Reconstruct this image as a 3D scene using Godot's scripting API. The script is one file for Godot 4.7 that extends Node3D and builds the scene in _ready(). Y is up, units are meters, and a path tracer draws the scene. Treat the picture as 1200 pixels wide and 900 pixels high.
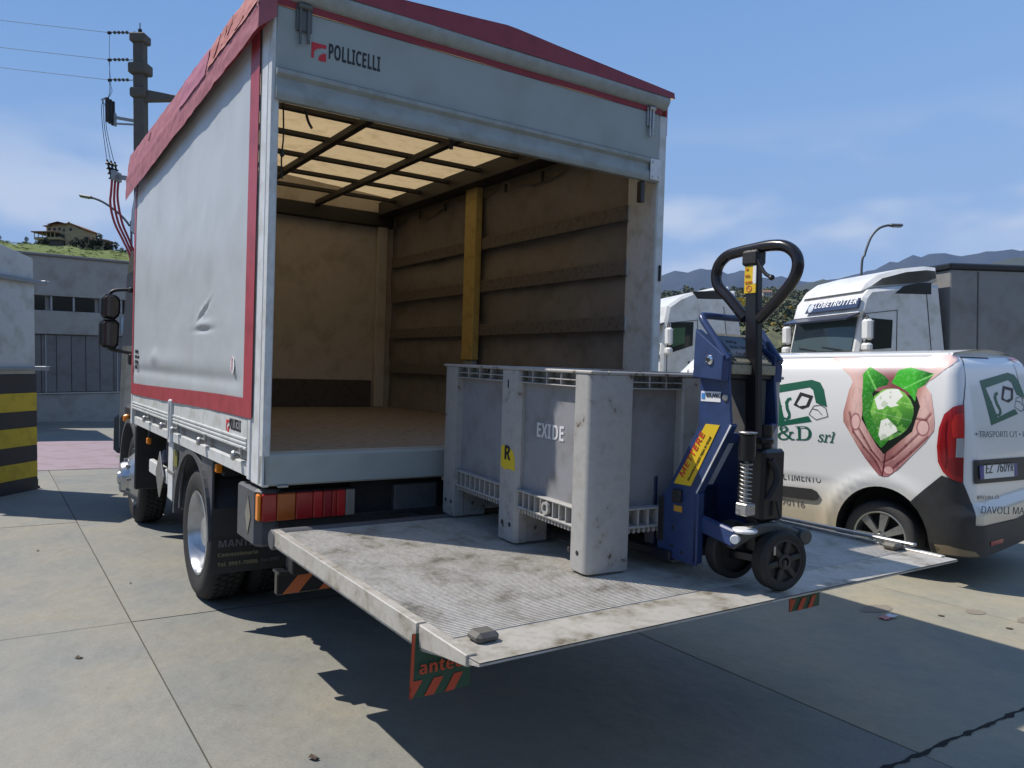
extends Node3D
# A delivery lorry with its tail lift down, seen from the rear left in a concrete yard.

class MB:   # collects triangles of one mesh
	var v := PackedVector3Array()
	var n := PackedVector3Array()
	var t := PackedVector2Array()
	var c := PackedColorArray()
	var col := Color(1, 1, 1)
	func tri(a, b, d, na, nb, nd, ua = Vector2(), ub = Vector2(), ud = Vector2()):
		if (b - a).cross(d - a).dot(na + nb + nd) > 0.0:
			var q = b; b = d; d = q
			q = nb; nb = nd; nd = q
			q = ub; ub = ud; ud = q
		v.append(a); v.append(b); v.append(d)
		n.append(na); n.append(nb); n.append(nd)
		t.append(ua); t.append(ub); t.append(ud)
		c.append(col); c.append(col); c.append(col)
	func quad(a, b, d, e, out := Vector3.ZERO, uvs := []):
		var k = (b - a).cross(d - a)
		if k.length() < 1e-12: k = (d - a).cross(e - a)
		k = k.normalized()
		if out != Vector3.ZERO and k.dot(out) < 0: k = -k
		if uvs.is_empty(): uvs = [Vector2(0, 0), Vector2(1, 0), Vector2(1, 1), Vector2(0, 1)]
		tri(a, b, d, k, k, k, uvs[0], uvs[1], uvs[2])
		tri(a, d, e, k, k, k, uvs[0], uvs[2], uvs[3])
	func box(ctr: Vector3, size: Vector3, bev := 0.004, xf := Transform3D()):
		var h = size * 0.5
		bev = min(bev, 0.45 * min(size.x, min(size.y, size.z)))
		var ax = [Vector3(1, 0, 0), Vector3(0, 1, 0), Vector3(0, 0, 1)]
		for k in 3:
			for s in [-1.0, 1.0]:
				var u = (k + 1) % 3
				var w = (k + 2) % 3
				var p := []
				for q in [[-1, -1], [1, -1], [1, 1], [-1, 1]]:
					p.append(xf * (ctr + ax[k] * s * h[k] + ax[u] * q[0] * (h[u] - bev) + ax[w] * q[1] * (h[w] - bev)))
				quad(p[0], p[1], p[2], p[3], xf.basis * (ax[k] * s))
		if bev <= 0.0: return
		for k in 3:          # edges along axis k
			var u = (k + 1) % 3
			var w = (k + 2) % 3
			for su in [-1.0, 1.0]:
				for sw in [-1.0, 1.0]:
					var p := []
					for q in [[-1, 0], [1, 0], [1, 1], [-1, 1]]:
						var e = ctr + ax[k] * q[0] * (h[k] - bev)
						if q[1] == 0: e += ax[u] * su * h[u] + ax[w] * sw * (h[w] - bev)
						else: e += ax[u] * su * (h[u] - bev) + ax[w] * sw * h[w]
						p.append(xf * e)
					quad(p[0], p[1], p[2], p[3], xf.basis * (ax[u] * su + ax[w] * sw))
		for sx in [-1.0, 1.0]:
			for sy in [-1.0, 1.0]:
				for sz in [-1.0, 1.0]:
					var s = Vector3(sx, sy, sz)
					var nn = (xf.basis * s).normalized()
					tri(xf * (ctr + s * Vector3(h.x, h.y - bev, h.z - bev)), xf * (ctr + s * Vector3(h.x - bev, h.y, h.z - bev)), xf * (ctr + s * Vector3(h.x - bev, h.y - bev, h.z)), nn, nn, nn)
	func bx(a: Vector3, b: Vector3, bev := 0.004):   # a box by two corners
		var lo = Vector3(min(a.x, b.x), min(a.y, b.y), min(a.z, b.z))
		var hi = Vector3(max(a.x, b.x), max(a.y, b.y), max(a.z, b.z))
		box((lo + hi) * 0.5, hi - lo, bev)
	func beam(a: Vector3, b: Vector3, w: float, h: float, bev := 0.003, up := Vector3.UP):
		var z = (b - a).normalized()
		var x = up.cross(z)
		if x.length() < 1e-3: x = Vector3.RIGHT.cross(z)
		x = x.normalized()
		box(Vector3.ZERO, Vector3(w, h, a.distance_to(b)), bev, Transform3D(Basis(x, z.cross(x), z), (a + b) * 0.5))
	func prism(poly: Array, d0: float, d1: float, bev := 0.0, xf := Transform3D(), smooth := 0.0):
		# polygon in xy, extruded along z from d0 to d1; bev chamfers the two rims; corners flatter than smooth (radians) are shaded round
		var p := PackedVector2Array(poly)
		if Geometry2D.is_polygon_clockwise(p): p.reverse()
		var m = p.size()
		var q := PackedVector2Array()
		var en := []
		for i in m:
			var e = (p[(i + 1) % m] - p[i]).normalized()
			en.append(Vector2(e.y, -e.x))
		for i in m:
			var a = en[(i + m - 1) % m]
			var b = en[i]
			q.append(p[i] - (a + b) * bev / max(0.3, 1.0 + a.dot(b)))
		var tr = Geometry2D.triangulate_polygon(q)
		var lo = min(d0, d1)
		var hi = max(d0, d1)
		for s in [0, 1]:
			var z = hi if s == 1 else lo
			var nn = (xf.basis * Vector3(0, 0, 1 if s == 1 else -1)).normalized()
			for i in range(0, tr.size(), 3):
				var a = q[tr[i]]; var b = q[tr[i + 1]]; var d = q[tr[i + 2]]
				tri(xf * Vector3(a.x, a.y, z), xf * Vector3(b.x, b.y, z), xf * Vector3(d.x, d.y, z), nn, nn, nn, a, b, d)
		for i in m:
			var j = (i + 1) % m
			var n0 = en[i]; var n1 = en[i]
			if smooth > 0.0:
				if absf(en[(i + m - 1) % m].angle_to(en[i])) < smooth: n0 = (en[(i + m - 1) % m] + en[i]).normalized()
				if absf(en[j].angle_to(en[i])) < smooth: n1 = (en[j] + en[i]).normalized()
			var na = (xf.basis * Vector3(n0.x, n0.y, 0)).normalized()
			var nb = (xf.basis * Vector3(n1.x, n1.y, 0)).normalized()
			var A = xf * Vector3(p[i].x, p[i].y, lo + bev); var B = xf * Vector3(p[j].x, p[j].y, lo + bev)
			var D = xf * Vector3(p[j].x, p[j].y, hi - bev); var E = xf * Vector3(p[i].x, p[i].y, hi - bev)
			tri(A, B, D, na, nb, nb); tri(A, D, E, na, nb, na)
			if bev > 0.0:
				for s in [0, 1]:
					var z0 = (hi - bev) if s == 1 else (lo + bev)
					var z1 = hi if s == 1 else lo
					var o = xf.basis * Vector3(en[i].x, en[i].y, 1 if s == 1 else -1)
					quad(xf * Vector3(p[i].x, p[i].y, z0), xf * Vector3(p[j].x, p[j].y, z0), xf * Vector3(q[j].x, q[j].y, z1), xf * Vector3(q[i].x, q[i].y, z1), o)
	func lathe(prof: Array, seg := 24, xf := Transform3D(), a0 := 0.0, a1 := TAU, sharp := 0.7):
		# profile of (radius, height) turned about y
		var m = prof.size()
		var sn := []
		for i in m - 1:
			var e: Vector2 = (prof[i + 1] - prof[i])
			sn.append(Vector2(e.y, -e.x).normalized())
		for i in m - 1:
			var n0 = sn[i]; var n1 = sn[i]
			if i > 0 and absf(sn[i - 1].angle_to(sn[i])) < sharp: n0 = (sn[i - 1] + sn[i]).normalized()
			if i < m - 2 and absf(sn[i + 1].angle_to(sn[i])) < sharp: n1 = (sn[i + 1] + sn[i]).normalized()
			var A = prof[i]; var B = prof[i + 1]
			for k in seg:
				var f = a0 + (a1 - a0) * k / seg
				var g = a0 + (a1 - a0) * (k + 1) / seg
				var df = Vector3(cos(f), 0, sin(f)); var dg = Vector3(cos(g), 0, sin(g))
				var p0 = xf * (df * A.x + Vector3(0, A.y, 0)); var p1 = xf * (dg * A.x + Vector3(0, A.y, 0))
				var p2 = xf * (dg * B.x + Vector3(0, B.y, 0)); var p3 = xf * (df * B.x + Vector3(0, B.y, 0))
				var m0 = (xf.basis * (df * n0.x + Vector3(0, n0.y, 0))).normalized(); var m1 = (xf.basis * (dg * n0.x + Vector3(0, n0.y, 0))).normalized()
				var m2 = (xf.basis * (dg * n1.x + Vector3(0, n1.y, 0))).normalized(); var m3 = (xf.basis * (df * n1.x + Vector3(0, n1.y, 0))).normalized()
				if B.x > 1e-6: tri(p0, p2, p3, m0, m2, m3)
				if A.x > 1e-6: tri(p0, p1, p2, m0, m1, m2)
	func cyl(a: Vector3, b: Vector3, r: float, seg := 16, bev := 0.002, r2 := -1.0):
		if r2 < 0: r2 = r
		var L = a.distance_to(b)
		lathe([Vector2(0, 0), Vector2(r - bev, 0), Vector2(r, bev), Vector2(r2, L - bev), Vector2(r2 - bev, L), Vector2(0, L)], seg, Transform3D(MB.along(b - a), a))
	static func along(d: Vector3) -> Basis:   # a basis whose y points along d
		var y = d.normalized()
		var x = y.cross(Vector3(0, 0, 1))
		if x.length() < 1e-3: x = y.cross(Vector3(1, 0, 0))
		x = x.normalized()
		return Basis(x, y, x.cross(y))
	func tube(pts: Array, r: float, seg := 8, closed := false):
		var m = pts.size()
		var rings := []
		var last := Vector3.ZERO
		for i in m:
			var a: Vector3 = pts[(i + m - 1) % m] if (closed or i > 0) else pts[0]
			var b: Vector3 = pts[(i + 1) % m] if (closed or i < m - 1) else pts[m - 1]
			var d = (b - a).normalized()
			var x = last
			if x == Vector3.ZERO: x = MB.along(d).x
			x = (x - d * x.dot(d)).normalized()
			last = x
			var y = d.cross(x)
			var ring := []
			for k in seg:
				var f = TAU * k / seg
				ring.append(x * cos(f) + y * sin(f))
			rings.append(ring)
		for i in (m if closed else m - 1):
			var j = (i + 1) % m
			for k in seg:
				var l = (k + 1) % seg
				var p0 = pts[i] + rings[i][k] * r; var p1 = pts[i] + rings[i][l] * r
				var p2 = pts[j] + rings[j][l] * r; var p3 = pts[j] + rings[j][k] * r
				tri(p0, p1, p2, rings[i][k], rings[i][l], rings[j][l]); tri(p0, p2, p3, rings[i][k], rings[j][l], rings[j][k])
		if not closed:
			for e in [0, m - 1]:
				var d = (pts[0] - pts[1]).normalized() if e == 0 else (pts[m - 1] - pts[m - 2]).normalized()
				for k in seg: tri(pts[e], pts[e] + rings[e][k] * r, pts[e] + rings[e][(k + 1) % seg] * r, d, d, d)
	func sheet(f: Callable, us: Array, vs: Array, facing := Vector3.ZERO, keep = null):
		# a smooth surface f(u, v) over a grid; texture coordinates are u, v
		var w = us.size(); var h = vs.size()
		var p := []
		for j in h:
			for i in w: p.append(f.call(us[i], vs[j]))
		var nn := []
		for j in h:
			for i in w:
				var du = p[j * w + min(i + 1, w - 1)] - p[j * w + max(i - 1, 0)]
				var dv = p[min(j + 1, h - 1) * w + i] - p[max(j - 1, 0) * w + i]
				var k = du.cross(dv).normalized()
				if facing != Vector3.ZERO and k.dot(facing) < 0: k = -k
				nn.append(k)
		for j in h - 1:
			for i in w - 1:
				if keep != null and not keep.call(us[i], us[i + 1], vs[j], vs[j + 1]): continue
				var a = j * w + i; var b = a + 1; var d = a + w + 1; var e = a + w
				var ua = Vector2(us[i], vs[j]); var ub = Vector2(us[i + 1], vs[j]); var ud = Vector2(us[i + 1], vs[j + 1]); var ue = Vector2(us[i], vs[j + 1])
				tri(p[a], p[b], p[d], nn[a], nn[b], nn[d], ua, ub, ud)
				tri(p[a], p[d], p[e], nn[a], nn[d], nn[e], ua, ud, ue)
	func skin(f: Callable, region: Array, step := 0.06, out := 0.0, hole := [], inside := Vector3.ZERO):
		# the part of the surface f(u, v) whose (u, v) lie in the polygon, lifted by out along its normal away from the point inside
		var poly := PackedVector2Array(region)
		var lo = poly[0]; var hi = poly[0]
		for q in poly: lo = lo.min(q); hi = hi.max(q)
		var nu = max(1, int(ceil((hi.x - lo.x) / step))); var nv = max(1, int(ceil((hi.y - lo.y) / step)))
		var su = (hi.x - lo.x) / nu; var sv = (hi.y - lo.y) / nv
		var cache := {}
		var at = func(q: Vector2):
			var key = Vector2i(int(round(q.x * 20000)), int(round(q.y * 20000)))
			if cache.has(key): return cache[key]
			var e = 0.004
			var p: Vector3 = f.call(q.x, q.y)
			var k = (f.call(q.x + e, q.y) - f.call(q.x - e, q.y)).cross(f.call(q.x, q.y + e) - f.call(q.x, q.y - e)).normalized()
			if k.dot(p - inside) < 0: k = -k
			cache[key] = [p + k * out, k]
			return cache[key]
		for j in nv:
			for i in nu:
				var x = lo.x + i * su; var y = lo.y + j * sv
				var cell := PackedVector2Array([Vector2(x, y), Vector2(x + su, y), Vector2(x + su, y + sv), Vector2(x, y + sv)])
				var got = Geometry2D.intersect_polygons(cell, poly)
				if not hole.is_empty():
					var rest := []
					for g in got: rest.append_array(Geometry2D.clip_polygons(g, PackedVector2Array(hole)))
					got = rest
				for g in got:
					var tr = Geometry2D.triangulate_polygon(g)
					for k in range(0, tr.size(), 3):
						var a = at.call(g[tr[k]]); var b = at.call(g[tr[k + 1]]); var d = at.call(g[tr[k + 2]])
						tri(a[0], b[0], d[0], a[1], b[1], d[1], g[tr[k]], g[tr[k + 1]], g[tr[k + 2]])
	func mesh(with_colors := false) -> ArrayMesh:
		var a := []
		a.resize(Mesh.ARRAY_MAX)
		a[Mesh.ARRAY_VERTEX] = v; a[Mesh.ARRAY_NORMAL] = n; a[Mesh.ARRAY_TEX_UV] = t
		if with_colors: a[Mesh.ARRAY_COLOR] = c
		var m := ArrayMesh.new()
		m.add_surface_from_arrays(Mesh.PRIMITIVE_TRIANGLES, a)
		return m

var off := Vector3.ZERO          # the base of the thing that is being built, in its own frame
var names := {}
var mats := {}
var TQ := Basis(Vector3(0.99967, -0.02568, 0.00035), Vector3(0.02567, 0.99952, 0.01738), Vector3(-0.0008, -0.01736, 0.99985))
var TF := Transform3D(TQ, Vector3.ZERO)   # the frame of the lorry, which leans with the yard

func numbered(s: String) -> String:
	names[s] = names.get(s, 0) + 1
	return s if names[s] == 1 else "%s_%03d" % [s, names[s] - 1]
func tag(o: Node3D, label := "", category := "", group := "", kind := "") -> Node3D:
	if label: o.set_meta("label", label)
	if category: o.set_meta("category", category)
	if group: o.set_meta("group", group)
	if kind: o.set_meta("kind", kind)
	return o
func thing(called: String, label: String, category: String, base := Vector3.ZERO, frame := Transform3D(), group := "") -> Node3D:
	var o := Node3D.new()
	o.name = numbered(called)
	add_child(o)
	o.transform = frame * Transform3D(Basis(), base)
	off = base
	return tag(o, label, category, group)
func put(called: String, m: Mesh, mat: Material, parent: Node3D, xf := Transform3D()) -> MeshInstance3D:
	var o := MeshInstance3D.new()
	o.mesh = m
	o.material_override = mat
	o.name = called
	o.transform = xf
	if parent.get_parent() == self: o.position -= off
	parent.add_child(o, true)
	return o
func obj(called: String, b: MB, mat: Material, parent: Node3D, colors := false) -> MeshInstance3D:
	return put(called, b.mesh(colors), mat, parent)
func struct(called: String, b: MB, mat: Material, kind := "structure", colors := false) -> MeshInstance3D:
	var o := MeshInstance3D.new()
	o.mesh = b.mesh(colors); o.material_override = mat; o.name = numbered(called)
	add_child(o)
	o.set_meta("kind", kind)
	return o
func lin(r: float, g: float, b: float, a := 1.0) -> Color:
	var k = Color(r, g, b).linear_to_srgb()
	k.a = a
	return k
func mk(key: String, c: Color, rough := 0.6, metal := 0.0, tex: Texture2D = null, scale := 1.0, nrm: Texture2D = null, ns := 1.0) -> StandardMaterial3D:
	if mats.has(key): return mats[key]
	var m := StandardMaterial3D.new()
	m.albedo_color = c; m.roughness = rough; m.metallic = metal
	if tex or nrm:
		m.uv1_triplanar = true; m.uv1_scale = Vector3.ONE * scale
	if tex: m.albedo_texture = tex
	if nrm:
		m.normal_enabled = true; m.normal_texture = nrm; m.normal_scale = ns
	mats[key] = m
	return m
func noise_image(size: int, freq: float, s: int, oct := 4, kind := FastNoiseLite.TYPE_SIMPLEX_SMOOTH, gain := 0.5) -> Image:
	var f := FastNoiseLite.new()
	f.noise_type = kind; f.frequency = freq; f.seed = s
	f.fractal_type = FastNoiseLite.FRACTAL_FBM; f.fractal_octaves = oct; f.fractal_gain = gain
	var im = f.get_seamless_image(size, size)
	im.convert(Image.FORMAT_L8)
	return im
func ramp_texture(size: int, freq: float, s: int, stops: Array, oct := 4, gain := 0.5) -> ImageTexture:
	# greys of a noise looked up in a list of [position, colour]
	var data := noise_image(size, freq, s, oct, FastNoiseLite.TYPE_SIMPLEX_SMOOTH, gain).get_data()
	var g := Gradient.new()
	var of := PackedFloat32Array(); var co := PackedColorArray()
	for k in stops: of.append(k[0]); co.append(k[1])
	g.offsets = of; g.colors = co
	var lut := []
	for k in 256:
		var q = g.sample(k / 255.0)
		lut.append([int(q.r * 255), int(q.g * 255), int(q.b * 255)])
	var out := PackedByteArray()
	out.resize(size * size * 3)
	for k in size * size:
		var q = lut[data[k]]
		out[k * 3] = q[0]; out[k * 3 + 1] = q[1]; out[k * 3 + 2] = q[2]
	return ImageTexture.create_from_image(Image.create_from_data(size, size, false, Image.FORMAT_RGB8, out))
func normal_texture(size: int, freq: float, s: int, strength := 4.0, oct := 4) -> ImageTexture:
	var im = noise_image(size, freq, s, oct)
	im.convert(Image.FORMAT_RGB8)
	im.bump_map_to_normal_map(strength)
	return ImageTexture.create_from_image(im)
var fonts := {}
func font(kind := "Droid Sans", weight := 400) -> Font:
	var key = kind + str(weight)
	if not fonts.has(key):
		var f := SystemFont.new()
		f.font_names = PackedStringArray([kind])
		f.font_weight = weight
		fonts[key] = f
	return fonts[key]
func text(called: String, s: String, xf: Transform3D, cap: float, mat: Material, parent: Node3D, kind := "Droid Sans", weight := 400, wide := 1.0, slant := 0.0, left := true, depth := 0.0016) -> MeshInstance3D:
	# lettering that stands on the plane of xf (x along the line, y up), cap is the height of a capital
	var m := TextMesh.new()
	m.text = s; m.font = font(kind, weight); m.font_size = 72; m.pixel_size = cap / 51.5; m.depth = depth
	m.horizontal_alignment = HORIZONTAL_ALIGNMENT_LEFT if left else HORIZONTAL_ALIGNMENT_CENTER
	m.vertical_alignment = VERTICAL_ALIGNMENT_BOTTOM
	m.curve_step = 1.0
	var b := Basis(Vector3(wide, 0, 0), Vector3(slant, 1, 0), Vector3(0, 0, 1))
	return put(called, m, mat, parent, xf * Transform3D(b, Vector3(0, 0, depth * 0.5)))
func plane_at(o: Vector3, x: Vector3, y: Vector3) -> Transform3D:
	x = x.normalized()
	var z = x.cross(y).normalized()
	return Transform3D(Basis(x, z.cross(x), z), o)
func lerp_pts(a: Array, n: int) -> Array:   # a smooth curve through points
	var c := Curve3D.new()
	for i in a.size():
		var d = (a[min(i + 1, a.size() - 1)] - a[max(i - 1, 0)]) / 6.0
		c.add_point(a[i], -d, d)
	c.bake_interval = 0.01
	var out := []
	var L = c.get_baked_length()
	for k in n + 1: out.append(c.sample_baked(L * k / n, true))
	return out
func steps(a: float, b: float, n: int) -> Array:
	var o := []
	for k in n + 1: o.append(a + (b - a) * k / n)
	return o
func ground_y(x: float, z: float) -> float:   # the yard falls towards the right
	var e = clampf(x, -9.0, 6.0)
	return -0.05 - 0.0257 * e - 0.0174 * clampf(z, -12.0, 12.0) - 0.02 * clampf(x, 0.0, 6.0) 

var tex_grime: Texture2D
var tex_scratch: Texture2D
var tex_metal: Texture2D
var tex_soft: Texture2D
var nrm_fine: Texture2D
var nrm_wave: Texture2D

func make_camera_and_light():
	var cam := Camera3D.new()
	cam.name = "camera"
	add_child(cam)
	cam.keep_aspect = Camera3D.KEEP_HEIGHT
	cam.fov = 52.3746
	cam.near = 0.05
	cam.far = 20000.0
	cam.transform = Transform3D(Basis(Vector3.UP, -0.59484) * Basis(Vector3.RIGHT, -0.018522), Vector3(-1.0316, 1.39589, 3.62502))
	cam.current = true
	var we := WorldEnvironment.new()
	we.name = "environment"
	var e := Environment.new()
	e.background_mode = Environment.BG_SKY
	e.tonemap_mode = Environment.TONE_MAPPER_LINEAR
	e.tonemap_exposure = 1.16
	e.sdfgi_enabled = true; e.ssao_enabled = true; e.ssil_enabled = true
	e.fog_enabled = true
	e.fog_density = 0.00005
	e.fog_light_color = Color(0.50, 0.68, 1.0)
	var sky := Sky.new()
	var pm := PanoramaSkyMaterial.new()
	pm.panorama = make_sky()
	pm.energy_multiplier = 1.0
	sky.sky_material = pm
	e.sky = sky
	e.background_energy_multiplier = 0.66
	we.environment = e
	add_child(we)
	var sun := DirectionalLight3D.new()
	sun.name = "sun"
	sun.light_energy = 1.6
	sun.light_color = Color(1.0, 0.97, 0.925)
	sun.light_angular_distance = 0.5
	sun.shadow_enabled = true
	add_child(sun)
	var d := (TQ * Vector3(0.46, -1.0, 0.585)).normalized()
	sun.transform = Transform3D(Basis.looking_at(d, Vector3.UP), Vector3(0, 20, 0))

func make_sky() -> ImageTexture:
	var w := 1536; var h := 768
	var f := FastNoiseLite.new()
	f.noise_type = FastNoiseLite.TYPE_SIMPLEX_SMOOTH; f.frequency = 1.0; f.seed = 11
	f.fractal_type = FastNoiseLite.FRACTAL_FBM; f.fractal_octaves = 5
	var to_sun := -(TQ * Vector3(0.46, -1.0, 0.585)).normalized()
	var data := PackedFloat32Array()
	data.resize(w * h * 3)
	for j in h:
		var el = (0.5 - (j + 0.5) / h) * PI
		var ce = cos(el); var y = sin(el)
		for i in w:
			var ph = ((i + 0.5) / w - 0.5) * TAU
			var d := Vector3(sin(ph) * ce, y, -cos(ph) * ce)
			var k = pow(clampf(1.0 - max(y, 0.0), 0.0, 1.0), 4.0)
			var k2 = smoothstep(0.25, 0.95, y)
			var r = lerpf(lerpf(0.205, 0.09, k2), 0.66, k); var g = lerpf(lerpf(0.45, 0.22, k2), 0.85, k); var b = lerpf(lerpf(0.92, 0.55, k2), 1.08, k)
			var a = clampf(d.dot(to_sun), -1.0, 1.0)
			var glow = 0.26 * pow(max(0.0, (a + 1.0) * 0.5), 5.0) + 0.8 * pow(max(a, 0.0), 80.0)
			r += glow * 0.75; g += glow * 0.82; b += glow * 0.8
			if y > 0.0 and y < 0.5:
				# thin cloud in low banks, streaked sideways
				var q = Vector3(d.x * 2.2, y * 9.0, d.z * 2.2)
				var c = f.get_noise_3d(q.x, q.y, q.z) * 0.5 + 0.5
				var c2 = f.get_noise_3d(q.x * 2.5 + 9.0, q.y * 1.6, q.z * 2.5) * 0.5 + 0.5
				var band = smoothstep(0.0, 0.05, y) * (1.0 - smoothstep(0.17, 0.31, y))
				var az = rad_to_deg(ph)
				var bank = clampf(exp(-pow((az - 66.0) / 13.0, 2.0)) + exp(-pow((az - 1.0) / 11.0, 2.0)) + (0.55 if az < -15.0 or az > 85.0 else 0.1), 0.0, 1.0)
				var am = bank * clampf(band * smoothstep(0.36 + 0.6 * maxf(0.0, y - 0.14), 0.62, c * 0.62 + c2 * 0.38) * 0.95, 0.0, 1.0)
				r = lerpf(r, 1.08, am); g = lerpf(g, 1.13, am); b = lerpf(b, 1.18, am)
			if y < 0.0:
				var m = smoothstep(0.0, -0.05, y)
				r = lerpf(r, 0.16, m); g = lerpf(g, 0.155, m); b = lerpf(b, 0.145, m)
			var o = (j * w + i) * 3
			data[o] = r; data[o + 1] = g; data[o + 2] = b
	return ImageTexture.create_from_image(Image.create_from_data(w, h, false, Image.FORMAT_RGBF, data.to_byte_array()))

func concrete_texture() -> ImageTexture:
	var s := 2048
	var a := noise_image(s, 0.0022, 3, 6, FastNoiseLite.TYPE_SIMPLEX_SMOOTH, 0.62).get_data()
	var b := noise_image(s, 0.012, 5, 5, FastNoiseLite.TYPE_SIMPLEX_SMOOTH, 0.6).get_data()
	var c := noise_image(s, 0.16, 8, 3, FastNoiseLite.TYPE_SIMPLEX_SMOOTH, 0.6).get_data()
	var out := PackedByteArray()
	out.resize(s * s * 3)
	for k in s * s:
		var t = (a[k] - 128) * 0.085 + (b[k] - 128) * 0.05 + (c[k] - 128) * 0.12
		if c[k] > 192: t -= (c[k] - 192) * 0.45
		if b[k] < 62: t -= (62 - b[k]) * 0.2
		var g = clampi(int(188 + t), 40, 255)
		var w = (a[k] - 128) * 0.06
		out[k * 3] = clampi(g + int(w), 0, 255); out[k * 3 + 1] = g; out[k * 3 + 2] = clampi(g - 7 - int(w * 1.3), 0, 255)
	return ImageTexture.create_from_image(Image.create_from_data(s, s, false, Image.FORMAT_RGB8, out))

func make_textures():
	tex_grime = ramp_texture(512, 0.008, 21, [[0.0, Color(0.86, 0.85, 0.82)], [0.38, Color(0.96, 0.955, 0.945)], [0.6, Color(1, 1, 1)], [1.0, Color(0.965, 0.965, 0.965)]], 5, 0.6)
	tex_scratch = ramp_texture(512, 0.03, 22, [[0.0, Color(0.62, 0.60, 0.57)], [0.3, Color(0.88, 0.875, 0.86)], [0.55, Color(1, 1, 1)], [0.8, Color(0.92, 0.91, 0.89)], [1.0, Color(0.9, 0.9, 0.9)]], 6, 0.65)
	tex_metal = ramp_texture(1024, 0.006, 23, [[0.0, Color(0.50, 0.48, 0.44)], [0.16, Color(0.68, 0.65, 0.58)], [0.3, Color(0.84, 0.82, 0.775)], [0.5, Color(0.94, 0.925, 0.90)], [0.7, Color(1, 0.99, 0.97)], [1.0, Color(0.88, 0.86, 0.82)]], 7, 0.7)
	tex_soft = ramp_texture(512, 0.006, 24, [[0.0, Color(0.93, 0.925, 0.91)], [0.5, Color(0.99, 0.99, 0.985)], [1.0, Color(1, 1, 1)]], 4, 0.5)
	nrm_fine = normal_texture(512, 0.09, 31, 3.0, 4)
	nrm_wave = normal_texture(512, 0.006, 32, 8.0, 3)

func make_materials():
	mk("white_paint", lin(0.60, 0.62, 0.62), 0.38, 0.0, tex_grime, 1.6)
	mk("frame_paint", lin(0.33, 0.37, 0.36), 0.45, 0.0, tex_soft, 0.8)
	mk("alu", lin(0.68, 0.70, 0.72), 0.42, 0.1, tex_grime, 1.1)
	mk("steel", lin(0.45, 0.45, 0.45), 0.38, 0.8, tex_scratch, 2.0)
	mk("chrome", lin(0.75, 0.76, 0.78), 0.16, 1.0)
	mk("black_plastic", lin(0.018, 0.018, 0.02), 0.5, 0.0, tex_grime, 2.0, nrm_fine, 0.3)
	mk("black_paint", lin(0.012, 0.012, 0.014), 0.28, 0.0, tex_grime, 1.5)
	mk("grey_plastic", lin(0.075, 0.08, 0.09), 0.55, 0.0, tex_grime, 2.2, nrm_fine, 0.3)
	mk("chassis", lin(0.016, 0.016, 0.017), 0.7, 0.0, tex_scratch, 1.5)
	mk("rubber", lin(0.022, 0.022, 0.023), 0.82, 0.0, tex_scratch, 3.0, nrm_fine, 0.5)
	mk("red_tarp", lin(0.36, 0.105, 0.125), 0.55, 0.0, tex_grime, 1.6, nrm_wave, 0.5)
	mk("red_border", lin(0.38, 0.05, 0.065), 0.42, 0.0, tex_grime, 1.1)
	mk("curtain", lin(0.47, 0.495, 0.515), 0.36, 0.0, tex_soft, 0.4, nrm_wave, 0.12)
	mk("inner_curtain", lin(0.235, 0.215, 0.196), 0.75, 0.0, tex_grime, 0.8, nrm_wave, 0.6)
	mk("slat_wood", lin(0.16, 0.143, 0.128), 0.8, 0.0, tex_scratch, 1.2)
	mk("plywood", lin(0.47, 0.43, 0.38), 0.72, 0.0, tex_grime, 0.7)
	mk("dark_plywood", lin(0.075, 0.060, 0.048), 0.6, 0.0, tex_scratch, 0.8)
	mk("floor_wood", lin(0.235, 0.205, 0.178), 0.62, 0.0, tex_scratch, 0.7)
	mk("yellow_post", lin(0.52, 0.38, 0.12), 0.6, 0.0, tex_grime, 2.0)
	mk("bow", lin(0.022, 0.019, 0.017), 0.6, 0.0, tex_grime, 2.0)
	mk("black_ink", lin(0.012, 0.012, 0.014), 0.5)
	mk("white_ink", lin(0.72, 0.73, 0.74), 0.5)
	mk("red_ink", lin(0.55, 0.02, 0.03), 0.5)
	mk("orange_ink", lin(0.55, 0.15, 0.05), 0.55)
	mk("green_flag", lin(0.028, 0.085, 0.05), 0.6)
	mk("flag_red", lin(0.52, 0.075, 0.03), 0.6)
	mk("amber", lin(0.75, 0.22, 0.01), 0.25)
	mk("glass_dark", lin(0.012, 0.014, 0.016), 0.06)
	mk("mirror_glass", lin(0.55, 0.58, 0.6), 0.05, 1.0)
	mk("tail_red", lin(0.34, 0.018, 0.018), 0.2)
	mk("tail_bright", lin(0.42, 0.02, 0.02), 0.18)
	mk("tail_dark", lin(0.27, 0.016, 0.018), 0.22)
	mk("tail_amber", lin(0.38, 0.09, 0.015), 0.22)
	mk("tail_clear", lin(0.22, 0.2, 0.17), 0.2)
	var roof := mk("roof_tarp", lin(0.62, 0.54, 0.41), 0.7, 0.0, tex_grime, 0.9)
	roof.backlight_enabled = true
	roof.backlight = lin(0.95, 0.80, 0.56)

func slab_point(x: float, z: float, dy := 0.0) -> Vector3:   # a spot of the yard given along the lorry's axes
	var p = TF * Vector3(x, 0, z)
	return Vector3(p.x, ground_y(p.x, p.z) + dy, p.z)

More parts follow.
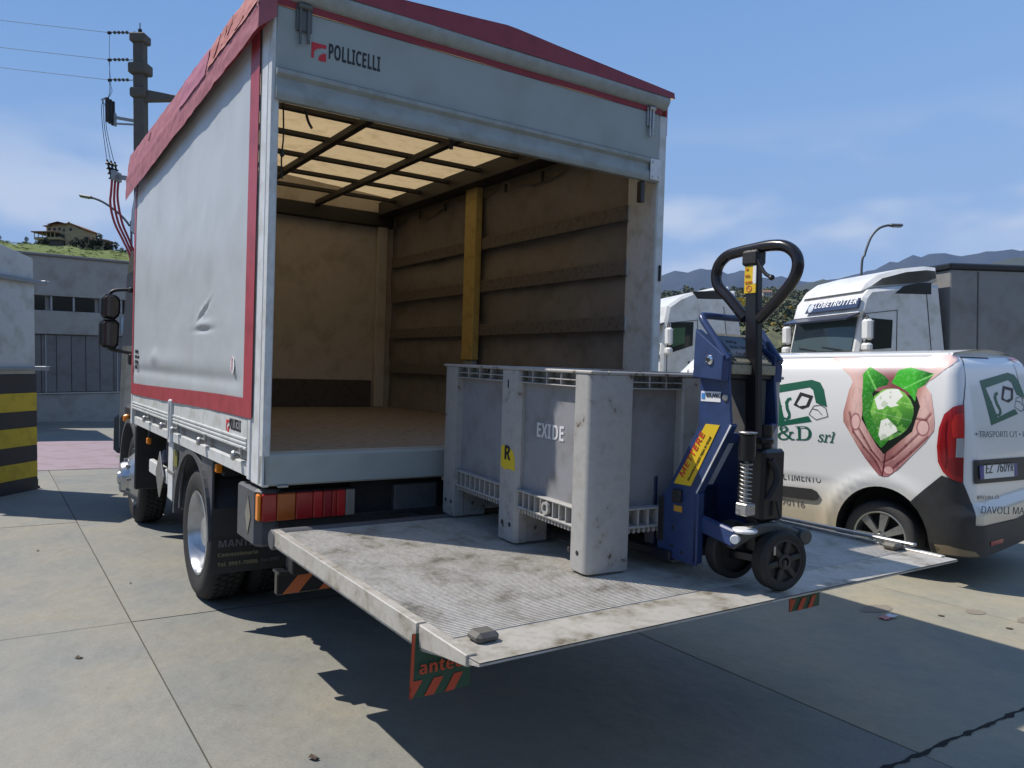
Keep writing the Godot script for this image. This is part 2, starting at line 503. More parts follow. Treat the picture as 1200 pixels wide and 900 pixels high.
func make_ground():
	var g := MB.new()
	var xs := [-6000.0, -1500.0, -400.0, -120.0, -60.0, -30.0, -18.0, -12.0, -9.0, -6.0, -3.0, 0.0, 1.5, 3.0, 4.5, 6.0, 8.0, 12.0, 18.0, 24.0, 32.0, 45.0, 60.0, 120.0, 400.0, 1500.0, 6000.0]
	var zs := [-6000.0, -1500.0, -400.0, -120.0, -60.0, -40.0, -26.0, -20.0, -16.0, -12.0, -8.0, -4.0, 0.0, 4.0, 8.0, 12.0, 20.0, 40.0, 120.0, 1500.0, 6000.0]
	g.sheet(func(u, v): return Vector3(u, ground_y(u, v) - 0.03, v), xs, zs, Vector3.UP)
	mk("ground_far", lin(0.085, 0.083, 0.08), 0.9, 0.0, tex_grime, 0.15)
	struct("ground", g, mats["ground_far"])
	var ct := concrete_texture()
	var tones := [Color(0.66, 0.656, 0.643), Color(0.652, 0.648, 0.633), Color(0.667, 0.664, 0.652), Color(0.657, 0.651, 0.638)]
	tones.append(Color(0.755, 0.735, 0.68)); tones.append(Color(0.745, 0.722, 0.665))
	for k in 6:
		var m = mk("concrete%d" % k, tones[k], 0.78, 0.0, ct, 0.19 + 0.012 * k, nrm_fine, 0.14)
		m.uv1_world_triplanar = true
		m.uv1_offset = Vector3(0.37 * k, 0, 0.61 * k)
		m.roughness = 0.72
	var yard := Node3D.new()
	yard.name = "concrete_yard"
	add_child(yard)
	yard.set_meta("kind", "structure")
	var rng := RandomNumberGenerator.new()
	rng.seed = 77
	for i in range(-5, 9):
		for j in range(-6, 3):
			var x0 = -0.36 + 2.5 * i; var z1 = -1.18 + 3.11 * j
			var x1 = x0 + 2.5; var z0 = z1 - 3.11
			var b := MB.new()
			var e := 0.0035
			var dy = rng.randf_range(-0.0015, 0.0015)
			b.sheet(func(u, v): return slab_point(u, v, dy), steps(x0 + e, x1 - e, 4), steps(z0 + e, z1 - e, 4), Vector3.UP)
			for s in [[x0 + e, z0 + e, x1 - e, z0 + e], [x1 - e, z0 + e, x1 - e, z1 - e], [x1 - e, z1 - e, x0 + e, z1 - e], [x0 + e, z1 - e, x0 + e, z0 + e]]:
				b.quad(slab_point(s[0], s[1], dy), slab_point(s[2], s[3], dy), slab_point(s[2], s[3], dy - 0.028), slab_point(s[0], s[1], dy - 0.028))
			var o := MeshInstance3D.new()
			o.mesh = b.mesh(); o.name = "slab"
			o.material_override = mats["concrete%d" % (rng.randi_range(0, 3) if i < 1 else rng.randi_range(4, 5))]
			yard.add_child(o, true)
	# a ragged crack that follows the joint behind the platform
	var cr := MB.new()
	var edge := FastNoiseLite.new()
	edge.frequency = 2.2; edge.fractal_octaves = 3; edge.seed = 4
	var last := []
	for k in 121:
		var x = 1.35 + 3.9 * k / 120.0
		var zc = 1.935 + 0.02 * edge.get_noise_1d(x * 3.0)
		var wd = 0.0035 + 0.016 * pow(max(0.0, edge.get_noise_1d(x * 6.0 + 30.0) + 0.32), 1.3)
		var p = [slab_point(x, zc - wd, 0.003), slab_point(x, zc + wd * 1.1, 0.003)]
		if k: cr.quad(last[0], p[0], p[1], last[1], Vector3.UP)
		last = p
	mk("crack_tar", lin(0.012, 0.011, 0.010), 0.9)
	struct("crack_filling", cr, mats["crack_tar"])
	# the faded purple paint near the building
	var pz := MB.new()
	pz.sheet(func(u, v): return slab_point(lerpf(-0.62, u, (v + 12.1) / 4.25) if false else u, v, 0.005), steps(-9.0, 2.1, 22), steps(-11.9, -8.0, 8), Vector3.UP, func(u0, u1, v0, v1): return v1 < -9.45 + 1.35 * (0.62 - u0) / 1.12 + 0.25 or u0 < 0.2)
	var pm = mk("purple_paint", lin(0.27, 0.205, 0.235), 0.8, 0.0, tex_grime, 0.5)
	pm.uv1_world_triplanar = true
	struct("painted_bay", pz, pm)
	# stains and small litter
	var st := MB.new()
	for q in [[4.02, 0.62, 0.16, 0.05], [4.62, 0.98, 0.08, 0.04], [4.75, 1.25, 0.10, 0.04]]:
		var n := 18
		var c = slab_point(q[0], q[1], 0.004)
		for k in n:
			var f = TAU * k / n; var h = TAU * (k + 1) / n
			var ra = 1.0 + 0.25 * edge.get_noise_2d(cos(f) * 0.4 + q[0] * 7.0, sin(f) * 0.4); var rb = 1.0 + 0.25 * edge.get_noise_2d(cos(h) * 0.4 + q[0] * 7.0, sin(h) * 0.4)
			var a = slab_point(q[0] + cos(f) * q[2] * ra, q[1] + sin(f) * q[3] * ra * 1.4, 0.004); var b = slab_point(q[0] + cos(h) * q[2] * rb, q[1] + sin(h) * q[3] * rb * 1.4, 0.004)
			st.tri(c, a, b, Vector3.UP, Vector3.UP, Vector3.UP)
	mk("oil_stain", lin(0.20, 0.175, 0.14), 0.75)
	struct("floor_stain", st, mats["oil_stain"])
	var spots = [[-0.71, -3.25, 0.014], [-0.25, -2.0, 0.010], [-0.66, -0.72, 0.022], [-0.02, 0.80, 0.022], [4.28, 0.92, 0.022], [4.42, 1.28, 0.022]]
	var wording = ["small dark crumb of earth on the sunlit slab left of the lorry", "tiny dark pebble on the sunlit slab beside the rear wheel", "flattened dark leaf on the slab at the lower left", "dark dirt crumb on the slab in front of the tail lift flag", "brown dry leaf on the sunlit strip beside the van", "curled brown leaf nearest the right edge on the sunlit strip"]
	mk("dry_leaf", lin(0.055, 0.035, 0.022), 0.9)
	for k in spots.size():
		var q = spots[k]
		var base = slab_point(q[0], q[1])
		var t = thing("fallen_leaf" if q[2] >= 0.02 else "dirt_crumb", wording[k], "leaf" if q[2] >= 0.02 else "crumb", base, Transform3D(), "litter on the concrete")
		var b := MB.new()
		var n := 7
		for i in n:
			var f = TAU * i / n; var h = TAU * (i + 1) / n
			b.tri(base + Vector3(0, 0.008, 0), base + Vector3(cos(f) * q[2] * (0.6 + 0.4 * sin(i * 2.1)), 0.003 + 0.006 * (i % 2), sin(f) * q[2]), base + Vector3(cos(h) * q[2] * (0.6 + 0.4 * sin(i * 2.1 + 2.1)), 0.003 + 0.006 * ((i + 1) % 2), sin(h) * q[2]), Vector3.UP, Vector3.UP, Vector3.UP)
		obj("blade" if q[2] >= 0.02 else "lump", b, mats["dry_leaf"], t)
	var pb = slab_point(3.86, 0.78)
	var pt = thing("paper_scrap", "crumpled pink and white paper scrap on the sunlit concrete", "paper", pb)
	for s in 2:
		var b := MB.new()
		b.sheet(func(u, v): return pb + Vector3(u + 0.06 * s, 0.006 + 0.01 * absf(sin(u * 90.0 + v * 60.0 + s)), v), steps(-0.05, 0.03, 5), steps(-0.03, 0.03, 4), Vector3.UP)
		obj("fold", b, mk("pink_paper", lin(0.62, 0.25, 0.22), 0.7) if s == 0 else mats["white_ink"], pt)

func wheel_tyre(r: float, w: float, rim: float) -> ArrayMesh:   # axis along x, outer face at x = 0, body to +x
	var b := MB.new()
	var xf := Transform3D(Basis(Vector3(0, 1, 0), Vector3(1, 0, 0), Vector3(0, 0, -1)), Vector3.ZERO)
	b.lathe([Vector2(rim, 0.03), Vector2(rim + 0.012, 0.006), Vector2(rim + 0.035, 0.0), Vector2(r - 0.075, -0.012), Vector2(r - 0.035, -0.002), Vector2(r - 0.012, 0.014), Vector2(r, 0.032), Vector2(r, w - 0.032), Vector2(r - 0.012, w - 0.014), Vector2(r - 0.06, w), Vector2(rim, w - 0.03)], 56, xf)
	# tread blocks
	for k in 52:
		var f = TAU * k / 52.0
		for s in 4:
			var x = 0.035 + (w - 0.07) * (s + 0.5) / 4.0
			var y = Vector3(0, cos(f + s * 0.05), sin(f + s * 0.05))
			b.box(Vector3.ZERO, Vector3((w - 0.07) / 4.0 - 0.012, 0.016, TAU * r / 52.0 - 0.012), 0.003, Transform3D(Basis(Vector3(1, 0, 0), y, Vector3(1, 0, 0).cross(y)), y * (r + 0.001) + Vector3(x, 0, 0)))
	return b.mesh()

func make_truck():
	var t := thing("delivery_lorry", "grey curtain-sided delivery lorry with red trim and lowered tail lift", "lorry", Vector3.ZERO, TF)
	var wp = mats["white_paint"]; var fp = mats["frame_paint"]; var ch = mats["chassis"]; var bk = mats["black_plastic"]
	var ZF := -3.95
	var b: MB
	# --- floor and frame of the box
	b = MB.new(); b.bx(Vector3(0.03, 0.90, ZF + 0.03), Vector3(2.47, 1.0, -0.06)); obj("cargo_floor", b, mats["floor_wood"], t)
	b = MB.new(); b.bx(Vector3(0.0, 0.856, -0.06), Vector3(2.5, 1.004, 0.0), 0.008)
	b.bx(Vector3(0.03, 1.0, -0.12), Vector3(2.47, 1.006, -0.055), 0.002); obj("rear_sill", b, fp, t)
	b = MB.new(); b.bx(Vector3(0.0, 0.852, -0.185), Vector3(0.045, 3.05, -0.062), 0.006); obj("corner_post", b, mats["alu"], t)
	b = MB.new(); b.bx(Vector3(0.0, 0.852, -0.06), Vector3(0.036, 3.05, 0.0), 0.006); obj("rear_post", b, wp, t)
	b = MB.new(); b.bx(Vector3(2.43, 0.852, -0.06), Vector3(2.5, 3.06, 0.0), 0.008); b.bx(Vector3(2.455, 0.9, -0.3), Vector3(2.49, 3.0, -0.06), 0.004); obj("rear_post", b, wp, t)
	b = MB.new(); b.bx(Vector3(2.44, 0.95, -0.27), Vector3(2.453, 2.9, -0.03), 0.003)
	for y in [1.71, 2.08, 2.44]: b.bx(Vector3(2.435, y, -0.33), Vector3(2.452, y + 0.1, -0.26), 0.002)
	obj("slat_pocket_strip", b, wp, t)
	b = MB.new(); b.bx(Vector3(2.505, 0.86, ZF), Vector3(2.53, 1.16, -0.1)); obj("side_board", b, wp, t)
	# --- front wall
	b = MB.new(); b.prism([Vector2(0.02, 0.95), Vector2(2.48, 0.95), Vector2(2.48, 3.18), Vector2(1.25, 3.262), Vector2(0.02, 3.18)], ZF - 0.03, ZF); obj("front_wall", b, mats["plywood"], t)
	b = MB.new(); b.bx(Vector3(0.05, 1.0, ZF + 0.003), Vector3(2.26, 1.275, ZF + 0.03), 0.003); obj("kick_board", b, mats["dark_plywood"], t)
	for x in [0.06, 2.28]:
		b = MB.new(); b.bx(Vector3(x, 1.0, ZF + 0.002), Vector3(x + 0.11, 2.98, ZF + 0.07), 0.008); obj("front_post", b, mats["plywood"], t)
	b = MB.new(); b.bx(Vector3(0.05, 2.86, ZF + 0.002), Vector3(2.45, 3.0, ZF + 0.09), 0.006); obj("front_beam", b, mats["bow"], t)
	# --- right side: dark curtain seen from inside, slats, yellow post
	b = MB.new()
	var fn := FastNoiseLite.new(); fn.frequency = 1.1; fn.seed = 9
	b.sheet(func(u, v): return Vector3(2.475 + 0.012 * sin(v * 9.0 + u) + 0.018 * fn.get_noise_2d(u * 1.5, v * 2.0) + (0.012 * sin(u * 13.0) * smoothstep(2.5, 2.95, v)), v, u), steps(ZF - 0.02, -0.24, 60), steps(0.96, 3.18, 36), Vector3(-1, 0, 0))
	obj("right_curtain", b, mats["inner_curtain"], t)
	# scallops painted tan as the light coming through gaps above the curtain
	b = MB.new()
	var sc := func(z): return 2.965 - 0.10 * pow(absf(sin(z * 3.6)), 0.8) - 0.03 * fn.get_noise_1d(z * 3.0)
	var z0 := ZF
	for k in 90:
		var za = ZF + (3.6) * k / 90.0; var zb = ZF + 3.6 * (k + 1) / 90.0
		b.quad(Vector3(2.437, sc.call(za), za), Vector3(2.437, sc.call(zb), zb), Vector3(2.437, 3.04, zb), Vector3(2.437, 3.04, za), Vector3(-1, 0, 0))
	var scm = mk("lit_gap_scallops", lin(0.20, 0.165, 0.115), 0.7, 0.0, tex_grime, 2.0)
	scm.backlight_enabled = true; scm.backlight = lin(0.1, 0.08, 0.05)
	obj("lit_gap_scallops", b, scm, t)
	for y in [1.36, 1.71, 2.08, 2.44]:
		for q in [[ZF + 0.1, -2.26], [-2.1, -0.27]]:
			b = MB.new(); b.bx(Vector3(2.425, y, q[0]), Vector3(2.448, y + 0.1, q[1]), 0.004); obj("slat", b, mats["slat_wood"], t)
	b = MB.new(); b.bx(Vector3(2.36, 1.5, -2.27), Vector3(2.43, 2.985, -2.09), 0.008); obj("side_post", b, mats["yellow_post"], t)
	b = MB.new(); b.bx(Vector3(2.375, 1.0, -2.25), Vector3(2.43, 1.5, -2.11), 0.006); obj("post_foot", b, fp, t)
	for k in 7:
		b = MB.new(); b.cyl(Vector3(2.40, 2.93, -0.7 - 0.5 * k), Vector3(2.40, 2.86, -0.7 - 0.5 * k), 0.012, 8); obj("curtain_runner", b, mats["bow"], t)
	# --- left curtain, slack PVC with a wrinkled tear
	var dent := func(u, v):
		var p := Vector2(u + 1.17, v - 1.70)
		var along = p.dot(Vector2(0.95, 0.31)); var across = p.dot(Vector2(-0.31, 0.95))
		across += 0.012 * fn.get_noise_1d(u * 6.0)
		var e = exp(-pow(along / 0.15, 2.0))
		return 0.006 * e * exp(-pow((across - 0.03) / 0.016, 2.0)) - 0.008 * e * exp(-pow((across - 0.004) / 0.012, 2.0)) + 0.010 * exp(-pow(p.x / 0.19, 2.0)) * exp(-pow((p.y + 0.06) / 0.022, 2.0)) - 0.010 * exp(-pow(p.x / 0.2, 2.0)) * exp(-pow((p.y + 0.095) / 0.014, 2.0))
	var curtain := func(u, v):
		var m = smoothstep(-3.83, -3.6, u) * (1.0 - smoothstep(-0.5, -0.3, u))
		var x = -0.006 - m * (0.012 * sin((v - 1.1) * 1.7) + 0.006 * fn.get_noise_2d(u * 0.9, v * 0.9 + 4.0) + 0.0012 * fn.get_noise_2d(u * 3.5 + v * 1.5, v * 2.2 - u) + 0.0012 * sin(u * 11.0 + 2.0 * sin(v * 2.0)) * smoothstep(1.9, 2.9, v)) - dent.call(u, v)
		x += 0.008 * exp(-pow((v - 1.33) / 0.035, 2.0)) * m - 0.008 * exp(-pow((v - 1.42) / 0.06, 2.0)) * m * (0.6 + 0.4 * sin(u * 2.0))
		x -= 0.012 * exp(-pow((u + 2.7) / 0.12, 2.0) - pow((v - 1.45) / 0.05, 2.0))
		return Vector3(x, v, u)
	b = MB.new()
	var us := steps(-3.83, -1.6, 30) + steps(-1.58, -0.8, 60) + steps(-0.75, -0.165, 14)
	var vs := steps(1.165, 1.5, 24) + steps(1.505, 1.86, 44) + steps(1.9, 3.06, 30)
	b.sheet(curtain, us, vs, Vector3(-1, 0, 0))
	var cur = obj("left_curtain", b, mats["curtain"], t)
	b = MB.new()
	b.sheet(func(u, v): return curtain.call(u, v) + Vector3(-0.004, 0, 0), steps(-0.315, -0.166, 4), steps(1.16, 3.0, 20), Vector3(-1, 0, 0))
	b.sheet(func(u, v): return curtain.call(u, v) + Vector3(-0.004, 0, 0), steps(-3.835, -3.74, 3), steps(1.16, 3.0, 20), Vector3(-1, 0, 0))
	b.sheet(func(u, v): return curtain.call(u, v + 0.035 * smoothstep(-0.4, -3.8, u) * -1.0) + Vector3(-0.0045, 0, 0), steps(-3.835, -0.188, 40), steps(1.158, 1.252, 3), Vector3(-1, 0, 0))
	put("red_border", b.mesh(), mats["red_border"], cur)
	# decals on the curtain
	b = MB.new(); b.prism([Vector2(-0.036, 0), Vector2(-0.026, -0.03), Vector2(0, -0.046), Vector2(0.026, -0.03), Vector2(0.036, 0), Vector2(0.026, 0.03), Vector2(0, 0.046), Vector2(-0.026, 0.03)], 0, 0.002, 0.0, plane_at(Vector3(curtain.call(-0.5, 1.40).x - 0.003, 1.41, -0.50), Vector3(0, 0, 1), Vector3.UP)); put("approval_sticker", b.mesh(), mats["white_ink"], cur)
	text("lettering", "VORTEX", plane_at(Vector3(curtain.call(-0.5, 1.40).x - 0.0055, 1.378, -0.492), Vector3(0, 1, 0), Vector3(0, 0, -1)), 0.014, mats["red_ink"], cur, "Droid Sans", 700, 0.95)
	for k in 4: text("lettering", ["110 kg", "140 mm", "220 kg", "TARA"][k], plane_at(Vector3(curtain.call(-3.6, 1.42).x - 0.001, 1.46 - 0.043 * k, -3.62), Vector3(0, 0, 1), Vector3.UP), 0.03, mats["black_ink"], cur, "Droid Sans", 700, 1.4)
	# --- drop sides on the left
	for q in [[-3.78, -2.13], [-2.02, -0.245]]:
		b = MB.new(); b.bx(Vector3(-0.004, 0.995, q[0]), Vector3(0.022, 1.155, q[1]), 0.003)
		for y in [1.0, 1.022, 1.044]: b.bx(Vector3(-0.011, y, q[0]), Vector3(-0.003, y + 0.014, q[1]), 0.003)
		var sb = obj("drop_side", b, wp, t)
		var n = 2 if q[0] < -3.0 else 3
		for k in n:
			var z = [[-2.95, -2.25], [-1.87, -1.1, -0.35]][0 if n == 2 else 1][k]
			b = MB.new()
			b.cyl(Vector3(0.0, 0.965, z), Vector3(-0.035, 0.965, z), 0.017, 14, 0.004)
			b.lathe([Vector2(0, 0.034), Vector2(0.024, 0.034), Vector2(0.026, 0.042), Vector2(0.02, 0.05), Vector2(0, 0.053)], 14, Transform3D(Basis(Vector3(0, 1, 0), Vector3(-1, 0, 0), Vector3(0, 0, 1)), Vector3(0.0, 0.965, z)))
			b.bx(Vector3(-0.02, 0.955, z + 0.012), Vector3(-0.008, 1.01, z + 0.05), 0.003)
			b.bx(Vector3(-0.03, 0.972, z - 0.006), Vector3(-0.022, 0.985, z + 0.075), 0.003)
			put("latch", b.mesh(), mats["steel"], sb)
	b = MB.new(); b.bx(Vector3(0.026, 0.93, -3.8), Vector3(0.06, 1.16, -0.2), 0.003); obj("edge_rail", b, mk("recess_grey", lin(0.17, 0.18, 0.19), 0.5), t)
	b = MB.new(); b.bx(Vector3(-0.004, 0.872, -3.66), Vector3(0.05, 0.936, -0.215), 0.004); obj("lower_rail", b, wp, t)
	b = MB.new(); b.bx(Vector3(-0.022, 0.862, -2.115), Vector3(0.026, 1.158, -2.03), 0.006); b.bx(Vector3(-0.03, 0.90, -2.09), Vector3(-0.02, 1.15, -2.06), 0.003); obj("middle_post", b, mats["alu"], t)
	b = MB.new(); b.bx(Vector3(-0.006, 0.862, -0.236), Vector3(0.03, 1.158, -0.19), 0.004); obj("end_post", b, mats["alu"], t)
	b = MB.new(); b.bx(Vector3(-0.006, 0.862, -3.86), Vector3(0.03, 3.0, -3.79), 0.004); obj("front_corner_post", b, mats["alu"], t)
	# POLLICELLI on the drop side
	var lp = plane_at(Vector3(-0.0045, 1.062, -0.64), Vector3(0, 0, 1), Vector3.UP)
	maker_logo(lp, 0.062, t, "POLLICELLI", 0.62)
	# --- roof: a tan tarpaulin that lets the sun through, on dark bows
	var top := func(x): return 3.185 + 0.085 * (1.0 - absf(x - 1.25) / 1.27)
	b = MB.new()
	b.sheet(func(u, v): return Vector3(u, top.call(u) - 0.008 - 0.02 * (1.0 - cos(v * TAU / 0.55)) * 0.25 * (1.0 - absf(u - 1.25) / 1.3), v), steps(-0.03, 2.53, 24), steps(ZF - 0.06, 0.03, 48), Vector3.UP)
	obj("roof_tarpaulin", b, mats["roof_tarp"], t)
	for x in [0.30, 0.955, 1.615]:
		b = MB.new(); b.bx(Vector3(x - 0.024, 2.98, ZF + 0.09), Vector3(x + 0.024, 3.03, -0.16), 0.004); obj("roof_purlin", b, mats["bow"], t)
	for k in 6:
		var z = -0.82 - 0.53 * k
		b = MB.new(); b.bx(Vector3(0.08, 3.032, z - 0.021), Vector3(2.3, 3.066, z + 0.021), 0.004); obj("roof_bow", b, mats["bow"], t)
	b = MB.new(); b.bx(Vector3(2.26, 2.965, ZF + 0.09), Vector3(2.43, 3.10, -0.08), 0.006); obj("roof_beam", b, mats["bow"], t)
	b = MB.new(); b.bx(Vector3(0.045, 2.965, ZF + 0.09), Vector3(0.13, 3.10, -0.08), 0.006); obj("roof_beam", b, mats["bow"], t)
	# left valance: faded red tarpaulin folded over the edge, patched and torn
	var low := func(z): return lerpf(2.945, 2.81, clampf((z + 0.15) / (ZF + 0.1), 0.0, 1.0)) + 0.003 * sin(z * 5.0) + 0.003 * fn.get_noise_1d(z * 6.0)
	var val := func(u, v):   # v 0 at the hem, 1 at the ridge of the fold
		var y = lerpf(low.call(u), top.call(-0.02) + 0.012, v)
		return Vector3(-0.062 + 0.03 * v * v + 0.006 * fn.get_noise_2d(u * 3.0, v * 3.0) - 0.006 * exp(-pow((v - 0.45) / 0.05, 2.0)) + 0.003 * fn.get_noise_2d(u * 10.0, v * 5.0) * exp(-pow((u + 1.0) / 0.5, 2.0)), y, u)
	b = MB.new(); b.sheet(val, steps(-4.02, -0.02, 120), steps(0, 1, 16), Vector3(-1, 0, 0))
	b.sheet(func(u, v): return Vector3(lerpf(val.call(u, 1.0).x, 0.05, v), val.call(u, 1.0).y + 0.006 * sin(v * PI), u), steps(-4.02, -0.02, 60), steps(0, 1, 3), Vector3.UP)
	# its rear end folds round the corner
	b.sheet(func(u, v): return Vector3(val.call(-0.02, v).x + 0.07 * u, lerpf(low.call(-0.02) + 0.05 * u, top.call(0.0) + 0.012, v), -0.02 + 0.045 * sin(u * 1.5)), steps(0, 1, 6), steps(0, 1, 8), Vector3(0, 0, 1))
	var va = obj("valance", b, mats["red_tarp"], t)
	b = MB.new(); b.sheet(func(u, v): return val.call(u, v) + Vector3(-0.005, 0, 0), steps(-1.75, -1.05, 20), steps(0.42 + 0.0, 1.0, 8), Vector3(-1, 0, 0)); put("pink_patch", b.mesh(), mk("pink_patch", lin(0.40, 0.12, 0.17), 0.5, 0.0, tex_grime, 3.0, nrm_wave, 0.6), va)
	b = MB.new(); b.sheet(func(u, v): return val.call(u, v) + Vector3(-0.005 - 0.0015 * maxf(0.0, sin(u * 32.0)) * sin(v * PI), 0, 0), steps(-1.02, -0.05, 60), steps(0.46, 1.0, 8), Vector3(-1, 0, 0)); put("faded_patch", b.mesh(), mk("faded_patch", lin(0.46, 0.145, 0.125), 0.6, 0.0, tex_scratch, 2.4, nrm_wave, 0.7), va)
	b = MB.new()
	for q in [[-0.88, 0.55, -0.80, 0.95], [-0.72, 0.6, -0.66, 0.92], [-0.6, 0.66, -0.55, 0.98], [-0.42, 0.5, -0.30, 0.62], [-2.95, 0.7, -2.9, 0.85]]:
		b = MB.new(); b.tube(lerp_pts([val.call(q[0], q[1]) + Vector3(-0.006, 0, 0), val.call((q[0] + q[2]) * 0.5 + 0.03, (q[1] + q[3]) * 0.5) + Vector3(-0.006, 0, 0), val.call(q[2], q[3]) + Vector3(-0.006, 0, 0)], 5), 0.003, 5); put("tear", b.mesh(), mk("tear", lin(0.12, 0.02, 0.025), 0.7), va)
	b = MB.new(); b.bx(Vector3(-0.03, 3.0, -4.0), Vector3(0.0, 3.17, -0.05)); obj("edge_board", b, mats["red_border"], t)
	b = MB.new(); b.bx(Vector3(2.5, 2.95, ZF), Vector3(2.52, 3.17, -0.02)); obj("edge_board", b, mats["red_border"], t)
	# --- rear header
	b = MB.new(); b.bx(Vector3(0.012, 2.775, -0.035), Vector3(2.425, 3.062, 0.004), 0.006); obj("header_panel", b, fp, t)
	b = MB.new()
	b.prism([Vector2(-0.03, 2.635), Vector2(0.012, 2.632), Vector2(0.02, 2.645), Vector2(0.020, 2.685), Vector2(0.010, 2.70), Vector2(0.008, 2.735), Vector2(0.026, 2.75), Vector2(0.026, 2.77), Vector2(0.012, 2.775), Vector2(-0.03, 2.775)], 0.0, 2.41, 0.0, Transform3D(Basis(Vector3(0, 0, 1), Vector3(0, 1, 0), Vector3(-1, 0, 0)), Vector3(2.425, 0, 0)), 0.8)
	obj("header_rail", b, mk("header_rail", lin(0.31, 0.345, 0.34), 0.45, 0.0, tex_grime, 1.2), t)
	b = MB.new(); b.bx(Vector3(2.34, 2.64, 0.021), Vector3(2.43, 2.77, 0.028), 0.002)
	for q in [[2.36, 2.66], [2.36, 2.75], [2.41, 2.66]]: b.cyl(Vector3(q[0], q[1], 0.02), Vector3(q[0], q[1], 0.036), 0.008, 8)
	obj("corner_plate", b, mats["alu"], t)
	b = MB.new(); b.bx(Vector3(2.30, 2.5, -0.05), Vector3(2.335, 2.63, -0.01), 0.004); obj("striker", b, mats["black_paint"], t)
	b = MB.new(); b.bx(Vector3(2.462, 2.02, 0.0), Vector3(2.478, 2.12, 0.012), 0.003); obj("striker", b, mats["black_paint"], t)
	b = MB.new(); b.sheet(func(u, v): return Vector3(u, lerpf(3.058, 3.098, v), 0.008 + 0.005 * v + 0.002 * sin(u * 8.0)), steps(-0.005, 2.44, 30), steps(0, 1, 2), Vector3(0, 0, 1)); obj("red_hem", b, mk("roof_hem", lin(0.26, 0.025, 0.04), 0.5, 0.0, tex_grime, 1.6, nrm_wave, 0.3), t)
	b = MB.new()
	var hp := [Vector2(-0.02, 3.092), Vector2(0.015, 3.09), Vector2(0.032, 3.10), Vector2(0.05, 3.125), Vector2(0.055, 3.15), Vector2(0.045, 3.17), Vector2(-0.02, 3.172)]
	b.prism(hp, 0.0, 2.47, 0.0, Transform3D(Basis(Vector3(0, 0, 1), Vector3(0, 1, 0), Vector3(-1, 0, 0)), Vector3(2.465, 0, 0)), 0.9)
	obj("roof_rail", b, mk("roof_rail", lin(0.33, 0.37, 0.37), 0.5, 0.0, tex_grime, 1.5), t)
	b = MB.new()
	b.sheet(func(u, v): return Vector3(u, lerpf(3.158, top.call(u) + 0.012, v), 0.056 - 0.008 * v + 0.003 * sin(u * 6.0)), steps(-0.03, 2.5, 40), steps(0, 1, 3), Vector3(0, 0, 1))
	b.sheet(func(u, v): return Vector3(u, top.call(u) + 0.012 + 0.002 * sin(v * 3.0), lerpf(0.048, -0.25, v)), steps(-0.03, 2.5, 40), steps(0, 1, 3), Vector3.UP)
	obj("roof_hem", b, mk("roof_hem", lin(0.26, 0.025, 0.04), 0.5, 0.0, tex_grime, 1.6, nrm_wave, 0.3), t)
	for q in [[0.10, 0.075, "bow"], [2.31, 0.06, "steel"]]:
		b = MB.new()
		b.bx(Vector3(q[0], 2.965, 0.005), Vector3(q[0] + q[1], 3.085, 0.018), 0.003)
		b.cyl(Vector3(q[0] + 0.005, 3.075, 0.024), Vector3(q[0] + q[1] - 0.005, 3.075, 0.024), 0.013, 10)
		b.bx(Vector3(q[0] + 0.012, 2.90, 0.018), Vector3(q[0] + 0.024, 3.07, 0.028), 0.003)
		b.bx(Vector3(q[0] + q[1] - 0.026, 2.91, 0.018), Vector3(q[0] + q[1] - 0.012, 3.07, 0.028), 0.003)
		obj("header_latch", b, mats["steel"] if q[2] == "steel" else mk("latch_dark", lin(0.12, 0.125, 0.12), 0.5, 0.3), t)
	maker_logo(plane_at(Vector3(0.178, 2.855, 0.0045), Vector3(1, 0, 0), Vector3.UP), 0.078, t, "POLLICELLI", 0.60)
	# cords that hang inside the opening
	b = MB.new(); b.tube(lerp_pts([Vector3(0.085, 2.66, -0.1), Vector3(0.09, 2.5, -0.1), Vector3(0.083, 2.40, -0.1), Vector3(0.088, 2.30, -0.1)], 12), 0.004, 6); b.box(Vector3(0.086, 2.42, -0.1), Vector3(0.02, 0.035, 0.02), 0.006); obj("pull_cord", b, mats["bow"], t)
	b = MB.new(); b.tube(lerp_pts([Vector3(0.20, 2.65, -0.12), Vector3(0.215, 2.6, -0.12), Vector3(0.235, 2.57, -0.12)], 6), 0.007, 6); b.tube([Vector3(0.985, 2.66, -0.08), Vector3(0.985, 2.60, -0.08)], 0.012, 6); obj("hook", b, mats["bow"], t)
	b = MB.new(); b.bx(Vector3(0.07, 0.85, -0.01), Vector3(0.12, 0.858, 0.02)); b.bx(Vector3(0.95, 0.835, -0.02), Vector3(1.06, 0.857, 0.01), 0.003); obj("sill_bracket", b, mats["plywood"], t)
	# --- chassis under the box
	b = MB.new()
	for x in [0.72, 1.62]: b.bx(Vector3(x, 0.52, -5.6), Vector3(x + 0.09, 0.78, -0.1))
	for z in [-3.4, -2.6, -1.9, -1.0, -0.35]: b.bx(Vector3(0.06, 0.78, z), Vector3(2.44, 0.855, z + 0.07))
	b.bx(Vector3(0.04, 0.70, -0.32), Vector3(2.46, 0.86, -0.14))
	for z in [-4.15, -1.5]: b.cyl(Vector3(0.25, 0.37, z), Vector3(2.25, 0.37, z), 0.075, 14)
	b.lathe([Vector2(0, -0.2), Vector2(0.12, -0.17), Vector2(0.2, 0), Vector2(0.12, 0.17), Vector2(0, 0.2)], 16, Transform3D(Basis(), Vector3(1.2, 0.37, -1.5)))
	b.bx(Vector3(0.4, 0.38, -3.0), Vector3(2.1, 0.74, -2.5)); b.bx(Vector3(1.75, 0.4, -3.3), Vector3(2.4, 0.8, -2.1))
	obj("chassis", b, ch, t)
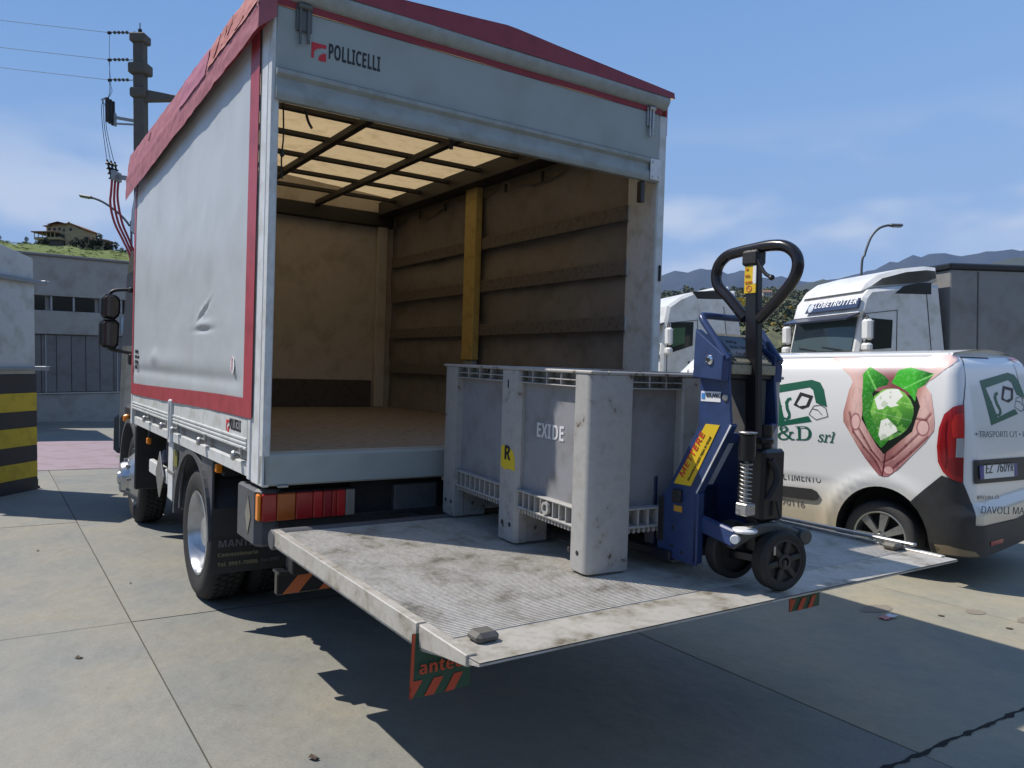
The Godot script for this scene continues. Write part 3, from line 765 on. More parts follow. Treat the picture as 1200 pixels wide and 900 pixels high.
	b = MB.new()
	for z in [-0.72, -0.62]: b.cyl(Vector3(0.2, 0.50, z), Vector3(0.2, 0.76, z), 0.055, 14, 0.01)
	obj("air_tank", b, mk("olive_tank", lin(0.10, 0.10, 0.075), 0.5, 0.0, tex_grime, 2.0), t)
	# tool locker with a worn aluminium face between the axles
	b = MB.new(); b.bx(Vector3(0.03, 0.43, -2.33), Vector3(0.5, 0.868, -1.9), 0.01); var lk = obj("side_locker", b, mk("worn_grey", lin(0.15, 0.155, 0.16), 0.45, 0.2, tex_scratch, 1.6), t)
	b = MB.new(); b.bx(Vector3(0.024, 0.45, -2.32), Vector3(0.03, 0.86, -2.16), 0.002); put("front_plate", b.mesh(), mats["alu"], lk)
	b = MB.new(); b.bx(Vector3(0.02, 0.70, -2.12), Vector3(0.029, 0.81, -2.0), 0.002); put("sticker", b.mesh(), mk("olive_label", lin(0.16, 0.15, 0.03), 0.6), lk)
	b = MB.new(); b.bx(Vector3(0.02, 0.63, -2.34), Vector3(0.034, 0.655, -2.12), 0.004); put("handle", b.mesh(), mats["steel"], lk)
	# side guard and its diamond shaped plate
	b = MB.new(); b.bx(Vector3(0.03, 0.53, -3.12), Vector3(0.07, 0.635, -2.36), 0.008); obj("side_guard", b, wp, t)
	b = MB.new(); b.prism([Vector2(-0.15, 0), Vector2(0, -0.17), Vector2(0.15, 0), Vector2(0, 0.17)], 0, 0.012, 0.004, plane_at(Vector3(0.02, 0.585, -2.565), Vector3(0, 0, 1), Vector3.UP)); obj("diamond_plate", b, mats["steel"], t)
	b = MB.new(); b.tube(lerp_pts([Vector3(0.12, 0.62, -2.75), Vector3(0.1, 0.78, -2.74), Vector3(0.1, 0.8, -2.6), Vector3(0.1, 0.78, -2.45), Vector3(0.12, 0.6, -2.42)], 16), 0.016, 8); b.lathe([Vector2(0, -0.07), Vector2(0.06, -0.05), Vector2(0.07, 0), Vector2(0.06, 0.05), Vector2(0, 0.07)], 14, Transform3D(Basis(), Vector3(0.14, 0.68, -2.85))); obj("filler_pipe", b, mk("dark_blue", lin(0.02, 0.03, 0.07), 0.35), t)
	# --- mudguards
	for q in [[-1.5, 0.0, 0.5], [-4.15, 0.02, 0.35]]:
		b = MB.new()
		for k in 24:
			var f = PI * (0.02 + 0.96 * k / 24.0); var g = PI * (0.02 + 0.96 * (k + 1) / 24.0)
			for x in [q[1] + 0.0]:
				var r1 := 0.475; var r2 := 0.495
				var o := Vector3(0, 0.37, q[0])
				var pa = func(r, an, xx): return o + Vector3(xx, r * sin(an), r * cos(an))
				b.quad(pa.call(r2, f, x), pa.call(r2, g, x), pa.call(r2, g, x + q[2]), pa.call(r2, f, x + q[2]), Vector3(0, sin(f), cos(f)))
				b.quad(pa.call(r1, f, x), pa.call(r1, g, x), pa.call(r1, g, x + q[2]), pa.call(r1, f, x + q[2]), -Vector3(0, sin(f), cos(f)))
				b.quad(pa.call(r1, f, x), pa.call(r1, g, x), pa.call(r2 + 0.012, g, x), pa.call(r2 + 0.012, f, x), Vector3(-1, 0, 0))
				b.quad(pa.call(r2 + 0.012, f, x), pa.call(r2 + 0.012, g, x), pa.call(r2 + 0.012, g, x + 0.02), pa.call(r2 + 0.012, f, x + 0.02), Vector3(0, sin(f), cos(f)))
		obj("mudguard", b, mats["grey_plastic"], t)
	b = MB.new()
	b.prism([Vector2(-1.93, 0.44), Vector2(-1.93, 0.86), Vector2(-1.02, 0.86), Vector2(-1.02, 0.44), Vector2(-1.06, 0.44), Vector2(-1.10, 0.62), Vector2(-1.2, 0.76), Vector2(-1.36, 0.84), Vector2(-1.52, 0.852), Vector2(-1.68, 0.82), Vector2(-1.82, 0.72), Vector2(-1.88, 0.58), Vector2(-1.9, 0.44)], 0.0, 0.015, 0.003, plane_at(Vector3(0.035, 0, 0), Vector3(0, 0, 1), Vector3.UP))
	obj("wheel_arch_panel", b, mats["grey_plastic"], t)
	b = MB.new(); b.bx(Vector3(0.02, 0.80, -0.97), Vector3(0.055, 0.85, -0.93), 0.006); obj("marker_lamp", b, mats["amber"], t)
	b = MB.new(); b.bx(Vector3(0.03, 0.74, -3.28), Vector3(0.06, 0.79, -3.22), 0.006); obj("marker_lamp", b, mats["amber"], t)
	b = MB.new(); b.bx(Vector3(0.01, 0.62, -3.70), Vector3(0.03, 0.66, -3.66), 0.006); obj("marker_lamp", b, mats["amber"], t)
	# mud flaps
	b = MB.new(); b.sheet(func(u, v): return Vector3(u, v, -0.93 + 0.03 * (0.8 - v) + 0.008 * sin(u * 9.0)), steps(0.0, 0.5, 8), steps(0.235, 0.60, 8), Vector3(0, 0, 1)); var mf = obj("mud_flap", b, mk("flap_rubber", lin(0.03, 0.03, 0.03), 0.6, 0.0, tex_grime, 2.0), t)
	var mt = mk("flap_grey", lin(0.14, 0.14, 0.15), 0.6); var my = mk("flap_tan", lin(0.25, 0.22, 0.13), 0.6)
	text("lettering", "MANTELLI", plane_at(Vector3(0.03, 0.372, -0.9), Vector3(1, 0, 0), Vector3.UP), 0.040, mt, mf, "Droid Sans", 700, 1.05)
	text("lettering", "Concessionaria", plane_at(Vector3(0.03, 0.325, -0.9), Vector3(1, 0, 0), Vector3.UP), 0.022, my, mf, "Droid Sans", 700, 1.0)
	text("lettering", "Tel. 0961-70006", plane_at(Vector3(0.03, 0.272, -0.898), Vector3(1, 0, 0), Vector3.UP), 0.022, my, mf, "Droid Sans", 700, 1.0)
	text("lettering", "Fax 0961", plane_at(Vector3(0.27, 0.275, -0.898), Vector3(1, 0, 0), Vector3.UP), 0.02, mt, mf)
	b = MB.new(); b.bx(Vector3(0.0, 0.32, -3.64), Vector3(0.42, 0.86, -3.60), 0.01); obj("mud_flap", b, bk, t)
	# --- wheels
	var rear_tyre := wheel_tyre(0.405, 0.225, 0.255); var front_tyre := rear_tyre
	for q in [[0.045, -1.5, 1, true], [2.42, -1.5, -1, true], [0.075, -4.15, 1, false], [2.40, -4.15, -1, false]]:
		var w := Node3D.new(); w.name = "wheel"
		t.add_child(w, true)
		var gy = 0.355 if q[0] < 1.0 else 0.30
		w.transform = Transform3D(Basis(Vector3(q[2], 0, 0), Vector3(0, 1, 0), Vector3(0, 0, q[2])), Vector3(q[0], gy, q[1]) - off)
		put("tyre", rear_tyre, mats["rubber"], w)
		var ax := Transform3D(Basis(Vector3(0, 1, 0), Vector3(1, 0, 0), Vector3(0, 0, -1)), Vector3.ZERO)
		b = MB.new()
		if q[3]:
			b.lathe([Vector2(0.262, 0.004), Vector2(0.25, 0.0), Vector2(0.243, 0.008), Vector2(0.232, 0.05), Vector2(0.222, 0.085), Vector2(0.212, 0.115), Vector2(0.195, 0.132), Vector2(0.13, 0.138), Vector2(0.11, 0.130), Vector2(0.1, 0.06), Vector2(0.085, 0.045), Vector2(0, 0.042)], 48, ax)
		else:
			b.lathe([Vector2(0.262, 0.004), Vector2(0.25, 0.0), Vector2(0.243, 0.008), Vector2(0.232, 0.02), Vector2(0.21, 0.0), Vector2(0.17, -0.05), Vector2(0.145, -0.062), Vector2(0.135, -0.10), Vector2(0.125, -0.115), Vector2(0.06, -0.118), Vector2(0.05, -0.135), Vector2(0, -0.137)], 48, ax)
		put("rim", b.mesh(), mk("rim_silver", lin(0.50, 0.52, 0.55), 0.26, 0.75, tex_grime, 2.5), w)
		b = MB.new()
		for k in 8:
			var f = TAU * k / 8.0
			var rr = 0.165 if q[3] else 0.158
			var x0 = 0.135 if q[3] else -0.055
			b.cyl(Vector3(x0, rr * cos(f), rr * sin(f)), Vector3(x0 - 0.03, rr * cos(f), rr * sin(f)), 0.013, 6)
		put("wheel_nuts", b.mesh(), mats["steel"], w)
		if q[3]: put("inner_tyre", rear_tyre, mats["rubber"], w, Transform3D(Basis(), Vector3(0.26, 0, 0)))
	# --- rear bumper, lamps and under-run bar
	b = MB.new()
	b.prism([Vector2(0.0, -0.36), Vector2(0.12, -0.36), Vector2(0.12, -0.06), Vector2(0.09, -0.045), Vector2(0.03, -0.045), Vector2(0.0, -0.08)], 0.0, 0.27, 0.012, Transform3D(Basis(Vector3(1, 0, 0), Vector3(0, 0, 1), Vector3(0, -1, 0)), Vector3(-0.01, 0.835, 0.0)))
	obj("bumper_end", b, mats["grey_plastic"], t)
	b = MB.new(); b.prism([Vector2(0, 0.09), Vector2(0.045, 0), Vector2(0, -0.09), Vector2(-0.045, 0)], 0, 0.003, 0.0, plane_at(Vector3(-0.011, 0.70, -0.17), Vector3(0, 0, 1), Vector3.UP)); obj("side_reflector", b, mk("old_reflector", lin(0.17, 0.16, 0.13), 0.3), t)
	for m in [0, 1]:
		var bs = 0.005 if m == 0 else 2.495
		var sg = 1.0 if m == 0 else -1.0
		b = MB.new(); b.bx(Vector3(bs + sg * 0.002, 0.682, -0.10), Vector3(bs + sg * 0.47, 0.822, -0.045), 0.006); var tl = obj("tail_lamp", b, bk, t)
		var seg = [[0.005, 0.075, "tail_red"], [0.075, 0.165, "tail_amber"], [0.165, 0.25, "tail_red"], [0.25, 0.30, "tail_bright"], [0.30, 0.345, "tail_dark"], [0.345, 0.37, "tail_red"], [0.37, 0.415, "tail_bright"], [0.415, 0.465, "tail_clear"]]
		for q in seg:
			b = MB.new(); b.bx(Vector3(bs + sg * (q[0] + 0.001), 0.688, -0.045), Vector3(bs + sg * (q[1] - 0.001), 0.816, -0.022), 0.005)
			put("lens", b.mesh(), mats[q[2]], tl)
		b = MB.new(); b.bx(Vector3(bs - sg * 0.012, 0.69, -0.075), Vector3(bs + sg * 0.004, 0.815, -0.03), 0.006); put("side_lens", b.mesh(), mats["amber"], tl)
	b = MB.new(); b.bx(Vector3(0.47, 0.62, -0.16), Vector3(2.03, 0.85, -0.1)); b.bx(Vector3(0.09, 0.57, -0.1), Vector3(2.4, 0.69, -0.05), 0.01); obj("rear_crossmember", b, ch, t)
	b = MB.new(); b.bx(Vector3(0.70, 0.62, -0.1), Vector3(0.95, 0.82, -0.06), 0.006); obj("lamp_bracket", b, mats["grey_plastic"], t)
	b = MB.new(); b.bx(Vector3(1.0, 0.66, -0.05), Vector3(1.42, 0.775, -0.035), 0.003); var np = obj("number_plate", b, mk("plate_white", lin(0.3, 0.31, 0.32), 0.4), t)
	b = MB.new(); b.bx(Vector3(1.0, 0.662, -0.034), Vector3(1.04, 0.773, -0.033), 0.0); put("blue_band", b.mesh(), mk("plate_blue", lin(0.015, 0.03, 0.22), 0.4), np)
	b = MB.new(); b.bx(Vector3(0.05, 0.372, 0.06), Vector3(2.45, 0.475, 0.10), 0.005); b.bx(Vector3(0.05, 0.468, 0.03), Vector3(0.16, 0.482, 0.12), 0.003); var ub = obj("underrun_bar", b, mats["black_paint"], t)
	for k in 14:
		var x = 0.075 + 0.172 * k
		b = MB.new(); b.prism([Vector2(x, 0.376), Vector2(x + 0.075, 0.376), Vector2(x + 0.16, 0.471), Vector2(x + 0.085, 0.471)], 0.1, 0.1025); put("stripe", b.mesh(), mats["orange_ink"], ub)
	make_cab(t)
	make_lift(t)

func maker_logo(xf: Transform3D, h: float, t: Node3D, word: String, wide: float):
	# a red square with a quarter disc cut out of it, then the maker's name in condensed capitals
	var b := MB.new()
	var p := [Vector2(0, 0)]
	p = [Vector2(0, h), Vector2(0, h * 0.08), Vector2(h * 0.16, h * 0.08), Vector2(h * 0.16, h * 0.38)]
	for k in 9: p.append(Vector2(h * 0.92 - h * 0.76 * cos(PI * 0.5 * k / 8.0), h * 0.38 + h * 0.42 * sin(PI * 0.5 * k / 8.0)))
	p += [Vector2(h * 0.92, h)]
	b.prism(p, 0, 0.0016, 0.0, xf)
	b.prism([Vector2(h * 0.42, 0), Vector2(h * 0.92, 0), Vector2(h * 0.92, h * 0.5), Vector2(h * 0.7, h * 0.46), Vector2(h * 0.5, h * 0.28)], 0, 0.0016, 0.0, xf)
	obj("logo_mark", b, mats["red_ink"], t)
	text("lettering", word, xf * Transform3D(Basis(), Vector3(h * 1.02, -h * 0.03, 0)), h * 0.92, mats["black_ink"], t, "Droid Sans", 700, wide * 0.82)

func make_cab(t: Node3D):
	var b := MB.new()
	# the cab ahead of the box, its side profile drawn towards -z
	var prof := [Vector2(4.06, 0.62), Vector2(4.06, 2.45), Vector2(4.3, 2.56), Vector2(5.1, 2.54), Vector2(5.32, 2.38), Vector2(5.62, 1.45), Vector2(5.70, 1.0), Vector2(5.70, 0.42), Vector2(4.64, 0.42), Vector2(4.60, 0.62), Vector2(4.48, 0.80), Vector2(4.30, 0.88), Vector2(4.10, 0.86)]
	b.prism(prof, 0.14, 2.36, 0.05, Transform3D(Basis(Vector3(0, 0, -1), Vector3(0, 1, 0), Vector3(1, 0, 0)), Vector3.ZERO), 0.5)
	var cab = obj("cab", b, mats["white_paint"], t)
	b = MB.new(); b.quad(Vector3(0.28, 1.5, -5.615), Vector3(2.22, 1.5, -5.615), Vector3(2.14, 2.33, -5.365), Vector3(0.36, 2.33, -5.365), Vector3(0, 0.3, -1)); put("windscreen", b.mesh(), mats["glass_dark"], cab)
	for x in [0.134, 2.366]:
		b = MB.new(); b.prism([Vector2(4.5, 1.55), Vector2(4.5, 2.28), Vector2(5.25, 2.28), Vector2(5.52, 1.55)], 0.0, 0.006, 0.0, Transform3D(Basis(Vector3(0, 0, -1), Vector3(0, 1, 0), Vector3(1, 0, 0)), Vector3(x - 0.003, 0, 0))); put("side_window", b.mesh(), mats["glass_dark"], cab)
		b = MB.new(); b.bx(Vector3(x - 0.012, 1.2, -4.72), Vector3(x + 0.012, 1.24, -4.52), 0.005); put("door_handle", b.mesh(), mats["black_plastic"], cab)
	b = MB.new(); b.bx(Vector3(0.1, 0.4, -5.78), Vector3(2.4, 0.82, -5.66), 0.04); put("bumper", b.mesh(), mats["grey_plastic"], cab)
	b = MB.new(); b.bx(Vector3(0.5, 0.9, -5.725), Vector3(2.0, 1.38, -5.69), 0.02); put("grille", b.mesh(), mats["black_plastic"], cab)
	b = MB.new(); b.bx(Vector3(0.10, 0.42, -4.66), Vector3(0.5, 0.98, -4.54), 0.03); b.bx(Vector3(0.06, 0.86, -4.7), Vector3(0.16, 0.99, -3.98), 0.03); put("step_well", b.mesh(), mats["black_plastic"], cab)
	b = MB.new(); b.lathe([Vector2(0, 0.03), Vector2(0.03, 0.024), Vector2(0.04, 0), Vector2(0, 0)], 14, Transform3D(Basis(Vector3(0, 1, 0), Vector3(-1, 0, 0), Vector3(0, 0, 1)), Vector3(0.045, 0.865, -4.47))); b.bx(Vector3(0.04, 0.83, -4.5), Vector3(0.07, 0.9, -4.43), 0.01); put("indicator", b.mesh(), mats["amber"], cab)
	# deflector whose edge shows beside the valance
	b = MB.new(); b.prism([Vector2(4.12, 2.5), Vector2(4.12, 2.95), Vector2(4.28, 2.98), Vector2(4.48, 2.82), Vector2(4.55, 2.6)], 0.05, 2.45, 0.03, Transform3D(Basis(Vector3(0, 0, -1), Vector3(0, 1, 0), Vector3(1, 0, 0)), Vector3.ZERO), 0.6); put("wind_deflector", b.mesh(), mats["black_paint"], cab)
	# the double mirror on the driver's side
	b = MB.new()
	b.tube(lerp_pts([Vector3(0.14, 2.085, -4.75), Vector3(0.03, 2.085, -4.78), Vector3(-0.06, 2.06, -4.79), Vector3(-0.10, 1.98, -4.79)], 14), 0.016, 8)
	b.tube(lerp_pts([Vector3(0.14, 1.475, -4.75), Vector3(0.04, 1.49, -4.78), Vector3(-0.06, 1.51, -4.79), Vector3(-0.09, 1.56, -4.79)], 14), 0.018, 8)
	b.bx(Vector3(0.09, 1.36, -4.8), Vector3(0.15, 1.47, -4.7), 0.01); b.bx(Vector3(0.08, 2.06, -4.8), Vector3(0.15, 2.11, -4.7), 0.01)
	var mi = put("mirror_arm", b.mesh(), mats["black_plastic"], cab)
	for q in [[[Vector2(-0.155, 1.84), Vector2(-0.13, 1.80), Vector2(-0.035, 1.79), Vector2(0.0, 1.83), Vector2(0.012, 1.93), Vector2(0.0, 2.0), Vector2(-0.04, 2.03), Vector2(-0.12, 2.03), Vector2(-0.155, 1.99)], "wide_mirror"], [[Vector2(-0.165, 1.555), Vector2(-0.14, 1.525), Vector2(-0.03, 1.51), Vector2(0.0, 1.55), Vector2(0.005, 1.76), Vector2(-0.025, 1.79), Vector2(-0.135, 1.79), Vector2(-0.165, 1.75)], "main_mirror"]]:
		b = MB.new(); b.prism(q[0], -4.84, -4.72, 0.02, Transform3D(), 0.9); put(q[1], b.mesh(), mats["black_paint"], cab)
		var g := []
		var ce := Vector2.ZERO
		for p in q[0]: ce += p / q[0].size()
		for p in q[0]: g.append(ce + (p - ce) * 0.8)
		b = MB.new(); b.prism(g, -4.7205, -4.717); put("mirror_glass", b.mesh(), mk("mirror_dark", lin(0.02, 0.024, 0.03), 0.05), cab)
		b = MB.new(); var ring := []
		for p in g: ring.append(Vector3(p.x, p.y, -4.716))
		b.tube(ring, 0.004, 6, true); put("mirror_rim", b.mesh(), mats["black_plastic"], cab)

func make_lift(t: Node3D):
	var b := MB.new()
	var py := func(z): return 0.695 - 0.011 * (z - 0.2)
	# deck: hollow aluminium planks, thinner towards the tip
	var side := [Vector2(0.2, 0.62), Vector2(0.2, 0.682), Vector2(1.72, py.call(1.72) - 0.012), Vector2(1.915, py.call(1.915) - 0.006), Vector2(1.915, py.call(1.915) - 0.012), Vector2(1.6, 0.605)]
	b.prism(side, 0.0, 2.42, 0.0, Transform3D(Basis(Vector3(0, 0, 1), Vector3(0, 1, 0), Vector3(-1, 0, 0)), Vector3(2.42, 0, 0)))
	var dm = mk("deck_alu", lin(0.46, 0.45, 0.43), 0.55, 0.1, tex_metal, 0.55, nrm_fine, 0.4)
	var deck = obj("lift_platform", b, dm, t)
	# fine non-slip ribs, parallel to the rear edge
	b = MB.new()
	var n := 116
	for k in n:
		var z = 0.235 + (1.70 - 0.235) * k / (n - 1)
		var y = py.call(z) - 0.0125
		b.prism([Vector2(z - 0.0056, y), Vector2(z + 0.0056, y), Vector2(z + 0.0036, y + 0.0034), Vector2(z - 0.0036, y + 0.0034)], 0.03, 2.39, 0.0, Transform3D(Basis(Vector3(0, 0, 1), Vector3(0, 1, 0), Vector3(-1, 0, 0)), Vector3(2.42, 0, 0)))
	var rb = put("deck_ribs", b.mesh(), dm, deck); rb.set_meta("kind", "stuff")
	b = MB.new(); b.quad(Vector3(0.0, py.call(1.72) - 0.008, 1.715), Vector3(2.42, py.call(1.72) - 0.008, 1.715), Vector3(2.42, py.call(1.915) - 0.002, 1.915), Vector3(0.0, py.call(1.915) - 0.002, 1.915), Vector3.UP); put("tip_plate", b.mesh(), mk("tip_alu", lin(0.44, 0.43, 0.41), 0.45, 0.2, tex_metal, 0.8), deck)
	# edge profiles
	for x in [0.0, 2.42]:
		var sg = 1.0 if x < 1.0 else -1.0
		for q in [[0.2, 1.575], [1.59, 1.86]]:
			b = MB.new()
			var y0 = py.call(q[0]); var y1 = py.call(q[1])
			var hA = 0.066; var hB = 0.066 if q[1] < 1.58 else 0.03
			var A := Vector3(x - sg * 0.006, 0, 0)
			var pts = [Vector2(q[0], y0 - hA), Vector2(q[0], y0 + 0.002), Vector2(q[1], y1 + 0.002), Vector2(q[1], y1 - hB)]
			b.prism(pts, 0.0, 0.034, 0.003, Transform3D(Basis(Vector3(0, 0, 1), Vector3(0, 1, 0), Vector3(-1, 0, 0)), Vector3(x + (0.028 if x < 1.0 else 0.006), 0, 0)))
			put("edge_profile", b.mesh(), mk("edge_alu", lin(0.52, 0.51, 0.49), 0.36, 0.25, tex_metal, 0.8), deck)
	b = MB.new()
	b.bx(Vector3(2.385, py.call(0.4) + 0.002, 0.3), Vector3(2.415, py.call(0.4) + 0.016, 1.74), 0.004); put("edge_trim", b.mesh(), mats["steel"], deck)
	# hinge barrel and end cap
	b = MB.new(); b.cyl(Vector3(-0.01, 0.65, 0.185), Vector3(2.43, 0.65, 0.185), 0.046, 18, 0.006); put("hinge_barrel", b.mesh(), mats["grey_plastic"], deck)
	# black rubber stops and amber markers on the deck
	for q in [Vector3(0.105, 0, 1.765), Vector3(2.36, 0, 1.66)]:
		b = MB.new()
		b.box(Vector3(q.x, py.call(q.z) + 0.007, q.z), Vector3(0.075, 0.032, 0.07), 0.012, Transform3D())
		put("rubber_stop", b.mesh(), mk("stop_rubber", lin(0.10, 0.095, 0.085), 0.6, 0.0, tex_grime, 4.0), deck)
	# arms and rams
	b = MB.new()
	for x in [0.12, 2.2]:
		b.bx(Vector3(x - 0.02, 0.47, 0.06), Vector3(x + 0.06, 0.66, 0.16), 0.006)
	for x in [0.75, 1.7]:
		b.beam(Vector3(x, 0.56, -0.9), Vector3(x, 0.63, 0.2), 0.07, 0.12)
		b.cyl(Vector3(x + 0.14, 0.45, -0.8), Vector3(x + 0.14, 0.6, 0.2), 0.04, 12)
	var la = obj("lift_arms", b, mats["chassis"], t); la.set_meta("kind", "stuff")
	# warning flags that hang below the deck
	for q in [[-0.025, 1.585], [1.70, 1.60]]:
		b = MB.new()
		var fl := func(u, v): return Vector3(q[0] + u + 0.02 * v / 0.19 * -0.5, 0.655 - v, q[1] + 0.005 * sin(u * 14.0) + 0.05 * v)
		b.sheet(fl, steps(0.0, 0.205, 8), steps(0.0, 0.185, 6), Vector3(0, 0, 1))
		var fg = obj("warning_flag", b, mats["green_flag"], t)
		for k in 3:
			b = MB.new()
			b.sheet(func(u, v): return fl.call(maxf(0.0, u * 0.999 + 0.068 * k + (0.185 - v) * 0.62 + 0.01), v) + Vector3(0, 0, 0.003), steps(-0.032, 0.0, 2), steps(0.136, 0.184, 4), Vector3(0, 0, 1))
			put("stripe", b.mesh(), mats["flag_red"], fg)
		b = MB.new(); b.sheet(func(u, v): return fl.call(u, v) + Vector3(0, 0, 0.003), steps(0.0, 0.01, 1), steps(0.0, 0.185, 6), Vector3(0, 0, 1)); put("flag_hem", b.mesh(), mats["flag_red"], fg)
		text("lettering", "a", plane_at(fl.call(0.075, 0.085) + Vector3(0, 0, 0.012), Vector3(1, 0, 0.0), Vector3(0, 1, -0.05)), 0.075, mats["flag_red"], fg, "Droid Sans", 700, 1.2)
		text("lettering", "anteo", plane_at(fl.call(0.022, 0.128) + Vector3(0, 0, 0.012), Vector3(1, 0, 0.0), Vector3(0, 1, -0.05)), 0.036, mats["flag_red"], fg, "Droid Sans", 700, 1.08)

func make_bin():
	var A := Vector3(0.885, 0.694, 0.10)
	var fr := TF * Transform3D(Basis(Vector3(0.9967, 0, 0.081), Vector3(0, 1, 0), Vector3(-0.081, -0.011, 0.9966)), A)
	var L := 1.30; var W := 1.0; var H := 0.757
	var t := thing("plastic_pallet_box", "large grey plastic pallet box with yellow R on its middle post", "pallet box", Vector3.ZERO, fr)
	var stain := ramp_texture(512, 0.012, 41, [[0.0, Color(0.34, 0.27, 0.2)], [0.10, Color(0.62, 0.56, 0.49)], [0.17, Color(0.93, 0.92, 0.90)], [0.5, Color(1, 1, 0.99)], [1.0, Color(0.95, 0.95, 0.95)]], 5, 0.6)
	var post = mk("bin_post", lin(0.36, 0.355, 0.35), 0.5, 0.0, stain, 1.3)
	var wall = mk("bin_wall", lin(0.245, 0.25, 0.27), 0.42, 0.0, tex_grime, 1.2)
	var b: MB
	# corner posts with rounded outer edges
	for q in [[0.0, 0.0, 1, 1], [0.0, L, 1, -1], [W, 0.0, -1, 1], [W, L, -1, -1]]:
		var p := []
		var pw = 0.155 if q[3] > 0 else 0.105
		var r := 0.032
		for k in 7: p.append(Vector2(q[0] + q[2] * (r - r * cos(PI * 0.5 * k / 6.0)), q[1] + q[3] * (r - r * sin(PI * 0.5 * k / 6.0))))
		p += [Vector2(q[0] + q[2] * 0.19, q[1]), Vector2(q[0] + q[2] * 0.19, q[1] + q[3] * 0.05), Vector2(q[0] + q[2] * 0.055, q[1] + q[3] * 0.055), Vector2(q[0] + q[2] * 0.05, q[1] + q[3] * pw), Vector2(q[0], q[1] + q[3] * pw)]
		b = MB.new(); b.prism(p, -(H - 0.012), 0.0, 0.004, Transform3D(Basis(Vector3(1, 0, 0), Vector3(0, 0, 1), Vector3(0, -1, 0)), Vector3.ZERO), 0.5)
		var o = obj("corner_post", b, post, t)
		# block of the foot behind the post
		b = MB.new(); b.bx(Vector3(q[0] + q[2] * 0.05, 0.0, q[1] + q[3] * 0.05), Vector3(q[0] + q[2] * 0.18, 0.16, q[1] + q[3] * 0.15), 0.006); put("foot", b.mesh(), post, o)
		for k in 2:
			b = MB.new()
			var z = q[1] + q[3] * (0.06 + 0.06 * k)
			b.cyl(Vector3(q[0] + q[2] * 0.012, 0.072, z), Vector3(q[0] - q[2] * 0.0015, 0.072, z), 0.010, 12, 0.001)
			put("plug_hole", b.mesh(), mats["black_plastic"], o)
	# walls, set back between the posts
	b = MB.new(); b.bx(Vector3(0.034, 0.20, 0.10), Vector3(0.05, 0.70, L - 0.1), 0.0); obj("side_wall", b, wall, t)
	b = MB.new(); b.bx(Vector3(W - 0.06, 0.20, 0.10), Vector3(W - 0.045, 0.70, L - 0.1), 0.0); obj("side_wall", b, wall, t)
	b = MB.new(); b.bx(Vector3(0.1, 0.20, 0.045), Vector3(W - 0.1, 0.70, 0.06), 0.0); obj("side_wall", b, wall, t)
	b = MB.new(); b.bx(Vector3(0.1, 0.20, L - 0.06), Vector3(W - 0.1, 0.70, L - 0.045), 0.0); obj("side_wall", b, wall, t)
	b = MB.new(); b.bx(Vector3(0.05, 0.17, 0.05), Vector3(W - 0.05, 0.20, L - 0.05), 0.003); obj("base_plate", b, wall, t)
	# middle posts
	for x in [0.0, W]:
		var sg = 1.0 if x == 0.0 else -1.0
		b = MB.new()
		b.prism([Vector2(0.615, sg * 0.045), Vector2(0.622, 0), Vector2(0.752, 0), Vector2(0.765, sg * 0.02), Vector2(0.765, sg * 0.06), Vector2(0.615, sg * 0.06)], -(H - 0.012), 0.0, 0.004, Transform3D(Basis(Vector3(0, 0, 1), Vector3(1, 0, 0), Vector3(0, 1, 0)) * Basis(Vector3(1, 0, 0), Vector3(0, 1, 0), Vector3(0, 0, -1)), Vector3(x, 0, 0)), 0.4)
		b.bx(Vector3(x + sg * 0.05, 0.0, 0.625), Vector3(x + sg * 0.17, 0.17, 0.76), 0.006)
		var mp = obj("middle_post", b, post, t)
		if x == 0.0:
			for z in [0.655, 0.72]:
				b = MB.new(); b.cyl(Vector3(0.01, 0.075, z), Vector3(-0.0015, 0.075, z), 0.011, 12, 0.001); put("plug_hole", b.mesh(), mats["black_plastic"], mp)
			b = MB.new(); b.prism([Vector2(0.596, 0.318), Vector2(0.60, 0.41), Vector2(0.635, 0.415), Vector2(0.70, 0.395), Vector2(0.72, 0.36), Vector2(0.722, 0.31), Vector2(0.67, 0.315), Vector2(0.64, 0.307)], 0, 0.0016, 0.0, plane_at(Vector3(0, 0, 0.03), Vector3(0, 0, 1), Vector3.UP))
			put("yellow_paint", b.mesh(), mk("paint_yellow", lin(0.62, 0.47, 0.02), 0.5), mp)
			text("lettering", "R", plane_at(Vector3(-0.002, 0.332, 0.655), Vector3(0, 0, 1), Vector3(0, 1, 0)), 0.062, mats["black_ink"], mp, "Droid Sans", 700, 1.1)
			b = MB.new(); b.bx(Vector3(-0.003, 0.665, 0.67), Vector3(0.004, 0.70, 0.678), 0.001); put("notch", b.mesh(), mats["black_plastic"], mp)
	for z in [0.0, L]:
		var sg = 1.0 if z == 0.0 else -1.0
		b = MB.new(); b.bx(Vector3(0.44, 0.17, z), Vector3(0.56, H - 0.012, z + sg * 0.05), 0.008); b.bx(Vector3(0.44, 0.0, z + sg * 0.02), Vector3(0.56, 0.17, z + sg * 0.15), 0.006); obj("middle_post", b, post, t)
	# top rim: a lip carried by two rows of open cells
	b = MB.new()
	b.bx(Vector3(-0.004, H - 0.013, -0.004), Vector3(0.075, H, L + 0.004), 0.004); b.bx(Vector3(W - 0.075, H - 0.013, -0.004), Vector3(W + 0.004, H, L + 0.004), 0.004)
	b.bx(Vector3(0.075, H - 0.0135, -0.004), Vector3(W - 0.075, H - 0.0005, 0.075), 0.004); b.bx(Vector3(0.075, H - 0.0135, L - 0.075), Vector3(W - 0.075, H - 0.0005, L + 0.004), 0.004)
	var rim = obj("top_rim", b, post, t); rim.set_meta("kind", "stuff")
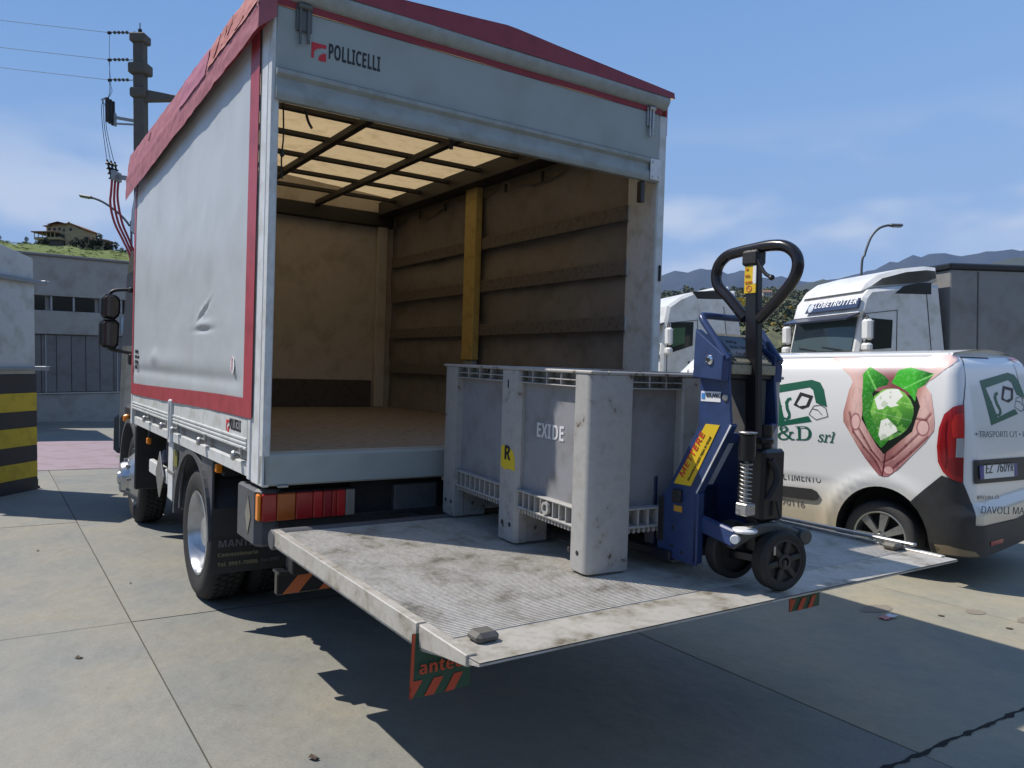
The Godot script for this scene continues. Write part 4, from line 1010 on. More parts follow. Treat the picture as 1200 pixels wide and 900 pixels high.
	var bays := [[0, 0.155, 0.615, 0.0], [0, 0.765, 1.195, 0.0], [0, 0.155, 0.615, W], [0, 0.765, 1.195, W], [1, 0.19, 0.44, 0.0], [1, 0.56, 0.81, 0.0], [1, 0.19, 0.44, L], [1, 0.56, 0.81, L]]
	for q in bays:
		b = MB.new()
		var o = q[3]
		var sg = 1.0 if o == 0.0 else -1.0
		var pt = func(a, y, d): return Vector3(o + sg * d, y, a) if q[0] == 0 else Vector3(a, y, o + sg * d)
		b.bx(pt.call(q[1], 0.695, 0.042), pt.call(q[2], 0.744, 0.046), 0.0)
		b.bx(pt.call(q[1], 0.716, 0.003), pt.call(q[2], 0.7205, 0.043), 0.001)
		b.bx(pt.call(q[1], 0.692, 0.001), pt.call(q[2], 0.6965, 0.044), 0.001)
		var n = 4 if q[0] == 0 else 3
		for k in range(1, n):
			var a = lerpf(q[1], q[2], float(k) / n)
			b.bx(pt.call(a - 0.0025, 0.697, 0.002), pt.call(a + 0.0025, 0.744, 0.042), 0.001)
		var lat = obj("rim_lattice", b, post, t); lat.set_meta("kind", "stuff")
		# ribbed band at the base
		b = MB.new()
		b.bx(pt.call(q[1], 0.165, 0.05), pt.call(q[2], 0.232, 0.056), 0.0)
		b.bx(pt.call(q[1], 0.228, 0.004), pt.call(q[2], 0.236, 0.056), 0.002)
		b.bx(pt.call(q[1], 0.158, 0.004), pt.call(q[2], 0.167, 0.056), 0.002)
		n = 9 if q[0] == 0 else 5
		for k in range(0, n + 1):
			var a = lerpf(q[1] + 0.004, q[2] - 0.004, float(k) / n)
			b.bx(pt.call(a - 0.0035, 0.16, 0.006), pt.call(a + 0.0035, 0.235, 0.05), 0.001)
		# toothed lower edge
		for k in range(0, n * 2):
			var a = lerpf(q[1] + 0.004, q[2] - 0.004, (k + 0.5) / (n * 2.0))
			b.bx(pt.call(a - 0.006, 0.138, 0.012), pt.call(a + 0.004, 0.160, 0.05), 0.002)
		var rr = obj("base_ribs", b, post, t); rr.set_meta("kind", "stuff")
	b = MB.new(); b.lathe([Vector2(0.016, 0), Vector2(0.026, 0), Vector2(0.026, 0.012), Vector2(0.016, 0.012), Vector2(0.016, 0)], 18, Transform3D(Basis(Vector3(0, 1, 0), Vector3(-1, 0, 0), Vector3(0, 0, 1)), Vector3(0.012, 0.197, 1.0))); obj("drain_ring", b, post, t)
	text("lettering", "EXIDE", plane_at(Vector3(0.033, 0.452, 0.865), Vector3(0, 0, 1), Vector3.UP), 0.06, mk("ghost_white", lin(0.58, 0.59, 0.61), 0.5), t, "Droid Sans", 700, 0.90)

func make_pallet_truck():
	var t := thing("pallet_truck_scale", "blue hand pallet truck with weighing display and black loop handle", "pallet truck", Vector3(1.245, 0.678, 1.5), TF)
	var blue = mk("blue_paint", lin(0.028, 0.052, 0.145), 0.36, 0.0, tex_grime, 2.5)
	var dk = mats["black_paint"]
	var b: MB
	var zy := func(x): return Transform3D(Basis(Vector3(0, 0, 1), Vector3(0, 1, 0), Vector3(-1, 0, 0)), Vector3(x, 0, 0))
	var plate := [Vector2(1.42, 0.735), Vector2(1.62, 0.728), Vector2(1.615, 1.005), Vector2(1.762, 1.262), Vector2(1.745, 1.42), Vector2(1.745, 1.51), Vector2(1.61, 1.59), Vector2(1.61, 1.245), Vector2(1.47, 1.0), Vector2(1.42, 0.95)]
	for s in [0, 1]:
		var x = 1.12 if s == 0 else 1.37
		b = MB.new(); b.prism(plate, -0.006, 0.006, 0.002, zy.call(x))
		var side = obj("side_plate", b, blue, t)
		b = MB.new(); b.bx(Vector3(x - 0.006 if s == 0 else x - 0.03, 0.735, 1.60), Vector3(x + 0.03 if s == 0 else x + 0.006, 1.0, 1.622), 0.004); put("flange", b.mesh(), blue, side)
		b = MB.new(); b.beam(Vector3(x + (0.012 if s == 0 else -0.012), 1.0, 1.61), Vector3(x + (0.012 if s == 0 else -0.012), 1.262, 1.757), 0.04, 0.012); put("flange", b.mesh(), blue, side)
		if s == 0:
			# warning sign along the sloping part
			b = MB.new(); b.prism([Vector2(1.50, 1.02), Vector2(1.585, 1.02), Vector2(1.713, 1.256), Vector2(1.648, 1.256)], 0.006, 0.0085, 0.0, zy.call(x)); put("warning_sign", b.mesh(), mk("sign_yellow", lin(0.68, 0.46, 0.02), 0.4), side)
			var dir := Vector3(0, 0.236, 0.138).normalized()
			text("lettering", "METTERE", plane_at(Vector3(x - 0.009, 1.04, 1.552), dir, Vector3(0, 0.138, -0.236)), 0.023, mats["red_ink"], side, "Droid Sans", 400, 1.55)
			text("lettering", "SOLLEVARE IL CARICO PRIMA DI PESARE", plane_at(Vector3(x - 0.009, 1.035, 1.578), dir, Vector3(0, 0.138, -0.236)), 0.008, mats["black_ink"], side, "Droid Sans", 400, 1.0)
			b = MB.new(); b.prism([Vector2(1.612, 1.0), Vector2(1.616, 0.996), Vector2(1.765, 1.258), Vector2(1.76, 1.262)], 0.006, 0.009, 0.0, zy.call(x)); put("worn_edge", b.mesh(), mats["alu"], side)
			b = MB.new(); b.bx(Vector3(x - 0.02, 0.95, 1.50), Vector3(x - 0.006, 1.0, 1.545), 0.004); b.cyl(Vector3(x - 0.02, 0.965, 1.548), Vector3(x - 0.03, 0.965, 1.548), 0.007, 10); put("switch_box", b.mesh(), mats["black_plastic"], side)
			b = MB.new(); b.bx(Vector3(x - 0.009, 0.915, 1.505), Vector3(x - 0.006, 0.938, 1.545), 0.0); put("small_label", b.mesh(), mk("label_amber", lin(0.5, 0.26, 0.03), 0.5), side)
			for q in [[1.50, 0.85], [1.55, 0.765], [1.50, 0.78]]:
				b = MB.new(); b.cyl(Vector3(x + 0.004, q[1], q[0]), Vector3(x - 0.0065, q[1], q[0]), 0.008, 10, 0.001); put("bolt_hole", b.mesh(), mats["black_plastic"], side)
			b = MB.new(); b.bx(Vector3(x - 0.002, 0.79, 1.425), Vector3(x - 0.0085, 0.96, 1.452), 0.001); put("slot", b.mesh(), mats["black_plastic"], side)
			# maker's label and knob below the display housing
			b = MB.new(); b.bx(Vector3(x - 0.008, 1.338, 1.62), Vector3(x - 0.006, 1.375, 1.712), 0.0); var lb = put("white_label", b.mesh(), mats["white_ink"], side)
			text("lettering", "BILANCE", plane_at(Vector3(x - 0.0085, 1.35, 1.645), Vector3(0, 0, 1), Vector3.UP), 0.014, mats["black_ink"], side, "Droid Sans", 400, 1.0)
			b = MB.new(); b.bx(Vector3(x - 0.0095, 1.347, 1.624), Vector3(x - 0.008, 1.368, 1.640), 0.0); put("blue_mark", b.mesh(), mk("mark_blue", lin(0.05, 0.22, 0.55), 0.5), side)
			b = MB.new(); b.lathe([Vector2(0, 0.006), Vector2(0.010, 0.006), Vector2(0.013, 0.003), Vector2(0.013, 0)], 14, Transform3D(Basis(Vector3(0, 1, 0), Vector3(-1, 0, 0), Vector3(0, 0, 1)), Vector3(x - 0.006, 1.356, 1.733))); put("screw_cap", b.mesh(), mats["steel"], side)
	# display housing
	var hood := [Vector2(1.605, 1.425), Vector2(1.743, 1.415), Vector2(1.747, 1.505), Vector2(1.612, 1.60)]
	for x in [1.097, 1.393]:
		b = MB.new(); b.prism(hood, -0.018, 0.018, 0.003, zy.call(x)); obj("housing_cheek", b, blue, t)
	b = MB.new(); b.lathe([Vector2(0, 0.007), Vector2(0.012, 0.007), Vector2(0.017, 0.004), Vector2(0.018, 0)], 16, Transform3D(Basis(Vector3(0, 1, 0), Vector3(-1, 0, 0), Vector3(0, 0, 1)), Vector3(1.079, 1.488, 1.685))); obj("knob", b, mats["chrome"], t)
	b = MB.new(); b.cyl(Vector3(1.072, 1.488, 1.685), Vector3(1.070, 1.488, 1.685), 0.008, 12, 0.0005); obj("knob_face", b, mats["black_plastic"], t)
	b = MB.new(); b.prism([Vector2(1.60, 1.44), Vector2(1.735, 1.425), Vector2(1.738, 1.47), Vector2(1.61, 1.585)], -0.125, 0.125, 0.004, zy.call(1.245)); obj("display_housing", b, mats["black_plastic"], t)
	var dn := Vector3(0, 0.128, 0.115).normalized()
	var slope := Transform3D(Basis(Vector3(1, 0, 0), Vector3(0, 0.115, -0.128).normalized(), dn), Vector3(1.245, 1.53, 1.678) + dn * 0.004)
	b = MB.new(); b.box(Vector3.ZERO, Vector3(0.215, 0.165, 0.012), 0.004, slope); var fr = obj("display_frame", b, mk("brass_grey", lin(0.32, 0.29, 0.21), 0.5, 0.2, tex_scratch, 4.0), t)
	b = MB.new(); b.box(Vector3(0, 0.004, 0.007), Vector3(0.17, 0.118, 0.004), 0.002, slope); put("display_glass", b.mesh(), mk("lcd", lin(0.045, 0.05, 0.065), 0.15), fr)
	for k in 3: text("lettering", ["0.0 kg", "TARA  ZERO", "ON  OFF"][k], slope * Transform3D(Basis(), Vector3(-0.06, 0.02 - 0.03 * k, 0.0095)), 0.011, mk("lcd_ink", lin(0.12, 0.13, 0.16), 0.4), fr, "Droid Sans", 400, 1.3)
	for s in [-1.0, 1.0]:
		b = MB.new()
		for k in 13: b.box(Vector3(s * 0.098, -0.07 + 0.0115 * k, 0.008), Vector3(0.018, 0.004, 0.004), 0.001, slope)
		var ck = put("keypad_hatching", b.mesh(), mats["black_plastic"], fr); ck.set_meta("kind", "stuff")
	b = MB.new(); b.bx(Vector3(1.125, 1.44, 1.739), Vector3(1.365, 1.475, 1.75), 0.003); obj("front_strip", b, mats["brass_grey"], t)
	# blue guard tube round the display
	b = MB.new(); b.tube(lerp_pts([Vector3(1.10, 1.49, 1.75), Vector3(1.10, 1.56, 1.692), Vector3(1.10, 1.625, 1.635), Vector3(1.105, 1.645, 1.618), Vector3(1.13, 1.652, 1.61), Vector3(1.245, 1.652, 1.61), Vector3(1.36, 1.652, 1.61), Vector3(1.385, 1.645, 1.618), Vector3(1.39, 1.625, 1.635), Vector3(1.39, 1.56, 1.692), Vector3(1.39, 1.49, 1.75)], 48), 0.013, 10); obj("guard_tube", b, blue, t)
	b = MB.new(); b.prism([Vector2(1.335, 0.76), Vector2(1.385, 0.755), Vector2(1.385, 1.03), Vector2(1.335, 1.0)], -0.008, 0.008, 0.002, zy.call(1.135)); obj("rear_plate", b, mk("deep_blue", lin(0.015, 0.026, 0.075), 0.4, 0.0, tex_grime, 2.5), t)
	# lower body between the plates
	b = MB.new(); b.bx(Vector3(1.126, 0.74, 1.47), Vector3(1.364, 1.0, 1.49), 0.004); obj("back_plate", b, blue, t)
	b = MB.new(); b.bx(Vector3(1.25, 1.21, 1.50), Vector3(1.36, 1.43, 1.72), 0.01); obj("battery_box", b, mk("battery_grey", lin(0.10, 0.10, 0.10), 0.5, 0.0, tex_grime, 3.0), t)
	b = MB.new(); b.bx(Vector3(1.14, 1.19, 1.62), Vector3(1.24, 1.225, 1.72), 0.006); obj("bracket", b, blue, t)
	b = MB.new(); b.bx(Vector3(1.225, 0.915, 1.70), Vector3(1.35, 1.175, 1.82), 0.012); b.cyl(Vector3(1.30, 1.17, 1.76), Vector3(1.30, 1.26, 1.76), 0.03, 14); b.cyl(Vector3(1.35, 1.17, 1.75), Vector3(1.35, 1.24, 1.75), 0.008, 8); obj("pump_body", b, dk, t)
	b = MB.new(); b.cyl(Vector3(1.26, 1.195, 1.79), Vector3(1.26, 1.215, 1.79), 0.036, 18, 0.004); b.cyl(Vector3(1.158, 1.135, 1.80), Vector3(1.158, 1.23, 1.80), 0.03, 16, 0.004); obj("pump_head", b, dk, t)
	b = MB.new(); b.cyl(Vector3(1.158, 1.232, 1.80), Vector3(1.158, 1.240, 1.80), 0.034, 16, 0.003); obj("pump_cap", b, mats["steel"], t)
	b = MB.new(); b.cyl(Vector3(1.158, 0.99, 1.80), Vector3(1.158, 1.14, 1.80), 0.008, 10); b.lathe([Vector2(0, -0.012), Vector2(0.010, -0.008), Vector2(0.014, 0), Vector2(0.010, 0.008), Vector2(0, 0.012)], 12, Transform3D(Basis(), Vector3(1.158, 1.148, 1.80))); b.cyl(Vector3(1.158, 1.122, 1.80), Vector3(1.158, 1.129, 1.80), 0.023, 16); obj("piston", b, mats["steel"], t)
	b = MB.new()
	var hp := []
	for k in 145:
		var f = TAU * k / 16.0
		hp.append(Vector3(1.158 + 0.019 * cos(f), 0.988 + 0.132 * k / 144.0, 1.80 + 0.019 * sin(f)))
	b.tube(hp, 0.0032, 6); obj("coil_spring", b, mats["steel"], t)
	b = MB.new(); b.bx(Vector3(1.135, 0.945, 1.775), Vector3(1.185, 0.988, 1.825), 0.004); obj("spring_seat", b, mats["steel"], t)
	b = MB.new(); b.tube(lerp_pts([Vector3(1.24, 1.0, 1.83), Vector3(1.265, 1.06, 1.845), Vector3(1.27, 1.1, 1.84), Vector3(1.25, 1.14, 1.83)], 12), 0.012, 8); b.beam(Vector3(1.29, 0.99, 1.83), Vector3(1.30, 0.93, 1.84), 0.012, 0.008); obj("foot_lever", b, mats["chassis"], t)
	# link arm, yoke and steering wheels
	b = MB.new(); b.beam(Vector3(1.15, 0.885, 1.60), Vector3(1.125, 0.862, 1.79), 0.024, 0.062, 0.006); obj("link_arm", b, blue, t)
	b = MB.new(); b.beam(Vector3(1.34, 0.885, 1.60), Vector3(1.36, 0.862, 1.75), 0.024, 0.062, 0.006); obj("link_arm", b, blue, t)
	b = MB.new(); b.cyl(Vector3(1.135, 0.863, 1.785), Vector3(1.108, 0.863, 1.80), 0.016, 14); obj("link_pin", b, mats["alu"], t)
	b = MB.new()
	var arch := []
	for k in 13:
		var f = k / 12.0
		arch.append(Vector2(lerpf(-0.135, 0.165, f), 0.042 * sin(PI * f) + 0.006))
	var low := []
	for k in 13:
		var f = 1.0 - k / 12.0
		low.append(Vector2(lerpf(-0.13, 0.16, f), 0.042 * sin(PI * f) - 0.03 - 0.012 * absf(2.0 * f - 1.0)))
	b.prism(arch + low, -0.03, 0.03, 0.008, Transform3D(Basis(Vector3(0.93, 0, 0.30).normalized(), Vector3(0, 1, 0), Vector3(-0.30, 0, 0.93).normalized()), Vector3(1.26, 0.865, 1.80)), 0.6)
	b.cyl(Vector3(1.405, 0.862, 1.82), Vector3(1.39, 0.862, 1.89), 0.028, 14, 0.005)
	obj("axle_yoke", b, mk("cast_grey", lin(0.10, 0.10, 0.09), 0.5, 0.3, tex_scratch, 3.0), t)
	b = MB.new(); b.cyl(Vector3(1.16, 0.885, 1.80), Vector3(1.16, 0.897, 1.80), 0.045, 16, 0.004); obj("grease_cap", b, mats["alu"], t)
	b = MB.new(); b.bx(Vector3(1.245, 0.80, 1.735), Vector3(1.285, 0.88, 1.785), 0.006); b.beam(Vector3(1.235, 0.776, 1.62), Vector3(1.292, 0.776, 1.88), 0.03, 0.03); obj("steering_stem", b, dk, t)
	var axd := Vector3(-0.18, 0, 0.98).normalized()
	var wf := Transform3D(MB.along(axd), Vector3.ZERO)
	for s in [0, 1]:
		var c := Vector3(1.290, 0.782, 1.868) if s == 0 else Vector3(1.255, 0.79, 1.650)
		var w := Node3D.new(); w.name = "steering_wheel"; t.add_child(w, true)
		w.transform = Transform3D(MB.along(axd if s == 0 else -axd), c - off)
		b = MB.new(); b.lathe([Vector2(0.078, 0.006), Vector2(0.085, 0.010), Vector2(0.099, 0.008), Vector2(0.106, 0.0), Vector2(0.106, -0.042), Vector2(0.099, -0.05), Vector2(0.08, -0.05)], 40); put("tyre", b.mesh(), mk("wheel_rubber", lin(0.02, 0.018, 0.017), 0.7, 0.0, tex_scratch, 5.0), w)
		b = MB.new(); b.lathe([Vector2(0.082, -0.006), Vector2(0.079, 0.006), Vector2(0.072, 0.008), Vector2(0.068, -0.006), Vector2(0.03, -0.010), Vector2(0.028, 0.010), Vector2(0.016, 0.012), Vector2(0.014, 0.002), Vector2(0, 0.002)], 40); b.lathe([Vector2(0.085, -0.03), Vector2(0, -0.03)], 20); put("hub", b.mesh(), mk("hub_dark", lin(0.045, 0.04, 0.036), 0.55, 0.2, tex_scratch, 5.0), w)
		for k in 6:
			b = MB.new()
			var f = TAU * k / 6.0 + 0.3
			var d := Vector3(cos(f), 0, sin(f))
			b.beam(d * 0.026 + Vector3(0, 0.0, 0), d * 0.074 + Vector3(0, 0.0, 0), 0.022, 0.016, 0.004)
			put("spoke", b.mesh(), mats["hub_dark"], w)
	b = MB.new(); b.bx(Vector3(1.235, 0.81, 1.868), Vector3(1.243, 0.84, 1.871), 0.0); obj("chipped_paint", b, mk("cream", lin(0.5, 0.42, 0.32), 0.6), t)
	# tiller with loop handle
	b = MB.new(); b.beam(Vector3(1.248, 0.90, 1.768), Vector3(1.245, 1.885, 1.727), 0.055, 0.036, 0.006, Vector3.RIGHT); obj("tiller", b, dk, t)
	b = MB.new(); b.bx(Vector3(1.218, 1.835, 1.692), Vector3(1.272, 1.89, 1.765), 0.008); obj("tiller_head", b, mats["black_plastic"], t)
	b = MB.new(); b.tube(lerp_pts([Vector3(1.245, 1.645, 1.700), Vector3(1.245, 1.72, 1.625), Vector3(1.245, 1.772, 1.568), Vector3(1.245, 1.815, 1.555), Vector3(1.245, 1.855, 1.567), Vector3(1.245, 1.884, 1.605), Vector3(1.245, 1.893, 1.66), Vector3(1.245, 1.898, 1.73), Vector3(1.245, 1.901, 1.80), Vector3(1.245, 1.892, 1.86), Vector3(1.245, 1.862, 1.903), Vector3(1.245, 1.82, 1.916), Vector3(1.245, 1.77, 1.898), Vector3(1.245, 1.71, 1.842), Vector3(1.245, 1.64, 1.762)], 90), 0.0205, 14); obj("loop_handle", b, mk("handle_paint", lin(0.014, 0.012, 0.014), 0.22), t)
	b = MB.new(); b.tube(lerp_pts([Vector3(1.23, 1.862, 1.755), Vector3(1.225, 1.83, 1.775), Vector3(1.22, 1.80, 1.80), Vector3(1.22, 1.785, 1.825)], 14), 0.007, 8); b.lathe([Vector2(0, -0.011), Vector2(0.009, -0.007), Vector2(0.012, 0), Vector2(0.009, 0.007), Vector2(0, 0.011)], 10, Transform3D(Basis(), Vector3(1.22, 1.783, 1.828))); obj("control_lever", b, dk, t)
	# stickers on the side of the tiller that faces the lorry's rear left
	var sx := 1.2245
	b = MB.new(); b.bx(Vector3(sx, 1.735, 1.706), Vector3(sx + 0.003, 1.833, 1.7435), 0.0); var st = obj("yellow_sticker", b, mats["sign_yellow"], t)
	b = MB.new(); b.bx(Vector3(sx - 0.001, 1.768, 1.7435), Vector3(sx + 0.003, 1.833, 1.757), 0.0); put("white_strip", b.mesh(), mats["white_ink"], st)
	b = MB.new(); b.bx(Vector3(sx - 0.001, 1.735, 1.7437), Vector3(sx + 0.003, 1.767, 1.757), 0.0); put("yellow_end", b.mesh(), mats["sign_yellow"], st)
	b = MB.new(); b.lathe([Vector2(0.009, 0), Vector2(0.0125, 0), Vector2(0.0125, 0.001), Vector2(0.009, 0.001)], 20, Transform3D(Basis(Vector3(0, 1, 0), Vector3(-1, 0, 0), Vector3(0, 0, 1)), Vector3(sx - 0.0005, 1.751, 1.728))); b.beam(Vector3(sx - 0.001, 1.759, 1.720), Vector3(sx - 0.001, 1.743, 1.736), 0.001, 0.003, 0.0); put("prohibition_ring", b.mesh(), mats["orange_ink"], st)
	for k in 3: text("lettering", ["UP", "MID", "DOWN"][k], plane_at(Vector3(sx - 0.001, 1.815 - 0.024 * k, 1.71), Vector3(0, 0, 1), Vector3.UP), 0.008, mats["orange_ink"], st)
	# forks under the pallet box, coloured near black for the shadow there
	for x in [1.10, 1.28]:
		b = MB.new(); b.prism([Vector2(1.50, 0.76), Vector2(1.50, 0.725), Vector2(0.55, 0.715), Vector2(0.50, 0.735), Vector2(0.55, 0.76)], -0.06, 0.06, 0.006, zy.call(x + 0.06)); var fk = obj("fork", b, mk("fork_shadow_dark", lin(0.012, 0.014, 0.022), 0.5, 0.0, tex_scratch, 2.0), t)
		b = MB.new(); b.cyl(Vector3(x + 0.02, 0.727, 0.68), Vector3(x + 0.10, 0.727, 0.68), 0.036, 16, 0.004); put("fork_roller", b.mesh(), mats["wheel_rubber"], fk)
	b = MB.new(); b.bx(Vector3(1.13, 0.735, 1.44), Vector3(1.36, 0.83, 1.49), 0.006); obj("fork_carriage", b, blue, t)

func van_skin(u: float, h: float) -> Vector3:
	# a point of the van's body: u runs back along the left side (u = -distance from the tail), round the corner and across the tail; h is the height
	if u > 0.729:
		var m = van_skin(1.458 - u, h)
		return Vector3(1.83 - m.x, m.y, m.z)
	var sd = 0.10 * pow(maxf(0, (h - 1.05) / 0.70), 2.0) + 0.10 * pow(maxf(0, (h - 1.66) / 0.17), 2.5) + 0.03 * pow(maxf(0, (0.5 - h) / 0.25), 2.0)
	var re = 0.13 * pow(maxf(0, (h - 0.95) / 0.85), 1.6) + 0.10 * pow(maxf(0, (h - 1.68) / 0.15), 2.5) - 0.05 * clampf((0.66 - h) / 0.08, 0.0, 1.0)
	var l := 0.0; var s := 0.0; var nl := 0.0; var ns := 1.0; var w := 0.0
	if u < -0.30: l = -u
	elif u < 0.014:
		var f = (u + 0.30) / 0.2
		l = 0.30 - 0.2 * sin(f); s = 0.2 - 0.2 * cos(f); nl = sin(f); ns = cos(f); w = sin(f) * sin(f)
	else:
		l = 0.10; s = 0.2 + u - 0.014; nl = 1.0; ns = 0.0; w = 1.0
	var d = sd * (1.0 - w) + re * w
	# a shallow crease along the side and a swelling over the wheel
	if u < -0.3:
		d += 0.008 * smoothstep(0.78, 0.72, h) * smoothstep(-1.05, -1.35, u) - 0.012 * exp(-pow((Vector2((u + 0.765) / 0.9, (h - 0.305) / 0.95).length() - 0.52) / 0.06, 2.0)) * (1.0 if h > 0.3 else 0.0)
		d += 0.006 * smoothstep(1.70, 1.72, h) * smoothstep(-0.4, -0.5, u)
	l += nl * d; s += ns * d
	if l > 3.5: s += 0.30 * pow((l - 3.5) / 0.75, 2.0)
	var top := 1.83
	if l > 2.75: top = lerpf(1.83, 1.08, clampf((l - 2.75) / 0.95, 0, 1))
	if l > 3.7: top = lerpf(1.08, 0.78, clampf((l - 3.7) / 0.55, 0, 1))
	var y = 0.22 + (h - 0.22) * (top - 0.22) / 1.61
	return Vector3(s, y, -l)

func hands_texture() -> ImageTexture:
	# the printed picture: two hands that hold a leafy globe
	var n := 560
	var lo := Vector2(-1.30, 0.80); var hi := Vector2(0.10, 1.83)
	var leaf_l := PackedVector2Array([Vector2(-0.941, 1.462), Vector2(-0.940, 1.546), Vector2(-0.95, 1.655), Vector2(-0.905, 1.72), Vector2(-0.774, 1.646), Vector2(-0.729, 1.602), Vector2(-0.739, 1.567), Vector2(-0.807, 1.548), Vector2(-0.872, 1.485)])
	var leaf_r := PackedVector2Array([Vector2(-0.707, 1.585), Vector2(-0.665, 1.69), Vector2(-0.575, 1.712), Vector2(-0.385, 1.66), Vector2(-0.448, 1.571), Vector2(-0.502, 1.537), Vector2(-0.510, 1.434), Vector2(-0.565, 1.510), Vector2(-0.636, 1.551)])
	var leaf_b := PackedVector2Array([Vector2(-0.938, 1.462), Vector2(-0.86, 1.50), Vector2(-0.80, 1.36), Vector2(-0.74, 1.22), Vector2(-0.70, 1.12), Vector2(-0.76, 1.05), Vector2(-0.80, 1.09), Vector2(-0.871, 1.184), Vector2(-0.921, 1.306)])
	var globe := PackedVector2Array([Vector2(-0.703, 1.541), Vector2(-0.65, 1.535), Vector2(-0.598, 1.509), Vector2(-0.545, 1.45), Vector2(-0.519, 1.392), Vector2(-0.518, 1.33), Vector2(-0.530, 1.272), Vector2(-0.565, 1.21), Vector2(-0.612, 1.165), Vector2(-0.69, 1.12), Vector2(-0.764, 1.106), Vector2(-0.811, 1.223), Vector2(-0.861, 1.344), Vector2(-0.836, 1.477), Vector2(-0.77, 1.53)])
	var na := PackedVector2Array([Vector2(-0.833, 1.451), Vector2(-0.79, 1.50), Vector2(-0.736, 1.532), Vector2(-0.651, 1.539), Vector2(-0.605, 1.483), Vector2(-0.659, 1.421), Vector2(-0.632, 1.405), Vector2(-0.698, 1.385), Vector2(-0.725, 1.40), Vector2(-0.758, 1.369), Vector2(-0.801, 1.364)])
	var sa := PackedVector2Array([Vector2(-0.769, 1.274), Vector2(-0.719, 1.297), Vector2(-0.648, 1.232), Vector2(-0.633, 1.198), Vector2(-0.713, 1.141), Vector2(-0.781, 1.105), Vector2(-0.790, 1.127)])
	var gap := PackedVector2Array([Vector2(-0.92, 1.47), Vector2(-0.86, 1.52), Vector2(-0.5, 1.48), Vector2(-0.47, 1.4), Vector2(-0.52, 1.2), Vector2(-0.74, 1.0), Vector2(-0.80, 1.07), Vector2(-0.93, 1.28)])
	var fn := FastNoiseLite.new(); fn.frequency = 9.0; fn.seed = 6; fn.fractal_octaves = 3
	var spine := [[Vector2(-1.20, 1.80), Vector2(-1.0, 1.58), Vector2(-1.0, 1.33), Vector2(-0.96, 1.14), Vector2(-0.80, 0.96), Vector2(-0.72, 0.85)], [Vector2(-0.18, 1.78), Vector2(-0.38, 1.62), Vector2(-0.44, 1.45), Vector2(-0.45, 1.25), Vector2(-0.56, 1.06), Vector2(-0.68, 0.90), Vector2(-0.72, 0.85)]]
	var fingers := [[Vector2(-1.03, 1.33), Vector2(-0.99, 1.17), Vector2(-0.90, 1.05), Vector2(-0.80, 0.94), Vector2(-0.755, 0.85)], [Vector2(-0.945, 1.20), Vector2(-0.90, 1.13), Vector2(-0.84, 1.03), Vector2(-0.77, 0.95)], [Vector2(-0.40, 1.16), Vector2(-0.52, 1.03), Vector2(-0.62, 0.93), Vector2(-0.69, 0.86)], [Vector2(-0.47, 1.18), Vector2(-0.56, 1.08), Vector2(-0.66, 0.98), Vector2(-0.74, 0.93)], [Vector2(-0.385, 1.34), Vector2(-0.42, 1.29), Vector2(-0.50, 1.30)]]
	var im := Image.create(n, n, false, Image.FORMAT_RGB8)
	for j in n:
		for i in n:
			var p := Vector2(lerpf(lo.x, hi.x, (i + 0.5) / n), lerpf(hi.y, lo.y, (j + 0.5) / n))
			var c := Color(0.86, 0.72, 0.70)
			# round the flesh off around the line of each arm
			var best := 9.0; var side := 0.0
			for sp in spine:
				for k in sp.size() - 1:
					var q = Geometry2D.get_closest_point_to_segment(p, sp[k], sp[k + 1])
					var dd = p.distance_to(q)
					if dd < best:
						best = dd
						side = (p - q).x
			var w = clampf(best / 0.13, 0.0, 1.0)
			c = Color(0.85, 0.66, 0.61).lerp(Color(0.52, 0.29, 0.30), w * w)
			c = c.lerp(Color(0.93, 0.82, 0.80), clampf(0.5 - best * 5.0 + side * 3.5, 0.0, 0.6))
			c = c.lerp(Color(0.47, 0.23, 0.26), clampf((1.16 - p.y) / 0.4, 0.0, 0.6))
			for ln in fingers:
				for k in ln.size() - 1:
					var dd = p.distance_to(Geometry2D.get_closest_point_to_segment(p, ln[k], ln[k + 1]))
					if dd < 0.022:
						var below = (p.x - ln[k].x) * (ln[k + 1].y - ln[k].y) - (p.y - ln[k].y) * (ln[k + 1].x - ln[k].x)
						c = c.lerp(Color(0.36, 0.16, 0.18), (1.0 - dd / 0.022) * (0.75 if below > 0 else 0.45)) if dd < 0.006 or below > 0 else c.lerp(Color(0.93, 0.78, 0.74), 0.5 * (1.0 - dd / 0.022))
			if fn.get_noise_2d(p.x * 2.0, p.y * 0.7) > 0.25 and p.y < 1.55: c = c.darkened(0.06)
			# finger joints and nails
			for q in [[-0.98, 1.255, 0.035, 0.06], [-0.44, 1.235, 0.04, 0.055], [-0.70, 0.875, 0.035, 0.03]]:
				var e = Vector2((p.x - q[0]) / q[2], (p.y - q[1]) / q[3]).length()
				if e < 1.0: c = c.lerp(Color(0.90, 0.74, 0.72), 0.75)
				elif e < 1.25: c = c.lerp(Color(0.52, 0.28, 0.30), 0.6)
			if absf(p.x + 0.745 - (p.y - 0.85) * 0.12) < 0.006 and p.y < 1.03: c = Color(0.34, 0.14, 0.17)
			c = c.lerp(Color(0.97, 0.95, 0.94), clampf((p.y - 1.62) / 0.14, 0.0, 1.0) * (1.0 - clampf((absf(p.x + 0.70) - 0.28) / 0.17, 0.0, 1.0)))
			if p.y > 1.66: c = c.lerp(Color(0.96, 0.93, 0.92), 0.35 * clampf((p.y - 1.66) / 0.12, 0, 1))
			if Geometry2D.is_point_in_polygon(p, gap): c = Color(0.10, 0.13, 0.10)
			var leaf := false
			if Geometry2D.is_point_in_polygon(p, leaf_b): c = Color(0.20, 0.52, 0.16); leaf = true
